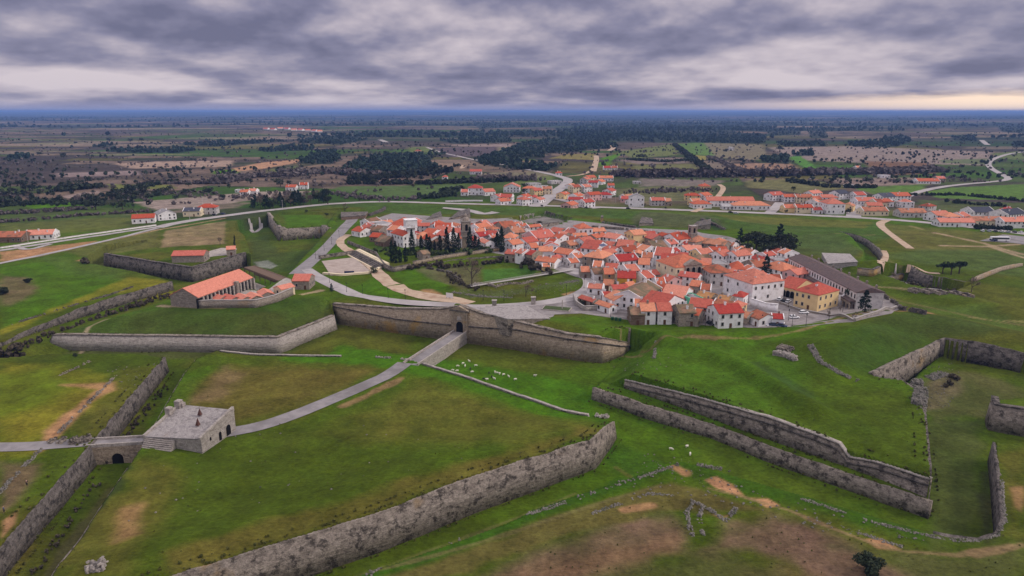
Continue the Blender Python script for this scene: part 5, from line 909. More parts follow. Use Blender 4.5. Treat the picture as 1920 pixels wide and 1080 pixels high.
g0 = G(772, 682); g1 = P(868, 620, -4.6); causeway('bridge', 'long pale stone bridge rising from the ravelin to the arched gate', np.array([g0[0], g0[1], -4.4]), g1, 6.4, 5.6, 'pale stone')
l0 = P(164, 832, -3.4); l1 = P(266, 826, -3.4); causeway('bridge', 'little stone bridge with one arch from the guardhouse to the left bank', l0, l1, 4.6, 6.5, 'warm stone', (float(np.hypot(*(l1 - l0)[:2])) * .58, 3.0, 3.2, -5.6), .7)
def gate():
    p0 = pxl([(866, 639)], FL)[0]; q = pxl([(830, 634)], FL)[0], pxl([(900, 644)], FL)[0]; d = q[1] - q[0]; yaw = math.atan2(d[1], d[0]); zt = top_from_px((866, 639), 572, FL)
    t = thing('fort_gate', 'arched stone gate with pilasters and pediment at the end of the bridge', 'gate', (p0[0], p0[1], -4.7), yaw); h = zt + 4.7
    b = MB(); b.box(-4.0, 4.0, -1.9, 3.5, -4.5, h * .80, 'warm stone'); b.build('frontispiece', t); a = MB(); e = h * .80; a.quadmesh([(-4.5, -2.3, e), (4.5, -2.3, e), (4.5, 3, e), (-4.5, 3, e), (-4.5, -2.3, e + .6), (4.5, -2.3, e + .6), (4.5, 3, e + .6), (-4.5, 3, e + .6)], [(0, 3, 2, 1), (4, 5, 6, 7), (0, 1, 5, 4), (1, 2, 6, 5), (2, 3, 7, 6), (3, 0, 4, 7)], 'dark stone'); a.quadmesh([(-4.2, -2.1, e + .6), (4.2, -2.1, e + .6), (0, -2.1, e + 2.4), (-4.2, 2.5, e + .6), (4.2, 2.5, e + .6), (0, 2.5, e + 2.4)], [(0, 1, 2), (5, 4, 3), (0, 3, 4, 1), (1, 4, 5, 2), (2, 5, 3, 0)], 'warm stone'); a.build('pediment', t)
    for x in (-3.4, -2.4, 2.4, 3.4): s = MB(); s.box(x - .35, x + .35, -2.15, -1.88, -1, e, 'warm stone'); s.build('pilaster', t)
    w, ah = 3.2, 5.0; s = MB(); pts = [(-w / 2, 0), (w / 2, 0)] + [(w / 2 * math.cos(k), ah - w / 2 + w / 2 * math.sin(k)) for k in np.linspace(0, math.pi, 12)]; k = len(pts)
    s.quadmesh([(c[0], -1.98, c[1]) for c in pts] + [(c[0], 2, c[1]) for c in pts], [tuple(range(k)), tuple(range(k, 2 * k))[::-1]] + [((i + 1) % k, i, k + i, k + (i + 1) % k) for i in range(k)], 'dark opening'); s.build('archway', t)
    c = MB(); c.box(-1, 1, -2.2, -1.9, ah + .6, ah + 2.2, 'pale stone'); c.build('stone_crest', t)
    s = MB(); qd = [P(873, 577, 5.0), P(985, 573, 3.6), P(1031, 598, 2.6), P(952, 599, 4.4)]; cc = np.mean(qd, 0); g = thing('gatehouse', 'big sloping grey stone slab roof of the gatehouse behind the gate', 'gatehouse', (cc[0], cc[1], 0)); s.prism([(x[0] - cc[0], x[1] - cc[1]) for x in qd], -3, [x[2] for x in qd], 'rampart stone'); s.build('body', g)
    r = MB(); r.prism([((x[0] - cc[0]) * 1.01, (x[1] - cc[1]) * 1.01) for x in qd], [x[2] + .01 for x in qd], [x[2] + .3 for x in qd], 'slab stone'); r.build('roof', g)
    for px in ((1000, 571), (927, 577), (915, 587)): c = G(*px); m = MB(); m.box(-1, 1, -1, 1, 0, 3.4, 'pale stone'); m.box(-1.2, 1.2, -1.2, 1.2, 3.4, 3.7, 'pale stone'); o = m.build('pier', g); o.location = (c[0] - cc[0], c[1] - cc[1], 0)
gate()
def west_barracks():
    z = 6.0; a, b = P2(343, 544, z + 3.2), P2(448, 508, z + 3.2); d = b - a; L = float(np.hypot(*d)); Wd = 15
    t = house((a + b) / 2, math.atan2(d[1], d[0]), L, Wd, 5.2, 'g', 's', 'p', chim=0, verge=False, label='long stone hall with wide pale red roof on the left bastion', name='barracks', cat='barracks', group=None, detail=False, pitch=.5)
    for i in range(15):
        m = MB(); x = -L / 2 + L * (i + .5) / 15; m.box(x - 2.2, x + .7, -Wd / 2 - .09, -Wd / 2 + .3, .2, 4.6, 'dark opening'); m.build('bay_opening', t); m = MB(); m.box(x + 1.2, x + 2.1, -Wd / 2 - .8, -Wd / 2 - .02, -1, 4.8, 'pale stone'); m.build('pillar', t)
    c = MB(); c.box(-.9, .9, -.9, .9, 0, 6.5, 'house stone'); o = c.build('chimney', t); o.location = (L / 2 - 14, -Wd / 2 - .9, 0)
    low_wall('stone yard wall along the front of the left bastion barracks', A((374, 578), (398, 577), (480, 577), (520, 566), (549, 553)), 3.6, .8, 'house stone', .03, cop='stone trim', group=G2, seed=71)
    ridge(553, 514, 584, 514, 11, 4.5, 'g', 's', 'p', chim=0, label='stone house with pale red roof at the right end of the barracks yard', verge=False)
    ridge(520, 541, 545, 535, 6, 3.4, 'g', 'c', 'p', chim=0, label='small cream shed with pale red roof inside the barracks yard', name='shed', cat='shed', verge=False, group=None)
    for k, (x, y, e) in enumerate(((410, 561, 'leftmost'), (433, 562, 'second from the left'), (456, 561, 'third from the left'), (476, 559, 'fourth from the left'), (498, 552, 'rightmost'))):
        q = P2(x, y, 2.5); house(q, 2.6 - k * .12, 8.5, 6, 2.2, 'g', 's', 'p', chim=0, verge=False, detail=False, label=f'low pale red roofed stall against the yard wall, {e} of five', name='yard_stall', cat='stall', group='stalls in the barracks yard')
    a, b = G(470, 527), G(548, 530); d = (b - a)[:2]; L = float(np.hypot(*d)); t = thing('canopy', 'long brown wooden canopy at the back of the barracks yard', 'canopy', tuple((a + b) / 2), math.atan2(d[1], d[0]))
    m = MB(); m.box(-L / 2, L / 2, -3.2, 3.2, 4.0, 4.4, 'wood'); m.build('roof', t); m = MB(); m.box(-L / 2, L / 2, 2.6, 3.1, -1, 4.6, 'brown rubble'); m.build('back_wall', t); m = MB(); m.box(-L / 2, L / 2, -3.3, -3.15, 3.3, 4.1, 'wood'); m.build('fascia', t)
    for i in range(9): m = MB(); x = -L / 2 + L * i / 8; m.box(x - .15, x + .15, -3.1, -2.8, -.5, 4.0, 'wood'); m.build('post', t)
    ridge(326, 468, 386, 467, 10, 4.2, 'g', 's', 'p', chim=0, label='stone museum with pale red roof on the detached work', name='museum', cat='museum', group=None, verge=False, nwin=2)
    ridge(424, 460, 441, 459, 7, 4, 'g', 's', 'p', chim=0, label='little stone hut with pale red roof right of the museum', name='hut', cat='hut', group=None, verge=False)
west_barracks()
def court():
    a, b = G(662, 476), G(714, 503); t = thing('grandstand', 'stepped stone seating along the right side of the sand court', 'grandstand', (*((a + b) / 2)[:2], 0), math.atan2(*((b - a)[:2])[::-1])); L = float(np.hypot(*(b - a)[:2]))
    for k in range(6): m = MB(); m.box(-L / 2, L / 2, -4.5 + k * 1.25, -3.25 + k * 1.25, -1, .35 + k * .42, 'dark stone' if 0 < k < 5 else 'cream plaster'); m.build('seat_row', t)
    m = MB(); m.box(-L / 2 - 1, L / 2 + 1, 3.02, 5.0, -1, 2.7, 'cream plaster'); m.build('back_wall', t)
    low_wall('low cream wall along the front of the sand court', A((606, 514), (640, 517), (690, 513), (714, 503)), .8, 1.6, 'cream plaster', .02, cop='cream plaster', group=G2, seed=81); low_wall('stone wall closing the back of the sand court', A((598, 486), (630, 481), (664, 476)), 2.0, 1, 'rampart stone', .05, cop='dark stone', group=G2, seed=82)
    p = G(655, 514); m = MB(); t = thing('sponsor_board', 'dark blue board on the front wall of the sand court', 'board', tuple(p), .1); m.box(-2.6, 2.6, -.08, .08, .4, 1.8, 'panel blue'); m.build('panel', t); m = MB(); m.box(-2.7, -2.55, -.07, .07, -.3, 1.9, 'black iron'); m.build('post', t); m = MB(); m.box(2.55, 2.7, -.07, .07, -.3, 1.9, 'black iron'); m.build('post', t)
court()
ridge(790, 470, 798, 469, 8, 3.6, 'g', 's', 'b', chim=0, label='small pale stone chapel with brown roof at the churchyard edge', name='chapel', cat='chapel', group=None, verge=False, nwin=1)
# white building round a courtyard
t_ = ridge(733, 409, 782, 409, 22, 6, 'h', 'w', 'o', chim=0, label='big white building with orange hipped roof and dark glazed front', name='school', cat='school', group=None, nwin=5)
ridge(696, 412, 726, 409, 16, 6, 'f', 'w', 'f', chim=0, label='plain white flat roofed block joined to the orange roofed school', name='annex', cat='annex', group=None, detail=False)
# ---- houses picked out in the picture (ridge ends, width, eaves height, kind, wall, roof)
HS = [(671, 424, 687, 427, 10, 4, 'g', 'w', 'o'), (687, 417, 704, 419, 10, 4, 'g', 's', 'r'), (702, 422, 722, 424, 12, 4, 'g', 's', 'b'), (699, 436, 716, 437, 9, 3.5, 'g', 'b', 'o'), (716, 441, 735, 444, 12, 3, 'g', 'b', 'b'), (735, 422, 752, 424, 10, 6, 'g', 'w', 'o'),
 (745, 429, 768, 435, 9, 8, 'g', 'w', 'o'), (785, 433, 801, 437, 13, 5, 'h', 'w', 'o'), (802, 428, 820, 430, 10, 5, 'g', 'w', 'o'), (804, 437, 818, 442, 11, 5, 'g', 'w', 'o'), (823, 445, 834, 449, 10, 4, 'g', 's', 'b'), (815, 418, 848, 418, 9, 6, 'g', 'w', 'o'), (826, 432, 848, 435, 10, 5, 'g', 'w', 'r'), (850, 427, 868, 429, 11, 5, 'g', 'w', 'r'),
 (833, 423, 850, 424, 8, 4, 'g', 'w', 'p'), (888, 421, 913, 417, 9, 5.5, 'g', 'w', 'o'), (888, 429, 909, 428, 9, 5, 'g', 'w', 'o'), (893, 436, 913, 434, 9, 5, 'g', 'w', 'r'), (914, 432, 932, 433, 9, 5, 'g', 'w', 'r'), (935, 416, 960, 414, 15, 5, 'g', 's', 'u'), (953, 426, 977, 424, 13, 5, 'g', 's', 'u'), (917, 441, 929, 440, 8, 4, 'g', 'w', 'r'), (945, 436, 968, 437, 11, 5, 'h', 'w', 'o'),
 (992, 434, 1030, 430, 15, 6, 'g', 'p', 'p'), (978, 446, 1000, 443, 10, 5, 'g', 'w', 'r'), (952, 451, 972, 448, 9, 5, 'g', 'w', 'o'), (991, 456, 1005, 455, 9, 5, 'g', 'w', 'o'), (952, 463, 974, 465, 8, 4.5, 'g', 's', 'r'), (976, 465, 990, 468, 8, 5, 'g', 'w', 'r'), (992, 468, 1008, 471, 8, 4.5, 'g', 't', 'r'), (1010, 480, 1046, 484, 8, 3.6, 'g', 'w', 'o'), (1016, 494, 1032, 494, 6, 2.4, 'g', 'y', 'o'), (1010, 462, 1036, 462, 9, 4.5, 'g', 'w', 'o'),
 (1046, 464, 1078, 469, 9, 5, 'g', 'w', 'o'), (1044, 437, 1058, 439, 9, 7, 'g', 'w', 'o'), (1066, 427, 1088, 430, 10, 5, 'g', 'w', 'r'), (1080, 419, 1106, 418, 11, 9, 'h', 'w', 'o'), (1086, 446, 1106, 443, 12, 6, 'g', 'w', 'r'), (1100, 449, 1130, 452, 16, 6, 'g', 'w', 'r'), (1072, 476, 1090, 474, 8, 4, 'g', 'w', 'o'), (1103, 466, 1140, 470, 14, 6, 'h', 's', 'o'), (1140, 436, 1165, 440, 10, 5, 'g', 'w', 'p'),
 (1180, 432, 1203, 430, 10, 7, 'g', 'y', 'o'), (1212, 434, 1236, 441, 10, 5, 'g', 's', 'p'), (1256, 438, 1282, 435, 13, 6, 'g', 'w', 'o'), (1160, 449, 1190, 451, 13, 6, 'g', 's', 'r'), (1165, 461, 1190, 460, 11, 5, 'g', 'w', 'u'), (1138, 460, 1158, 464, 8, 5, 'g', 'w', 'r'), (1215, 452, 1241, 450, 13, 6, 'g', 's', 'b'), (1246, 450, 1263, 448, 9, 5, 'g', 'w', 'p'), (1204, 458, 1222, 462, 9, 5, 'g', 'w', 'o'), (1230, 463, 1262, 465, 14, 6, 'g', 'w', 'r'), (1240, 475, 1290, 477, 16, 6, 'g', 'w', 'r'),
 (1150, 478, 1190, 475, 11, 6, 'g', 'w', 'r'), (1198, 484, 1219, 485, 10, 5, 'g', 'w', 'o'), (1204, 473, 1226, 474, 9, 5, 'g', 'w', 'u'), (1113, 489, 1131, 490, 9, 4, 'g', 'w', 'o'), (1087, 500, 1106, 500, 8, 3.5, 'g', 's', 'o'), (1109, 503, 1128, 502, 9, 3.5, 'g', 'w', 'b'), (1133, 503, 1148, 503, 9, 5, 'g', 't', 'o'), (1168, 497, 1192, 495, 10, 5, 'g', 'w', 'r'), (1158, 508, 1192, 509, 10, 5, 'g', 'a', 'r'), (1198, 511, 1216, 508, 9, 5, 'g', 'w', 'r'), (1278, 461, 1293, 459, 9, 5, 'g', 'w', 'p'), (1297, 460, 1314, 460, 8, 5, 'g', 'w', 'p'),
 (1304, 467, 1330, 465, 10, 5, 'g', 'y', 'r'), (1342, 471, 1362, 467, 9, 6, 'g', 'w', 'r'), (1371, 471, 1398, 468, 9, 6.5, 'g', 'w', 'r'), (1334, 485, 1360, 484, 10, 5, 'f', 'g', 'f'), (1315, 484, 1334, 485, 9, 5, 'g', 'w', 'r'), (1324, 497, 1366, 496, 12, 7, 'h', 'g', 'u'), (1371, 490, 1396, 491, 12, 5, 'h', 'w', 'o'), (1402, 497, 1413, 501, 8, 4.5, 'g', 'w', 'o'), (1440, 486, 1488, 497, 12, 5, 'h', 'w', 'o'), (1404, 488, 1434, 486, 11, 5, 'g', 's', 'u'), (1364, 509, 1392, 510, 10, 4, 'h', 's', 'r'),
 (1382, 545, 1396, 547, 7, 4.5, 'h', 'w', 'r'), (1300, 525, 1315, 527, 8, 4, 'g', 's', 'o'), (1318, 532, 1331, 533, 8, 4, 'g', 'w', 'u'), (1250, 533, 1292, 538, 15, 5.5, 'g', 'w', 'p'), (1312, 546, 1340, 551, 9, 3, 'g', 's', 'h'), (1348, 553, 1374, 557, 9, 3, 'g', 's', 'h'), (1378, 563, 1389, 565, 8, 5, 'h', 'y', 'r'), (1296, 558, 1336, 562, 10, 5.5, 'g', 'w', 'r'), (1338, 571, 1384, 569, 10, 6.5, 'g', 'w', 'r'), (1267, 572, 1298, 571, 9, 6, 'g', 's', 'b'), (1300, 578, 1312, 580, 7, 5, 'g', 's', 'o'), (1252, 571, 1262, 575, 7, 4, 'g', 's', 'r'),
 (1418, 580, 1441, 589, 8, 3.5, 'g', 'w', 'u'), (1449, 588, 1466, 589, 6, 3.5, 'g', 'w', 'r'), (1394, 583, 1408, 586, 7, 3, 'g', 's', 'u'), (1199, 568, 1226, 568, 9, 6, 'g', 'w', 'o'), (1230, 568, 1256, 568, 9, 6, 'g', 'w', 'r'), (1180, 575, 1206, 575, 9, 4.5, 'g', 'b', 'b'), (1178, 546, 1216, 526, 12, 6, 'g', 'w', 'b'), (1154, 544, 1172, 552, 10, 4.5, 'g', 'w', 'o'), (1090, 553, 1120, 562, 4.5, 2.6, 'g', 's', 'r'), (1124, 563, 1150, 571, 5, 3, 'g', 'w', 'o'), (1222, 545, 1265, 554, 15, 6, 'g', 'w', 'r'), (1188, 561, 1214, 562, 8, 4.5, 'g', 'w', 'o'), (1209, 560, 1226, 562, 7, 4.5, 'f', 'g', 'f'),
 (1229, 521, 1244, 521, 8, 4, 'g', 'w', 'o'), (1249, 514, 1266, 519, 8, 5, 'g', 'p', 'r'), (1134, 524, 1150, 525, 8, 3, 'g', 'b', 'u'), (1172, 530, 1186, 528, 6, 3, 'g', 's', 'o'), (1286, 549, 1308, 547, 9, 6, 'f', 'm', 'f'), (1128, 548, 1146, 547, 5, 2.6, 'g', 'w', 'r'), (1420, 473, 1425, 474, 5, 3, 'h', 'g', 'f'), (1455, 478, 1472, 484, 8, 4, 'f', 'g', 'f'), (1520, 536, 1545, 545, 8, 4, 'g', 's', 'u'), (1060, 452, 1076, 450, 9, 5, 'g', 's', 'u'), (1030, 447, 1046, 449, 9, 5, 'g', 'w', 'o')]
for r_ in HS: ridge(*r_[:4], r_[4] * 1.14 if r_[4] > 6 else r_[4], *r_[5:])
# ---- fill the remaining plots of the walled town
def rect(c, yaw, L, Wd):
    u = np.array([math.cos(yaw), math.sin(yaw)]); n = np.array([-u[1], u[0]]); return [c + u * sx * L / 2 + n * sy * Wd / 2 for sx, sy in ((-1, -1), (1, -1), (1, 1), (-1, 1))], (u, n)
def overlap(a, b):
    (pa, xa), (pb, xb) = a, b
    for ax in (*xa, *xb):
        qa = [p.dot(ax) for p in pa]; qb = [p.dot(ax) for p in pb]
        if min(max(qa), max(qb)) - max(min(qa), min(qb)) < 0: return False
    return True
KEEP = [W2(A((955, 483), (1010, 480), (1100, 510), (1120, 540), (1090, 560), (1060, 580), (1000, 600), (900, 560))), W2(A((1280, 524), (1340, 524), (1360, 545), (1340, 538), (1300, 532))), W2(A((1395, 575), (1490, 560), (1490, 575), (1540, 590), (1700, 570), (1690, 600), (1400, 615))), W2(A((1090, 588), (1160, 592), (1330, 601), (1400, 602), (1490, 600), (1500, 620), (1090, 620))),
        W2(A((680, 450), (730, 446), (800, 458), (870, 472), (965, 458), (965, 480), (700, 500))), W2(A((1370, 430), (1420, 436), (1490, 470), (1480, 484), (1420, 478), (1385, 460))), W2(A((1430, 500), (1490, 522), (1480, 545), (1445, 530), (1420, 515))), W2(A((1455, 530), (1515, 530), (1620, 560), (1560, 592), (1460, 570))), W2(A((1098, 560), (1150, 575), (1140, 584), (1090, 580))), W2(A((1480, 478), (1660, 540), (1640, 570), (1500, 530))), W2(A((1560, 540), (1660, 545), (1680, 600), (1560, 600)))]
placed = [rect(h['c'], h['yaw'], h['L'] * .84, h['W'] * .8) for h in HOUSES]
pc = np.array([h['c'] for h in HOUSES]); rg = random.Random(5)
lo, hi = TOWN.min(0), TOWN.max(0); tries = 0; added = 0
inner = [(lambda q: q)(0)]
while tries < 14000 and added < 78:
    tries += 1; c = np.array([rg.uniform(lo[0], hi[0]), rg.uniform(lo[1], hi[1])])
    x, y = c[:1], c[1:]
    if not inpoly(x, y, TOWN)[0] or dseg(x, y, TOWN, True)[0] < 5 or any(inpoly(x, y, k)[0] for k in KEEP): continue
    near = np.argsort(np.hypot(*(pc - c).T))[:3]
    if np.hypot(*(pc[near[0]] - c)) > 22: continue
    yaw = HOUSES[near[0]]['yaw'] + rg.choice((0, 0, math.pi / 2)) + rg.uniform(-.06, .06); L = rg.uniform(6, 16); Wd = rg.uniform(6, 11)
    r1 = rect(c, yaw, L - .4, Wd - .4)
    if any(overlap(r1, q) for q in placed): continue
    placed.append(rect(c, yaw, L, Wd)); added += 1
    house(c, yaw, L, Wd, rg.choice((3.2, 4, 5, 5.4)), rg.choice('gggggggh'), rg.choice('wwwwwwwgsspc'), rg.choice('ooorrrrppuub'), rng=rg)
# ---- the new quarter along the road
G4 = 'houses along the road beyond the ramparts'
def sub(px, py, wpx, dep, h, typ, wall, roof, yaw=None, **kw):
    c = G(px, py); dist = math.hypot(*c[:2]); L = wpx * math.hypot(dist, CAM_H) / FPX
    yw = -0.04 if yaw is None else yaw; kw.setdefault('group', G4)
    return house(c[:2] + np.array([0, dep / 2]), yw, L, dep, h * .84, typ, wall, roof, gz=c[2], **kw)
SUB = [(264, 419, 34, 12, 5, 'g', 'w', 'o', .35), (303, 413, 30, 14, 6, 'g', 'w', 'f', -.9), (358, 406, 28, 11, 5.5, 'g', 'c', 's', .15), (385, 402, 32, 12, 7, 'h', 'g', 'o', .15), (70, 449, 40, 12, 4, 'g', 'w', 'p', .25), (10, 455, 46, 14, 4.5, 'g', 'b', 'u', .05), (545, 358, 18, 11, 5, 'g', 'w', 'o', 0), (568, 355, 15, 11, 6, 'g', 'w', 'o', .2), (457, 366, 14, 10, 4, 'g', 'w', 'o', 0), (473, 364, 14, 10, 4, 'g', 'w', 'p', 0), (447, 361, 12, 8, 3, 'f', 'w', 'f', 0),
 (871, 367, 14, 12, 4.5, 'g', 'w', 'r', 0), (891, 366, 27, 14, 9, 'h', 'w', 'r', 0), (914, 367, 22, 13, 5, 'g', 'w', 'r', .5), (960, 361, 30, 18, 7, 'g', 'w', 'r', 1.5), (934, 379, 19, 12, 6, 'g', 'w', 'p', .9), (953, 376, 11, 9, 3.5, 'g', 'w', 'p', .2), (1003, 379, 10, 9, 6, 'h', 'w', 'p', 0), (892, 327, 22, 12, 5, 'g', 'w', 'r', 0), (834, 339, 10, 9, 6, 'h', 'w', 'r', 0), (817, 324, 14, 9, 3, 'g', 's', 'o', 0), (783, 286, 12, 12, 4, 'h', 'c', 'u', 0), (1000, 350, 24, 12, 4, 'f', 'g', 'f', .5), (1040, 345, 22, 10, 4, 'f', 'g', 'f', .5), (1015, 356, 26, 12, 4, 'f', 'w', 'f', .1), (1048, 329, 12, 10, 4, 'h', 'w', 'o', 0), (1140, 319, 16, 12, 4, 'g', 'w', 'r', 0), (1152, 319, 12, 12, 4, 'g', 'w', 'u', 0), (1137, 340, 26, 12, 5, 'g', 'w', 'o', 0), (1146, 353, 12, 10, 4, 'g', 'w', 'o', 0),
 (1195, 389, 17, 14, 11, 'g', 'w', 'f', 1.5), (1234, 386, 26, 11, 6, 'g', 'g', 'r', 0), (1253, 386, 13, 11, 5, 'g', 's', 'u', 0), (1322, 376, 21, 12, 6, 'g', 'w', 'o', .6), (1305, 386, 20, 10, 5, 'g', 'y', 'o', .2), (1316, 391, 34, 12, 5, 'h', 'w', 'o', .1), (1370, 388, 84, 14, 7, 'g', 'w', 'r', -.02), (1410, 394, 64, 14, 5, 'h', 'w', 'o', -.04), (1365, 393, 20, 8, 3, 's', 'w', 'f', 0), (1567, 402, 30, 18, 11, 'h', 'w', 'r', -.03), (1485, 399, 26, 12, 5, 'g', 'y', 'o', 0), (1509, 400, 30, 11, 6, 'g', 'c', 'o', 0), (1533, 401, 18, 10, 4, 'g', 'w', 'r', 0), (1642, 405, 42, 13, 5, 'g', 'c', 'u', 0), (1713, 408, 42, 13, 5, 'g', 'g', 'u', 0), (1765, 415, 30, 13, 6, 'g', 'w', 'r', .3), (1786, 418, 26, 12, 6, 'h', 'w', 'o', .1), (1806, 417, 20, 12, 6, 'g', 'w', 'r', .5), (1795, 426, 54, 12, 4.5, 'g', 'w', 'p', -.05), (1843, 411, 36, 16, 7, 'g', 'w', 's', .1), (1857, 424, 54, 12, 5, 'g', 'c', 'u', -.03), (1900, 415, 44, 16, 7, 'g', 'w', 's', .4), (1905, 428, 40, 12, 6, 'g', 'w', 'p', 0), (1578, 374, 22, 14, 7, 'g', 'w', 's', .4), (1543, 382, 32, 12, 5, 'g', 'c', 'o', 0), (1509, 380, 30, 13, 6, 'g', 'c', 'u', 0), (1455, 377, 26, 13, 7, 'g', 'w', 'r', .4), (1480, 379, 18, 11, 6, 'g', 'w', 'o', 0), (1612, 375, 20, 12, 6, 'g', 'w', 'r', .2), (1625, 385, 36, 13, 5, 'g', 'w', 'r', .1), (1657, 388, 30, 13, 5, 'g', 'c', 'u', .1), (1663, 380, 26, 14, 7, 'g', 'w', 's', .3), (1690, 377, 30, 14, 6, 'g', 'w', 'o', .1), (1702, 390, 20, 11, 6, 'f', 'w', 'f', 0), (1742, 345, 36, 14, 4, 'g', 'w', 'o', -.02), (1765, 341, 14, 12, 5, 'g', 's', 'p', 0), (1661, 334, 14, 12, 4, 'f', 'w', 'f', 0), (1596, 352, 14, 10, 3, 'f', 'w', 'f', 0), (1323, 356, 18, 13, 5, 'h', 'y', 'o', 0), (1195, 345, 14, 10, 3, 'f', 'g', 'f', 0), (1372, 282, 8, 14, 6, 'h', 'w', 'f', 0), (1740, 320, 8, 10, 3, 'g', 'w', 'o', 0), (1610, 317, 8, 10, 3, 'g', 'w', 'o', 0)]
for s_ in SUB: sub(*s_[:8], yaw=s_[8], rng=rg)
cl_ = [A((1040, 386), (1055, 372), (1120, 384), (1160, 390), (1110, 392), (1045, 390)), A((1070, 345), (1110, 338), (1135, 350), (1180, 376), (1210, 388), (1160, 388), (1090, 370), (1066, 358)), A((940, 388), (955, 364), (1025, 358), (1040, 362), (1005, 386)), A((1270, 393), (1300, 378), (1290, 370), (1340, 380), (1300, 394)), A((1440, 395), (1450, 374), (1600, 370), (1700, 378), (1710, 402), (1600, 396)), A((1725, 405), (1740, 395), (1925, 406), (1925, 424), (1800, 418))]
for q, cap in zip(cl_, (5, 13, 8, 1, 8, 4)):
    poly = W2(q); lo, hi = poly.min(0), poly.max(0); k = 0
    for _ in range(1500):
        if k >= cap: break
        c = np.array([rg.uniform(lo[0], hi[0]), rg.uniform(lo[1], hi[1])])
        if not inpoly(c[:1], c[1:], poly)[0]: continue
        yaw = rg.choice((0, .5, 1.0, -.2)); L, Wd = rg.uniform(10, 16), rg.uniform(9, 12); r1 = rect(c, yaw, L + 2, Wd + 2)
        if any(overlap(r1, z) for z in placed): continue
        placed.append(rect(c, yaw, L, Wd)); k += 1; house(c, yaw, L, Wd, rg.choice((3.5, 5, 6)), rg.choice('gggh'), rg.choice('wwwwwgcyp'), rg.choice('ooorrrpu'), rng=rg, group=G4)
for px, py in ((498, 243), (511, 244), (524, 242), (537, 243), (550, 245), (563, 245), (576, 246), (589, 247), (598, 248)):
    sub(px, py, 9, 26, 5, 'g', 'w', rg.choice('opr'), yaw=rg.uniform(-.4, .4), detail=False, group='pale houses of the far village', label='tiny pale house in the distant village on the left plain', rng=rg)
# ---- every house says which one it is
MARKS = [('the dark church tower', P2(874, 470)), ('the white clock tower', P2(771, 462)), ('the town hall', th['c']), ('the white manor', man['c']), ('the small bell tower', P2(1297, 462)), ('the yellow building', P2(1525, 572)), ('the long barracks', P2(1545, 530)), ('the orange roofed school', P2(757, 412)), ('the arched gate', P2(868, 612)), ('the footbridge end', P2(1074, 508)), ('the stone pit', P2(1020, 408)), ('the parked cars', P2(1360, 590)),
         ('the far station', P2(891, 366)), ('the street fork', P2(1060, 340)), ('the tall white house', P2(1195, 389)), ('the long roadside block', P2(1370, 388)), ('the white roadside cube', P2(1567, 402)), ('the bus park', P2(1880, 445)), ('the far road bend', P2(1897, 338)), ('the left earth bank', P2(293, 425))]
HT = {'g': 'gabled', 'h': 'hipped', 'f': 'flat', 's': 'sloping'}
ORD = ['nearest', 'second nearest', 'third nearest', 'fourth nearest', 'fifth nearest', 'sixth nearest', 'seventh nearest', 'eighth nearest', 'ninth nearest', 'tenth nearest'] + [f'{w} nearest' for w in 'eleventh twelfth thirteenth fourteenth fifteenth sixteenth seventeenth eighteenth nineteenth twentieth'.split()]
def name_houses():
    free = [h for h in HOUSES if not h['fixed']]; cls = {}
    for h in free:
        h['size'] = 'small ' if h['L'] * h['W'] < 62 else 'large ' if h['L'] * h['W'] > 150 else ''
        h['d'] = f"{h['size']}{WWORD[h['wall']]} house, {HT[h['typ']]} {RWORD[h['roof']]} roof"; cls.setdefault(h['d'], []).append(h)
    for d, hs in cls.items():
        todo = list(hs); 
        best = []
        for mi, (nm, pos) in enumerate(MARKS):
            for r, h in enumerate(sorted(hs, key=lambda h: np.hypot(*(h['c'] - pos)))): best.append((r, float(np.hypot(*(h['c'] - pos))), mi, id(h), h))
        done = set()
        for r, _, mi, i, h in sorted(best, key=lambda b: b[:3]):
            if i in done: continue
            done.add(i); h['o']['label'] = f"{d}, {ORD[min(r, 19)]} such to {MARKS[mi][0]}"
    for h in HOUSES: del h['o']['_sz']
name_houses()
# ---------------------------------------------------------------- trees and bushes
def leafcloud(cent, rad, n, size, rng, shell=.55, up=.0):
    """n leaf-sized quads in ellipsoids; cent (k,3) rad (k,3)"""
    k = rng.integers(0, len(cent), n); d = rng.normal(size=(n, 3)); d /= np.linalg.norm(d, axis=1)[:, None]; r = (shell + (1 - shell) * rng.random(n)) ** .8
    p = cent[k] + d * rad[k] * r[:, None]; nrm = d * .7 + rng.normal(size=(n, 3)) * .55 + np.array([0, 0, up]); nrm /= np.linalg.norm(nrm, axis=1)[:, None]
    a = np.cross(nrm, rng.normal(size=(n, 3))); a /= np.linalg.norm(a, axis=1)[:, None]; b = np.cross(nrm, a); s = size * (.6 + .8 * rng.random(n))[:, None]
    V = np.stack([p - a * s - b * s * .6, p + a * s - b * s * .6, p + a * s * .8 + b * s * .7, p - a * s * .8 + b * s * .7], 1).reshape(-1, 3); F = np.arange(4 * n).reshape(-1, 4); return V, F
PRO = {}
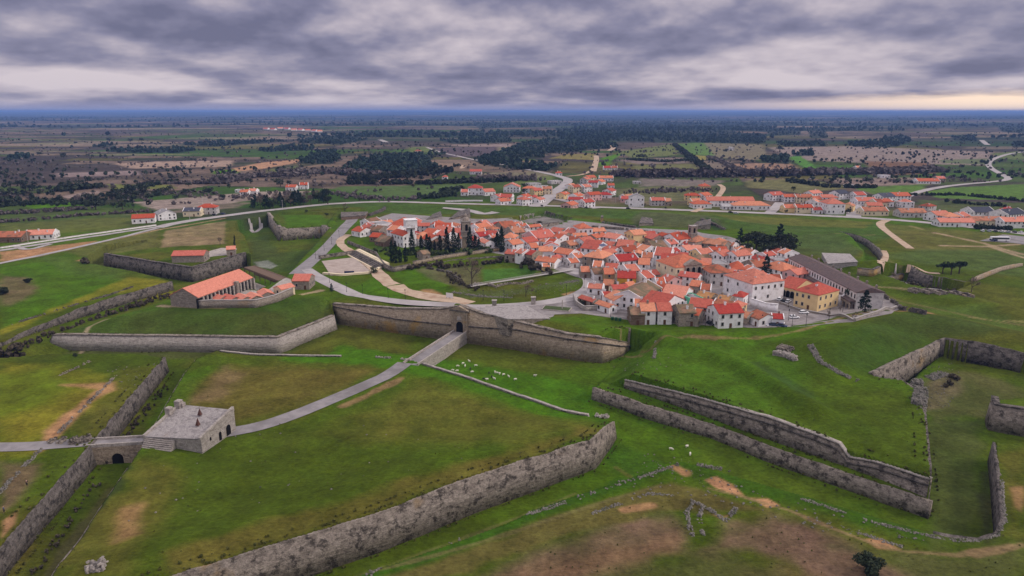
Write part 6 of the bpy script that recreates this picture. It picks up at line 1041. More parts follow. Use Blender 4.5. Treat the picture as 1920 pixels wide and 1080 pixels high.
def proto_tree(key, kind):
    rng = np.random.default_rng(abs(hash(key)) % 9999 if False else sum(map(ord, key)))
    tr = MB()
    if kind == 'cypress':   # unit height 1
        z = np.linspace(.06, .97, 14); w = .13 * np.sin(np.clip((z + .12) / 1.12, 0, 1) * math.pi) ** .8 * (1 - .25 * z) + .006; c = np.column_stack([rng.normal(0, .008, 14), rng.normal(0, .008, 14), z]); rad = np.column_stack([w, w, np.full(14, .07)])
        V, F = leafcloud(c, rad, 620, .022, rng, .6); m = 'cypress leaf'; tr.tube((0, 0, -.05), (0, 0, .5), .02, .01, 'bark')
    elif kind == 'conifer':
        c = []; r = []
        for i in range(26):
            z = .12 + .84 * i / 25; R_ = .34 * (1 - z) ** .7 + .03
            for a in rng.uniform(0, 6.28, 3): q = R_ * rng.uniform(.3, .85); c.append((q * math.cos(a), q * math.sin(a), z + rng.normal(0, .02))); r.append((.10 * (1.2 - z), .10 * (1.2 - z), .045))
        V, F = leafcloud(np.array(c), np.array(r), 900, .026, rng, .4); m = 'pine leaf'; tr.tube((0, 0, -.05), (0, 0, .9), .03, .006, 'bark')
    elif kind in ('oak', 'oakfar', 'bush', 'thick bush'):
        nb = 11; c = []; r = []
        for i in range(nb): a = rng.uniform(0, 6.28); q = rng.uniform(.08, .36); c.append((q * math.cos(a), q * math.sin(a), rng.uniform(.38, .74) if 'bush' not in kind else rng.uniform(.15, .65))); s = rng.uniform(.16, .27); r.append((s, s, s * .8))
        V, F = leafcloud(np.array(c), np.array(r), 950 if kind == 'oak' else 520 if kind == 'bush' else 2600 if kind == 'thick bush' else 170, .030 if kind == 'oak' else .035 if 'bush' in kind else .062, rng, .5); m = 'oak leaf' if kind != 'bush' else 'oak leaf'
        tr.tube((0, 0, -.06), (.02, 0, .4), .045, .03, 'bark')
        for a in rng.uniform(0, 6.28, 4): tr.tube((.02, 0, .36), (.28 * math.cos(a), .28 * math.sin(a), .62), .026, .008, 'bark')
    elif kind == 'stone pine':
        c = []; r = []
        for i in range(10): a = rng.uniform(0, 6.28); q = rng.uniform(.0, .42); c.append((q * math.cos(a), q * math.sin(a), rng.uniform(.62, .80))); r.append((.22, .22, .13))
        V, F = leafcloud(np.array(c), np.array(r), 700, .034, rng, .5); m = 'cypress leaf'; tr.tube((0, 0, -.05), (0, 0, .6), .05, .03, 'bark')
        for a in (0.3, 2.2, 4.4): tr.tube((0, 0, .42), (.3 * math.cos(a), .3 * math.sin(a), .66), .025, .01, 'bark')
    elif kind == 'bare':
        tips = []
        def br(p, d, L, r, dep):
            q = p + d * L; tr.tube(tuple(p), tuple(q), r, r * .62, 'bark', 5)
            if dep == 0: tips.append(q); return
            for _ in range(3): e = d + Vector(rng.normal(size=3)) * .55; e.z = abs(e.z) * .8 + .15; e.normalize(); br(q, e, L * rng.uniform(.6, .8), r * .6, dep - 1); tips.append(q + e * L * .5)
        br(Vector((0, 0, -.03)), Vector((0, 0, 1)), .3, .028, 4)
        c = np.array([tuple(t) for t in tips]); n = 900; k = rng.integers(0, len(c), n); p = c[k] + rng.normal(0, .035, (n, 3)); d = rng.normal(size=(n, 3)) + np.array([0, 0, .6]); d /= np.linalg.norm(d, axis=1)[:, None]; w = np.cross(d, rng.normal(size=(n, 3))); w /= np.linalg.norm(w, axis=1)[:, None]; L = .05 + .05 * rng.random(n)[:, None]
        V = np.stack([p - w * .0025, p + w * .0025, p + d * L + w * .0015, p + d * L - w * .0015], 1).reshape(-1, 3); F = np.arange(4 * n).reshape(-1, 4); m = 'twig'
    me = npmesh('crown', V, F, [m]); PRO[key] = (me, tr.mesh('trunk'))
for k_, v_ in (('cypress', 3), ('conifer', 3), ('oak', 4), ('oakfar', 5), ('bush', 3), ('thick bush', 1), ('stone pine', 2), ('bare', 3)):
    for i_ in range(v_): proto_tree(f'{k_}{i_}', k_)
TREES = 0
def tree(kind, px, py, hpx=None, label='', group=None, wide=1.0, hm=None, name=None, cat=None, pos=None):
    global TREES
    c = G(px, py) if pos is None else pos; dist = math.hypot(c[0], c[1]); s = hm or hpx * math.hypot(dist, CAM_H) / FPX * 1.06
    vs = [k for k in PRO if k.rstrip('0123456789') == kind]; cm, tm = PRO[vs[TREES % len(vs)]]; TREES += 1
    nm = name or {'oakfar': 'oak_tree', 'oak': 'oak_tree', 'bare': 'bare_tree', 'cypress': 'cypress_tree', 'conifer': 'conifer_tree', 'stone pine': 'pine_tree', 'bush': 'bush', 'thick bush': 'bush'}[kind]
    t = thing(nm, label, cat or ('bush' if 'bush' in kind else 'tree'), tuple(c), random.uniform(0, 6.28), group); t.scale = (s * wide, s * wide, s)
    obj('crown', cm, t); 
    if kind != 'bush' or hm is None: obj('trunk', tm, t)
    return t
CY = [(735, 492, 38), (742, 493, 38), (750, 492, 24), (761, 491, 27), (773, 477, 42), (790, 469, 26), (801, 470, 29), (806, 472, 27), (815, 472, 20), (825, 473, 30), (838, 476, 46), (851, 476, 46), (860, 476, 36), (881, 473, 44), (891, 473, 31), (898, 474, 26), (932, 467, 30), (940, 473, 45)]
NTH = 'first second third fourth fifth sixth seventh eighth ninth tenth eleventh twelfth thirteenth fourteenth fifteenth sixteenth seventeenth eighteenth'.split()
for i, (x, y, h) in enumerate(CY): tree('cypress', x, y, h, f'dark {"tall" if h > 35 else "short"} cypress by the churchyard, {NTH[i]} of the row from the left', 'cypresses of the churchyard', 1.15 if h > 32 else 1.5)
PK = [(1387, 458, 26, 'conifer'), (1402, 460, 22, 'oak'), (1418, 470, 34, 'oak'), (1432, 470, 32, 'oak'), (1446, 468, 28, 'oak'), (1461, 467, 40, 'conifer'), (1470, 470, 32, 'oak'), (1480, 476, 26, 'oak'), (1400, 477, 22, 'oak'), (1440, 480, 24, 'oak'), (1412, 487, 16, 'oak'), (1455, 478, 26, 'oak')]
for i, (x, y, h, k) in enumerate(PK): tree(k, x, y, h * 1.05, f'{"pointed" if k == "conifer" else "broad"} dark park tree behind the low white houses, {NTH[i]} in the grove from the left', 'dark grove behind the town', 1.25 if k == 'oak' else 1.0)
for x, y, h, k, lb, w in [(1436, 519, 37, 'conifer', 'dark pointed cedar in front of the low white house with chimney', 1.0), (1594, 571, 33, 'oak', 'dark full tree at the white wall end, beside the yellow building', .95), (1621, 585, 35, 'conifer', 'dark conifer below the end of the long barracks', 1.15), (622, 547, 15, 'conifer', 'small dark conical tree on the verge by the ring road', .9), (141, 669, 7, 'bush', 'little dark bush above the kerb of the left field', 1.4), (54, 530, 9, 'thick bush', 'round dark bush in the green field at left', 1.3), (5, 552, 13, 'thick bush', 'round dark bush on the brown field at the left edge', 1.3), (1626, 1074, 36, 'thick bush', 'round dark bush at the bottom of the picture on brown earth', 1.2),
        (440, 462, 12, 'cypress', 'thin cypress left of the little stone hut', 1.2), (413, 459, 14, 'bare', 'small bare tree in the dry field left of the museum', 1.0), (440, 452, 10, 'cypress', 'thin cypress behind the little stone hut', 1.2), (368, 484, 8, 'cypress', 'tiny cypress in front of the museum', 1.2), (885, 541, 62, 'bare', 'large bare brown tree rising from the sunken castle ruin', .85), (986, 556, 26, 'bare', 'bare brown shrub on the near rim of the castle ruin', 1.2), (1670, 505, 20, 'bare', 'bare brown shrub beside the footpath bend', 1.2), (1821, 548, 26, 'bare', 'bare grey bush against the pale bastion wall', .9), (1150, 540, 14, 'bush', 'dark garden bush behind the rust roofed shed', 1.2), (1095, 572, 12, 'bush', 'dark shrubs filling the corner yard garden', 1.8), (1115, 577, 10, 'bush', 'darker shrub at the right of the corner yard garden', 1.8), (646, 396, 16, 'bare', 'bare tree on the grass left of the school', 1.0), (700, 512, 14, 'bush', 'dark bush inside the churchyard wall', 1.4), (930, 460, 20, 'oak', 'dark olive tree between the two cypress pairs', 1.3), (912, 458, 20, 'bare', 'grey bare tree right of the church tower', 1.2), (1352, 530, 10, 'bush', 'dark creeper bush at the manor corner', 1.2), (1225, 442, 6, 'bush', 'bush in the courtyard by the yellow house', 1.5), (1012, 420, 8, 'bush', 'bush below the stone pit wall', 1.6), (680, 420, 14, 'bare', 'bare grey tree left of the first town roofs', 1.2), (612, 405, 7, 'bush', 'bush on the far grassy bastion rim', 1.2), (575, 398, 6, 'bush', 'bush between the far bastion and the road', 1.2)]:
    tree(k, x, y, h, lb, None, w)
for i, (x, y, h) in enumerate([(1767, 513, 18), (1783, 515, 20), (1798, 513, 21)]): tree('stone pine', x, y, h, f'round dark pine above the shaded ditch, {("leftmost", "middle", "rightmost")[i]} of the three', 'round pines on the right', 1.15)
for i, (x, y, h) in enumerate([(1252, 603, 12), (1262, 606, 16), (1281, 605, 10), (1292, 606, 10), (1309, 611, 16), (1350, 613, 16), (1552, 594, 13), (1575, 584, 10), (1598, 598, 11), (1605, 592, 8)]): tree('bare', x, y, h, f'small bare street tree along the square, {NTH[i]} from the left', 'bare street trees by the square', 1.1)
rt = random.Random(3)
k_ = 0
for x in np.linspace(474, 612, 30):
    y = np.interp(x, (474, 540, 612), (393, 390, 381)) - rt.uniform(0, 10); k = rt.choice(('conifer', 'conifer', 'oak', 'bare')); 
    tree(k, float(x), y, rt.uniform(12, 24), {'conifer': 'dark conifer in the belt of trees along the left road', 'oak': 'dark broad tree in the belt along the left road', 'bare': 'bare tree in the belt of trees along the left road'}[k], 'tree belt along the left road', 1.1)
tree('oak', 615, 383, 17, 'round dark tree at the right end of the roadside belt', None, 1.1)
OK = [(150, 352, 13), (165, 345, 14), (118, 352, 10), (48, 358, 12), (62, 358, 13), (92, 358, 8), (115, 356, 10), (40, 354, 14), (180, 393, 18), (195, 380, 9), (213, 389, 9), (230, 393, 15), (250, 389, 6), (187, 354, 10), (215, 366, 14), (300, 364, 11), (310, 361, 10), (320, 358, 10), (345, 366, 11), (392, 365, 15), (330, 375, 9), (417, 374, 10), (430, 354, 9), (255, 345, 8), (262, 352, 9), (238, 355, 9), (206, 372, 12), (222, 371, 13), (240, 368, 14), (256, 370, 13), (270, 366, 15), (228, 377, 11), (212, 376, 12), (28, 362, 9), (12, 368, 10), (130, 348, 9), (76, 355, 8), (280, 348, 8), (350, 362, 9), (362, 362, 8), (232, 345, 6), (300, 330, 6), (120, 297, 9), (75, 292, 7), (205, 266, 8), (245, 267, 7), (265, 266, 7), (427, 290, 6), (186, 340, 6), (100, 368, 7), (60, 385, 6), (1462, 284, 11), (1488, 358, 8), (1170, 322, 7), (1198, 297, 9), (1206, 297, 9), (985, 380, 9), (983, 363, 10), (1016, 388, 5), (1061, 391, 6), (1207, 388, 7), (1248, 392, 5), (1473, 400, 6), (1588, 401, 9), (1592, 398, 8), (983, 352, 9), (600, 350, 6), (680, 330, 7)]
for x, y, h in OK: tree('oakfar', x, y, h, 'dark round oak standing in the fields beyond the ramparts', 'oaks of the open fields', rt.uniform(1.0, 1.5))
n_ = 0
while n_ < 120:
    x, y = rt.uniform(-20, 1940), 236 + 150 * rt.random() ** 1.3
    if y > np.interp(x, (0, 300, 640, 1000, 1400, 1920), (392, 385, 368, 330, 340, 335)): continue
    p = P2(x, y); f = fbm(np.array([p[0] / 300]), np.array([p[1] / 300]), 3, 77)[0]
    if f < .47: continue
    n_ += 1; tree('oakfar', x, y, label='dark round oak standing in the fields beyond the ramparts', group='oaks of the open fields', wide=rt.uniform(1.0, 1.5), hm=rt.uniform(5, 9))
# woods, hedges and scrub nobody could count
def mass(name, pts, hts, mat, q, rng, flat=1.0):
    n = len(pts); z = H(pts[:, 0], pts[:, 1]); k = np.repeat(np.arange(n), q); h = hts[k]
    d = rng.normal(size=(n * q, 3)); d /= np.linalg.norm(d, axis=1)[:, None]; p = np.column_stack([pts[k], z[k] + h * .52]) + d * np.column_stack([h * .42 * flat, h * .42 * flat, h * .46]) * (.6 + .4 * rng.random(n * q))[:, None]
    nr = d + rng.normal(size=d.shape) * .4; nr /= np.linalg.norm(nr, axis=1)[:, None]; a = np.cross(nr, rng.normal(size=d.shape)); a /= np.linalg.norm(a, axis=1)[:, None]; b = np.cross(nr, a); s = (h * 1.05 / math.sqrt(q) * (.7 + .6 * rng.random(n * q)))[:, None]
    V = np.stack([p - a * s - b * s, p + a * s - b * s * .7, p + a * s * .8 + b * s, p - a * s + b * s * .8], 1).reshape(-1, 3)
    return obj(name, npmesh(name, V, np.arange(4 * n * q).reshape(-1, 4), [mat]), kind='stuff')
def fill_poly(px, dens, rng):
    lo = np.array(px).min(0); hi = np.array(px).max(0); n = int((hi - lo).prod() * dens); u = lo + rng.random((n, 2)) * (hi - lo); m = inpoly(u[:, 0], u[:, 1], np.array(px, float)); return u[m]
rw = np.random.default_rng(4)
wp = np.vstack([fill_poly(p, .08 if max(q[1] for q in p) > 300 else .11, rw) for p in WOODS]); wp = np.array([P2(*p) for p in wp]); mass('woods', wp, rw.uniform(4.5, 8.5, len(wp)), 'wood leaf', 14, rw)
def screen_random(n, y0, y1, test, rng):
    out = []
    while len(out) < n:
        x, y = rng.uniform(-60, 1980, 4000), y0 + (y1 - y0) * rng.random(4000); g = np.array([P2(a, b) for a, b in zip(x, y)]); m = test(g[:, 0], g[:, 1], x, y); out += list(g[m])
    return np.array(out[:n])
lim = lambda x: np.interp(x, (0, 300, 640, 1000, 1200, 1400, 1700, 1920), (392, 385, 372, 335, 335, 345, 345, 340))
fw_ = lambda a, b: fbm(a / 1400, b / 700, 4, 91)
tw = screen_random(3000, 217, 258, lambda a, b, x, y: fw_(a, b) > .50 - .12 * smooth((np.hypot(a, b) - 2500) / 4000) + .02, rw); mass('forest', tw, rw.uniform(7, 14, len(tw)), 'wood leaf', 9, rw)
tw = screen_random(2400, 238, 385, lambda a, b, x, y: (y < lim(x)) & (fbm(a / 60, b / 30, 4, 61) > .55), rw); mass('scrub', tw, rw.uniform(1.5, 4.0, len(tw)), 'grey scrub', 9, rw, 1.3)
tw = screen_random(1300, 240, 388, lambda a, b, x, y: (y < lim(x)) & (fbm(a / 220, b / 90, 4, 66) > .56), rw); mass('undergrowth', tw, rw.uniform(2.5, 5.5, len(tw)), 'oak leaf', 12, rw, 1.2)
def hedge(px, w, h, mat, dens=1.2, name='hedgerow'):
    ln = resample(np.array([P2(*p) for p in px]), 2.0); n = int(len(ln) * dens * 2); k = rw.integers(0, len(ln), n); p = ln[k] + rw.normal(0, w, (n, 2)); return mass(name, p, rw.uniform(h * .5, h * 1.2, n), mat, 12 if min(q[1] for q in px) < 480 else 40, rw)
for px, w, h, m in [(A((1265, 272), (1290, 292), (1310, 308), (1340, 330)), 3, 5, 'oak leaf'), (A((1330, 295), (1370, 312), (1400, 326)), 3, 4, 'grey scrub'), (A((1160, 330), (1240, 332), (1330, 330), (1420, 330), (1540, 328)), 8, 9, 'grey scrub'), (A((1540, 328), (1640, 325), (1760, 322)), 7, 8, 'grey scrub'), (A((1480, 340), (1560, 352), (1640, 352)), 3, 4, 'oak leaf'), (A((1700, 367), (1800, 366), (1925, 378)), 2, 3, 'oak leaf'), (A((1780, 380), (1880, 388)), 3, 3, 'oak leaf'), (A((0, 388), (80, 382), (180, 384)), 4, 4, 'oak leaf'), (A((0, 402), (120, 396), (170, 392)), 3, 3, 'grey scrub'), (A((0, 418), (150, 406), (280, 398)), 2, 2.5, 'grey scrub'), (A((200, 368), (300, 344), (340, 342)), 4, 4, 'oak leaf'), (A((260, 345), (420, 345), (470, 335)), 3, 4, 'grey scrub'), (A((790, 372), (840, 368), (855, 356)), 4, 5, 'oak leaf'), (A((620, 362), (700, 374), (780, 374)), 7, 3, 'grey scrub'), (A((650, 345), (800, 345), (960, 340)), 5, 5, 'oak leaf'), (A((890, 338), (1000, 338)), 6, 6, 'grey scrub'), (A((100, 360), (180, 352)), 5, 6, 'oak leaf'), (A((395, 340), (480, 332), (560, 330)), 6, 6, 'grey scrub'), (A((540, 325), (640, 326), (720, 332)), 8, 7, 'grey scrub'), (A((660, 340), (760, 330), (840, 322)), 8, 7, 'oak leaf'), (A((1180, 300), (1250, 304), (1300, 300)), 4, 4, 'oak leaf'), (A((1180, 362), (1260, 358), (1330, 356)), 8, 3, 'grey scrub'), (A((1900, 424), (1925, 428)), 2, 3, 'oak leaf'), (A((1830, 429), (1900, 432)), 2, 3, 'oak leaf'),
                    (A((770, 505), (830, 495), (900, 489), (960, 484), (985, 488), (1005, 505)), 1.6, 2.6, 'scrub leaf'), (A((985, 490), (1010, 505), (1030, 515)), 1.5, 2.5, 'scrub leaf'), (A((845, 515), (865, 535), (890, 545)), 1.6, 2, 'scrub leaf'), (A((0, 645), (40, 628), (150, 590), (325, 535)), 1.6, 2.2, 'scrub leaf'), (A((5, 650), (25, 642)), 2, 4, 'scrub leaf'), (A((155, 493), (200, 492)), 2, 3, 'scrub leaf'), (A((190, 815), (250, 745), (305, 682)), .8, 1.0, 'scrub leaf'), (A((10, 1058), (90, 960), (165, 855)), .7, 0.9, 'scrub leaf'), (A((1690, 512), (1750, 522), (1810, 534)), 1.5, 2.2, 'scrub leaf'), (A((755, 478), (840, 478), (930, 470)), 3, 3.0, 'bush leaf'), (A((715, 470), (740, 478)), 3, 2, 'bush leaf'), (A((1775, 688), (1800, 680)), 1.0, 1.5, 'scrub leaf')]: hedge(px, w, h, m)
# weeds on the near slopes
tw = []
for q, n in ((A((880, 1075), (1280, 880), (1500, 940), (1750, 1020), (1915, 1000), (1915, 1075)), 150), (A((60, 1070), (262, 845), (440, 680), (760, 690), (1100, 780), (1000, 840), (700, 950), (320, 1070)), 110), (A((1180, 720), (1500, 660), (1720, 760), (1735, 880), (1500, 800)), 90)):
    u = fill_poly(q, .01, rw); tw += [G(*p)[:2] for p in u[:n]]
tw = np.array(tw); mass('weeds', tw, rw.uniform(.12, .34, len(tw)) , 'weed leaf', 8, rw)

tw = []
for ln_, n in ((RV_FRONT, 420), (TERR_FRONT, 260), (RB_FRONT, 200), (DITCH[:4], 260), (LB_FRONT[2:], 120), (cl, 150), (RV2[:3], 90), (RB_RIGHT, 120)):
    l2 = resample(ln_, .5); k = rw.integers(0, len(l2), n); nn = normals(l2); o_ = np.where(rw.random(n) < .6, rw.uniform(-1.6, 1.2, n), rw.choice((-3.2, 3.2), n)); tw.append(l2[k] + nn[k] * o_[:, None])
tw = np.vstack(tw); mass('wall_weeds', tw, rw.uniform(.2, .7, len(tw)), 'weed leaf', 16, rw, 1.2)
# ---------------------------------------------------------------- vehicles
def car_parts(kind):
    b = MB(); L, Wd = (4.3, 1.75) if kind != 'van' else (5.0, 1.95); hl, hw = L / 2, Wd / 2
    def loft(secs, mat, mb):
        n = len(secs[0]); mb.quadmesh([p for s in secs for p in s], [(i * n + j, i * n + (j + 1) % n, (i + 1) * n + (j + 1) % n, (i + 1) * n + j) for i in range(len(secs) - 1) for j in range(n)] + [tuple(range(n))[::-1], tuple(range((len(secs) - 1) * n, len(secs) * n))], mat)
    def sec(x, w, z0, z1, r=.12): return [(x, -w + r, z0), (x, w - r, z0), (x, w, z0 + r), (x, w, z1 - r), (x, w - r, z1), (x, -w + r, z1), (x, -w, z1 - r), (x, -w, z0 + r)]
    hood = .82 if kind != 'van' else 1.0
    loft([sec(-hl, hw * .85, .35, hood * .95), sec(-hl + .25, hw, .25, hood + .08), sec(0, hw, .25, hood + .1), sec(hl - .9, hw, .25, hood), sec(hl - .1, hw * .9, .28, hood * .85), sec(hl, hw * .8, .35, hood * .7)], 'PAINT', b)
    c = MB(); top = 1.45 if kind != 'van' else 1.95; loft([sec(-hl + .12, hw * .82, hood + .02, hood + .1, .02), sec(-hl + .55, hw * .82, hood + .02, top - .06, .1), sec(.25, hw * .84, hood + .02, top - .02, .1), sec(1.1, hw * .8, hood + .02, hood + .1, .02)], 'dark glass', c)
    r = MB(); loft([sec(-hl + .5, hw * .78, top - .05, top + .02, .02), sec(-.2, hw * .8, top - .03, top + .05, .02), sec(.35, hw * .78, top - .04, top + .02, .02)], 'PAINT', r)
    w = MB(); w.tube((0, -.11, 0), (0, .11, 0), .32, .32, 'tyre', 12); w.tube((0, -.12, 0), (0, .12, 0), .17, .17, 'silver paint', 8); hd = MB(); hd.box(-.05, .05, -.16, .16, -.08, .08, 'white paint')
    return b, c, r, w, hd, hl, hw, hood
_car = {}
def car(px, py, paint, yaw, label, kind='car', group=None, pos=None, small=False):
    k = (paint, kind)
    if k not in _car:
        MATS['PAINT'] = MATS[paint]; b, c, r, w, hd, hl, hw, hood = car_parts(kind); _car[k] = (b.mesh('body'), c.mesh('window_band'), r.mesh('roof'), w.mesh('wheel'), hd.mesh('headlight'), hl, hw, hood)
    b, c, r, w, hd, hl, hw, hood = _car[k]; p = G(px, py) if pos is None else pos; t = thing('parked_car' if kind == 'car' else 'van', label, 'car' if kind == 'car' else 'van', (p[0], p[1], p[2] + .1), yaw, group)
    for nm, me in (('body', b), ('cabin_glass', c), ('roof', r)): obj(nm, me, t)
    for sx in (-.62, .62):
        for sy in (-1, 1): o = obj('wheel', w, t); o.location = (sx * hl, sy * (hw - .1), .32)
    for sy in (-1, 1): o = obj('headlight', hd, t); o.location = (hl - .06, sy * hw * .6, hood * .68)
    return t
for a in [(1333, 609, 'black paint', -.9, 'black car parked alone on the front road before the white house'), (1358, 610, 'silver paint', -.7, 'silver car parked by the bare tree before the white house'), (1432, 611, 'white paint', -.6, 'white car at the left end of the parked row'), (1441, 611, 'silver paint', -.6, 'grey blue car beside the white one in the parked row'), (1452, 612, 'blue paint', -.5, 'dark blue car in the middle of the parked row'), (1466, 613, 'blue paint', -.5, 'dark blue car at the right end of the parked row'), (1449, 606, 'white paint', -.5, 'white car behind the dark blue ones, left of two'), (1461, 607, 'white paint', -.5, 'white car behind the dark blue ones, right of two'), (1489, 597, 'white paint', .1, 'white car driving on the open square'), (1507, 588, 'white paint', .2, 'white car close to the yellow building front'), (1478, 567, 'white paint', .9, 'white car nose to the yellow arcade'), (1462, 563, 'white paint', .9, 'small white car at the manor yard corner'), (1470, 565, 'black paint', .9, 'black car between the two white ones by the arcade'), (968, 478, 'white paint', -.4, 'white car at the start of the lane by the castle ruin'), (974, 479, 'silver paint', -.4, 'silver car in the lane by the castle ruin'), (981, 484, 'white paint', -.4, 'white car lowest in the lane by the castle ruin'), (1511, 529, 'white paint', -1.2, 'white car in the yard before the long barracks'), (1314, 517, 'black paint', .8, 'black car in the shade beside the town hall'), (1100, 391, 'black paint', 0, 'dark car on the road below the roadside roofs'), (1178, 392, 'black paint', 0, 'dark car on the road left of the tall white house'), (1370, 399, 'black paint', 0, 'dark car on the road below the long white block'), (1605, 394, 'white paint', 1.6, 'white car in the short side street by the white cube'), (1760, 420, 'red paint', -.1, 'red car before the roadside house gardens'), (402, 404, 'black paint', .2, 'dark car beside the orange roofed left roadside house'), (418, 402, 'blue paint', .2, 'blue car right of the orange roofed left roadside house'), (1380, 401, 'silver paint', 0, 'silver car by the long white roadside block')]: car(*a)
for i, x in enumerate((1842, 1854, 1866, 1878, 1890, 1902, 1914)): car(x, 434 + i * .5, ('white paint', 'silver paint', 'black paint')[i % 3], 1.4, f'{("white", "silver", "black")[i % 3]} car in the far car park row, {NTH[i]} from the left', group='cars in the far car park')
def bus():
    p = G(1874, 453); t = thing('bus', 'long white and blue coach parked at the far right', 'bus', (p[0], p[1], p[2] + .2), -.12); b = MB(); b.box(-6, 6, -1.25, 1.25, .4, 3.2, 'white paint'); b.box(-5.8, 5.8, -1.1, 1.1, 3.2, 3.35, 'white paint'); b.build('body', t)
    w = MB(); w.box(-5.7, 5.5, -1.28, 1.28, 1.7, 2.7, 'dark glass'); w.build('window_band', t); w = MB(); w.box(5.98, 6.04, -1.1, 1.1, 1.2, 2.9, 'dark glass'); w.build('windscreen', t); q = MB(); q.box(-6.03, -2.0, -1.3, 1.3, .5, 1.6, 'panel blue'); q.build('blue_panel', t)
    for x in (-3.9, 3.7):
        for y in (-1.1, 1.1): m = MB(); m.tube((x, y - .15, .5), (x, y + .15, .5), .5, .5, 'tyre', 12); m.build('wheel', t)
bus()
# ---------------------------------------------------------------- lamps, poles, bins, boards
def lamp():
    t = thing('street_lamp', 'lamp', 'street lamp', (0, 0, 0)); m = MB(); m.tube((0, 0, 0), (0, 0, 4.4), .09, .06, 'black iron', 8); m.tube((0, 0, 0), (0, 0, .6), .16, .14, 'black iron', 8); m.build('post', t); m = MB(); m.tube((0, 0, 4.4), (0, 0, 5.0), .14, .26, 'black iron', 6); m.build('lantern', t); m = MB(); m.tube((0, 0, 5.0), (0, 0, 5.25), .3, .03, 'black iron', 6); m.build('cap', t); return t
LP = [(592, 485), (608, 470), (622, 458), (636, 445), (618, 530), (650, 548), (680, 552), (728, 560), (760, 562), (906, 563), (945, 564), (1005, 564), (1062, 553), (1095, 540), (1145, 594), (1199, 605), (1230, 606), (1322, 612), (1370, 612), (1428, 612), (1478, 601), (1478, 576), (1511, 611), (1554, 600), (1580, 585), (1485, 612)]
lp0 = lamp(); LAMPS = []
for i, p in enumerate(LP):
    o = lp0 if i == 0 else clone(lp0, (0, 0, 0)); o.location = G(*p); o['label'] = f'black street lamp by the town road, number {i + 1}'; o['group'] = 'black street lamps'
    LAMPS.append(o)
rows_ = sorted(((r, mi, o.name, o) for mi, (nm, q) in enumerate(MARKS[:12]) for r, o in enumerate(sorted(LAMPS, key=lambda o: math.hypot(o.location.x - q[0], o.location.y - q[1])))), key=lambda r: r[:3]); seen_ = set()
for r, mi, nm, o in rows_:
    if nm not in seen_: seen_.add(nm); o['label'] = f'slim black street lamp, {ORD[r]} lamp to {MARKS[mi][0]}'
for i, (x, y, h) in enumerate([(501, 373, 9), (53, 455, 9), (1154, 380, 10), (380, 385, 9), (356, 412, 8), (1853, 428, 9), (530, 391, 8)]):
    p = G(x, y); t = thing('utility_pole', f'tall pale utility pole beside the fields, {NTH[i]} listed by the road', 'utility pole', tuple(p), .3, 'utility poles by the road'); m = MB(); m.tube((0, 0, -.5), (0, 0, h), .16, .1, 'concrete', 8); m.build('post', t); m = MB(); m.box(-.9, .9, -.06, .06, h - .7, h - .5, 'concrete'); m.build('crossarm', t)
    t['label'] = ('pale pole behind the tree belt on the left', 'pale pole by the white barn at far left', 'pale pole behind the roadside roofs', 'pale pole behind the orange roofed left house', 'pale pole between the left roadside houses', 'pale pole at the far car park', 'pale pole below the roadside tree belt')[i]
for i, (x, y) in enumerate([(1148, 600), (1155, 601), (1162, 602)]):
    p = G(x, y); t = thing('waste_bin', f'green wheeled bin by the front road, {("left", "middle", "right")[i]} of three', 'bin', tuple(p), .1, 'green bins by the front road'); m = MB(); m.quadmesh([(-.5, -.4, .1), (.5, -.4, .1), (.5, .4, .1), (-.5, .4, .1), (-.65, -.5, 1.2), (.65, -.5, 1.2), (.65, .5, 1.2), (-.65, .5, 1.2)], [(0, 3, 2, 1), (4, 5, 6, 7), (0, 1, 5, 4), (1, 2, 6, 5), (2, 3, 7, 6), (3, 0, 4, 7)], 'bin green'); m.build('body', t); m = MB(); m.quadmesh([(-.68, -.52, 1.21), (.68, -.52, 1.21), (.68, .52, 1.21), (-.68, .52, 1.21), (-.6, -.3, 1.45), (.6, -.3, 1.45), (.6, .4, 1.45), (-.6, .4, 1.45)], [(0, 3, 2, 1), (4, 5, 6, 7), (0, 1, 5, 4), (1, 2, 6, 5), (2, 3, 7, 6), (3, 0, 4, 7)], 'bin green'); m.build('lid', t)
p = G(843, 560); t = thing('notice_board', 'white slatted board standing where the sandy track meets the ring road', 'board', tuple(p), -.5); m = MB(); m.box(-2, 2, -.06, .06, .5, 2.8, 'whitewash'); m.build('panel', t)
for s in (-1.9, 0, 1.9): m = MB(); m.box(s - .08, s + .08, .07, .2, -.3, 2.9, 'black iron'); m.build('post', t)
p = G(1044, 580); t = thing('planted_bed', 'kerbed green bed with a stone pillar on the forecourt', 'flower bed', tuple(p), -.3); m = MB(); m.box(-6.5, 6.5, -3.2, 3.2, -.3, .5, 'pale stone'); m.build('kerb', t); m = MB(); m.box(-6, 6, -2.7, 2.7, .5, .62, 'ground' if False else 'bush leaf'); m.build('planting', t); m = MB(); m.tube((2.5, 0, .6), (2.5, 0, 4.6), .25, .18, 'pale stone', 8); m.build('pillar', t)
p = P2(1130, 461, 9); t = thing('solar_panel', 'dark blue solar panel tilted on a red roof', 'solar panel', (*p, 9.3), .9); m = MB(); m.quadmesh([(-3, -1.2, -.4), (3, -1.2, -.4), (3, 1.2, .6), (-3, 1.2, .6), (-3, -1.2, -.3), (3, -1.2, -.3), (3, 1.2, .7), (-3, 1.2, .7)], [(0, 3, 2, 1), (4, 5, 6, 7), (0, 1, 5, 4), (1, 2, 6, 5), (2, 3, 7, 6), (3, 0, 4, 7)], 'panel blue'); m.build('panel', t); m = MB(); m.box(-3.05, 3.05, -1.3, -1.21, -.45, -.25, 'silver paint'); m.build('frame', t)
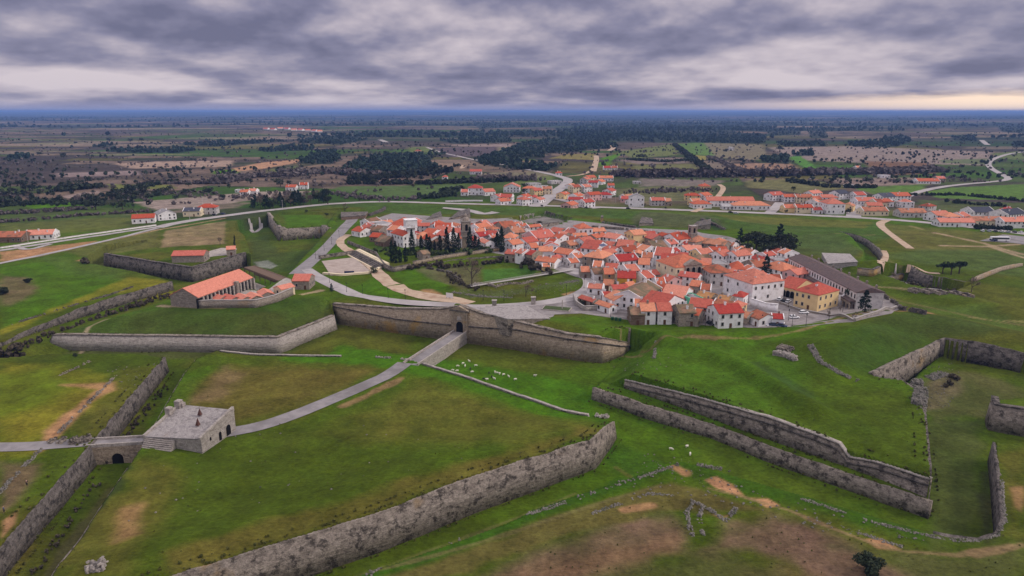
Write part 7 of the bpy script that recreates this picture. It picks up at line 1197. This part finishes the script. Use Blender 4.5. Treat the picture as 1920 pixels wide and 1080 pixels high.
for i, (x, y) in enumerate([(1716, 546), (1740, 548), (1762, 550), (1793, 552), (1812, 556)]):
    p = G(x, y); t = thing('gun_embrasure', f'dark gun embrasure cut in the grass parapet, {NTH[i]} from the left', 'embrasure', tuple(p), .4 - .1 * i, 'gun embrasures on the right'); 
    for s in (-1, 1): m = MB(); m.box(min(s * 1.6, s * 2.4), max(s * 1.6, s * 2.4), -2.5, 2.5, -.5, 1.3, 'rampart stone'); m.build('cheek', t)
    m = MB(); m.box(-1.58, 1.58, -2.4, 2.4, -.3, .25, 'dark stone'); m.build('sill', t); m = MB(); m.box(-1.58, 1.58, 1.6, 2.4, .26, 1.5, 'dark stone'); m.build('back', t)
# ---------------------------------------------------------------- sheep and people
def skin_mesh(name, pts, edges, radii, mat, sub=1):
    me = bpy.data.meshes.new(name); me.from_pydata(pts, edges, []); o = bpy.data.objects.new(name, me); COL.objects.link(o); o.modifiers.new('s', 'SKIN'); 
    for v, r in zip(me.skin_vertices[0].data, radii): v.radius = r if hasattr(r, '__len__') else (r, r)
    me.skin_vertices[0].data[0].use_root = True; s = o.modifiers.new('d', 'SUBSURF'); s.levels = sub
    dg = bpy.context.evaluated_depsgraph_get(); m2 = bpy.data.meshes.new_from_object(o.evaluated_get(dg)); bpy.data.objects.remove(o); m2.materials.clear(); m2.materials.append(MATS[mat]); m2.name = name; return m2
def sheep_mesh(mat, graze):
    hz = .30 if graze else .85; pts = [(-.35, 0, .62), (0, 0, .62), (.35, 0, .63), (.52, 0, .68 if not graze else .58), (.68, 0, hz), (.84, 0, hz - .08), (-.52, 0, .60), (-.60, 0, .42)]; ed = [(0, 1), (1, 2), (2, 3), (3, 4), (4, 5), (0, 6), (6, 7)]; rad = [.24, .27, .23, .13, .11, .06, .13, .03]
    for x, b in ((-.38, 0), (.34, 2)):
        for y in (-.14, .14):
            i = len(pts); pts += [(x, y, .40), (x + (-.03 if x < 0 else .02), y, .22), (x, y, .0)]; ed += [(b, i), (i, i + 1), (i + 1, i + 2)]; rad += [.09, .05, .045]
    for y in (-.1, .1): i = len(pts); pts.append((.66, y * 1.5, hz + .06)); ed.append((4, i)); rad.append(.03)
    return skin_mesh('sheep', pts, ed, rad, mat)
sm = {(m, g): sheep_mesh(m, g) for m in ('wool white', 'wool dark') for g in (0, 1)}
rs = random.Random(8)
for x, y, k in [(880, 679, 0), (868, 683, 0), (858, 688, 0), (872, 688, 0), (882, 693, 1), (892, 687, 0), (849, 696, 0), (857, 697, 0), (885, 699, 0), (917, 701, 1), (928, 699, 0), (932, 701, 0), (937, 702, 0), (922, 708, 1), (927, 712, 0), (944, 704, 0), (954, 708, 0), (966, 713, 0), (908, 712, 1), (913, 713, 0), (1288, 839, 0), (1258, 844, 0), (1294, 853, 0), (1003, 706, 0)]:
    lb = ('white woolly sheep grazing with the flock in the green ditch below the wall' if not k else 'dark sheep grazing with the flock in the green ditch below the wall') if x < 990 else 'white sheep straying alone in the ditch near the right bastion'
    p = G(x, y); o = obj('sheep', sm[('wool dark' if k else 'wool white', rs.choice((0, 1, 1)))], None, tuple(p), rs.uniform(0, 6.28), label=lb, category='sheep', group='dark sheep of the flock' if k and x < 990 else 'white sheep of the flock' if x < 990 else 'straying sheep'); o.scale = (1.05,) * 3
def person(px, py, label, top, legs, yaw):
    p = G(px, py); t = thing('person', label, 'person', tuple(p), yaw)
    pts = [(0, 0, .92), (0, 0, 1.15), (0, 0, 1.38), (0, 0, 1.52), (.02, 0, 1.66), (.02, 0, 1.74)]; ed = [(0, 1), (1, 2), (2, 3), (3, 4), (4, 5)]; rad = [(.15, .11), (.14, .1), (.17, .1), .05, .09, .06]
    for s in (-1, 1):
        i = len(pts); pts += [(0, s * .21, 1.40), (.03, s * .26, 1.12), (.12, s * .25, .88)]; ed += [(2, i), (i, i + 1), (i + 1, i + 2)]; rad += [.065, .045, .035]
        i = len(pts); pts += [(0, s * .10, .86), (.04 + s * .08, s * .1, .48), (-.02 + s * .14, s * .1, .05), (.12 + s * .14, s * .1, .03)]; ed += [(0, i), (i, i + 1), (i + 1, i + 2), (i + 2, i + 3)]; rad += [.09, .06, .045, .035]
    obj('body', skin_mesh('body', pts, ed, rad, 'skin'), t)
    obj('jacket', skin_mesh('jacket', [(0, 0, .88), (0, 0, 1.15), (0, 0, 1.40), (0, 0, 1.48)] + [q for s in (-1, 1) for q in ((0, s * .21, 1.40), (.03, s * .26, 1.12), (.10, s * .25, .94))], [(0, 1), (1, 2), (2, 3), (2, 4), (4, 5), (5, 6), (2, 7), (7, 8), (8, 9)], [(.175, .135), (.165, .125), (.19, .125), .08, .085, .065, .055, .085, .065, .055], top), t)
    obj('trousers', skin_mesh('trousers', [(0, 0, .92)] + [q for s in (-1, 1) for q in ((0, s * .1, .84), (.04 + s * .08, s * .1, .48), (-.02 + s * .14, s * .1, .1))], [(0, 1), (1, 2), (2, 3), (0, 4), (4, 5), (5, 6)], [(.165, .125), .11, .08, .065, .11, .08, .065], legs), t)
    obj('hair', skin_mesh('hair', [(0, 0, 1.70), (.0, 0, 1.78)], [(0, 1)], [.095, .07], 'hair'), t)
person(8, 961, 'person in a blue jacket walking on the bare earth at far left', 'cloth blue', 'cloth dark', .7); person(51, 911, 'person in dark clothes standing on the grass above the left ditch', 'cloth dark', 'cloth dark', 2.0); person(1549, 592, 'person in a white top near the yellow building corner', 'white paint', 'cloth dark', 1.0)
# loose stones on the turf
ro = np.random.default_rng(9); SV = []; SF = []
ico = [(0, 0, .8), (.7, 0, .25), (.2, .7, .3), (-.6, .4, .2), (-.55, -.45, .25), (.25, -.65, .2), (0, 0, -.4)]; icf = [(0, 1, 2), (0, 2, 3), (0, 3, 4), (0, 4, 5), (0, 5, 1), (6, 2, 1), (6, 3, 2), (6, 4, 3), (6, 5, 4), (6, 1, 5)]
sp = []
for q, n in ((A((1280, 880), (1500, 945), (1740, 1015), (1600, 1010), (1350, 950)), 90), (A((360, 740), (700, 800), (1000, 850), (700, 940), (200, 1000)), 40), (A((1690, 690), (1800, 680), (1790, 760), (1720, 780)), 130), (A((1200, 850), (1320, 860), (1330, 930), (1180, 930)), 70), (A((840, 545), (1090, 530), (1080, 548), (880, 560)), 160), (A((1110, 700), (1240, 660), (1300, 690)), 30), (A((190, 690), (300, 672), (240, 740)), 30)):
    u = fill_poly(q, .2, ro); ro.shuffle(u); sp += [G(*p) for p in u[:n]]
for c in sp:
    o = len(SV); s = ro.uniform(.15, .5); a = ro.uniform(0, 6.28); SV += [(c[0] + s * (x * math.cos(a) - y * math.sin(a)), c[1] + s * (x * math.sin(a) + y * math.cos(a)), c[2] + z * s) for x, y, z in ico]; SF += [tuple(i + o for i in f) for f in icf]
me = bpy.data.meshes.new('rubble'); me.from_pydata(SV, [], SF); me.materials.append(MATS['rubble']); obj('rubble', me, kind='stuff')
# ---------------------------------------------------------------- haze
def haze():
    b = MB(); m = bpy.data.materials.new('haze'); m.use_nodes = True; t = m.node_tree; t.nodes.remove(t.nodes['Principled BSDF'])
    v = N(t, 'ShaderNodeVolumePrincipled', ins={'Density': HAZE_D, 'Anisotropy': 0.0}); v.inputs['Color'].default_value = (*HAZE_C, 1)
    t.links.new(v.outputs[0], t.nodes['Material Output'].inputs['Volume']); MATS['haze'] = m
    b.box(-60000, 60000, -300, 46500, -75, 125, 'haze'); b.build('haze', kind='stuff')
HAZE_D, HAZE_C = 0.000075, (0.25, 0.43, 0.92)
haze()
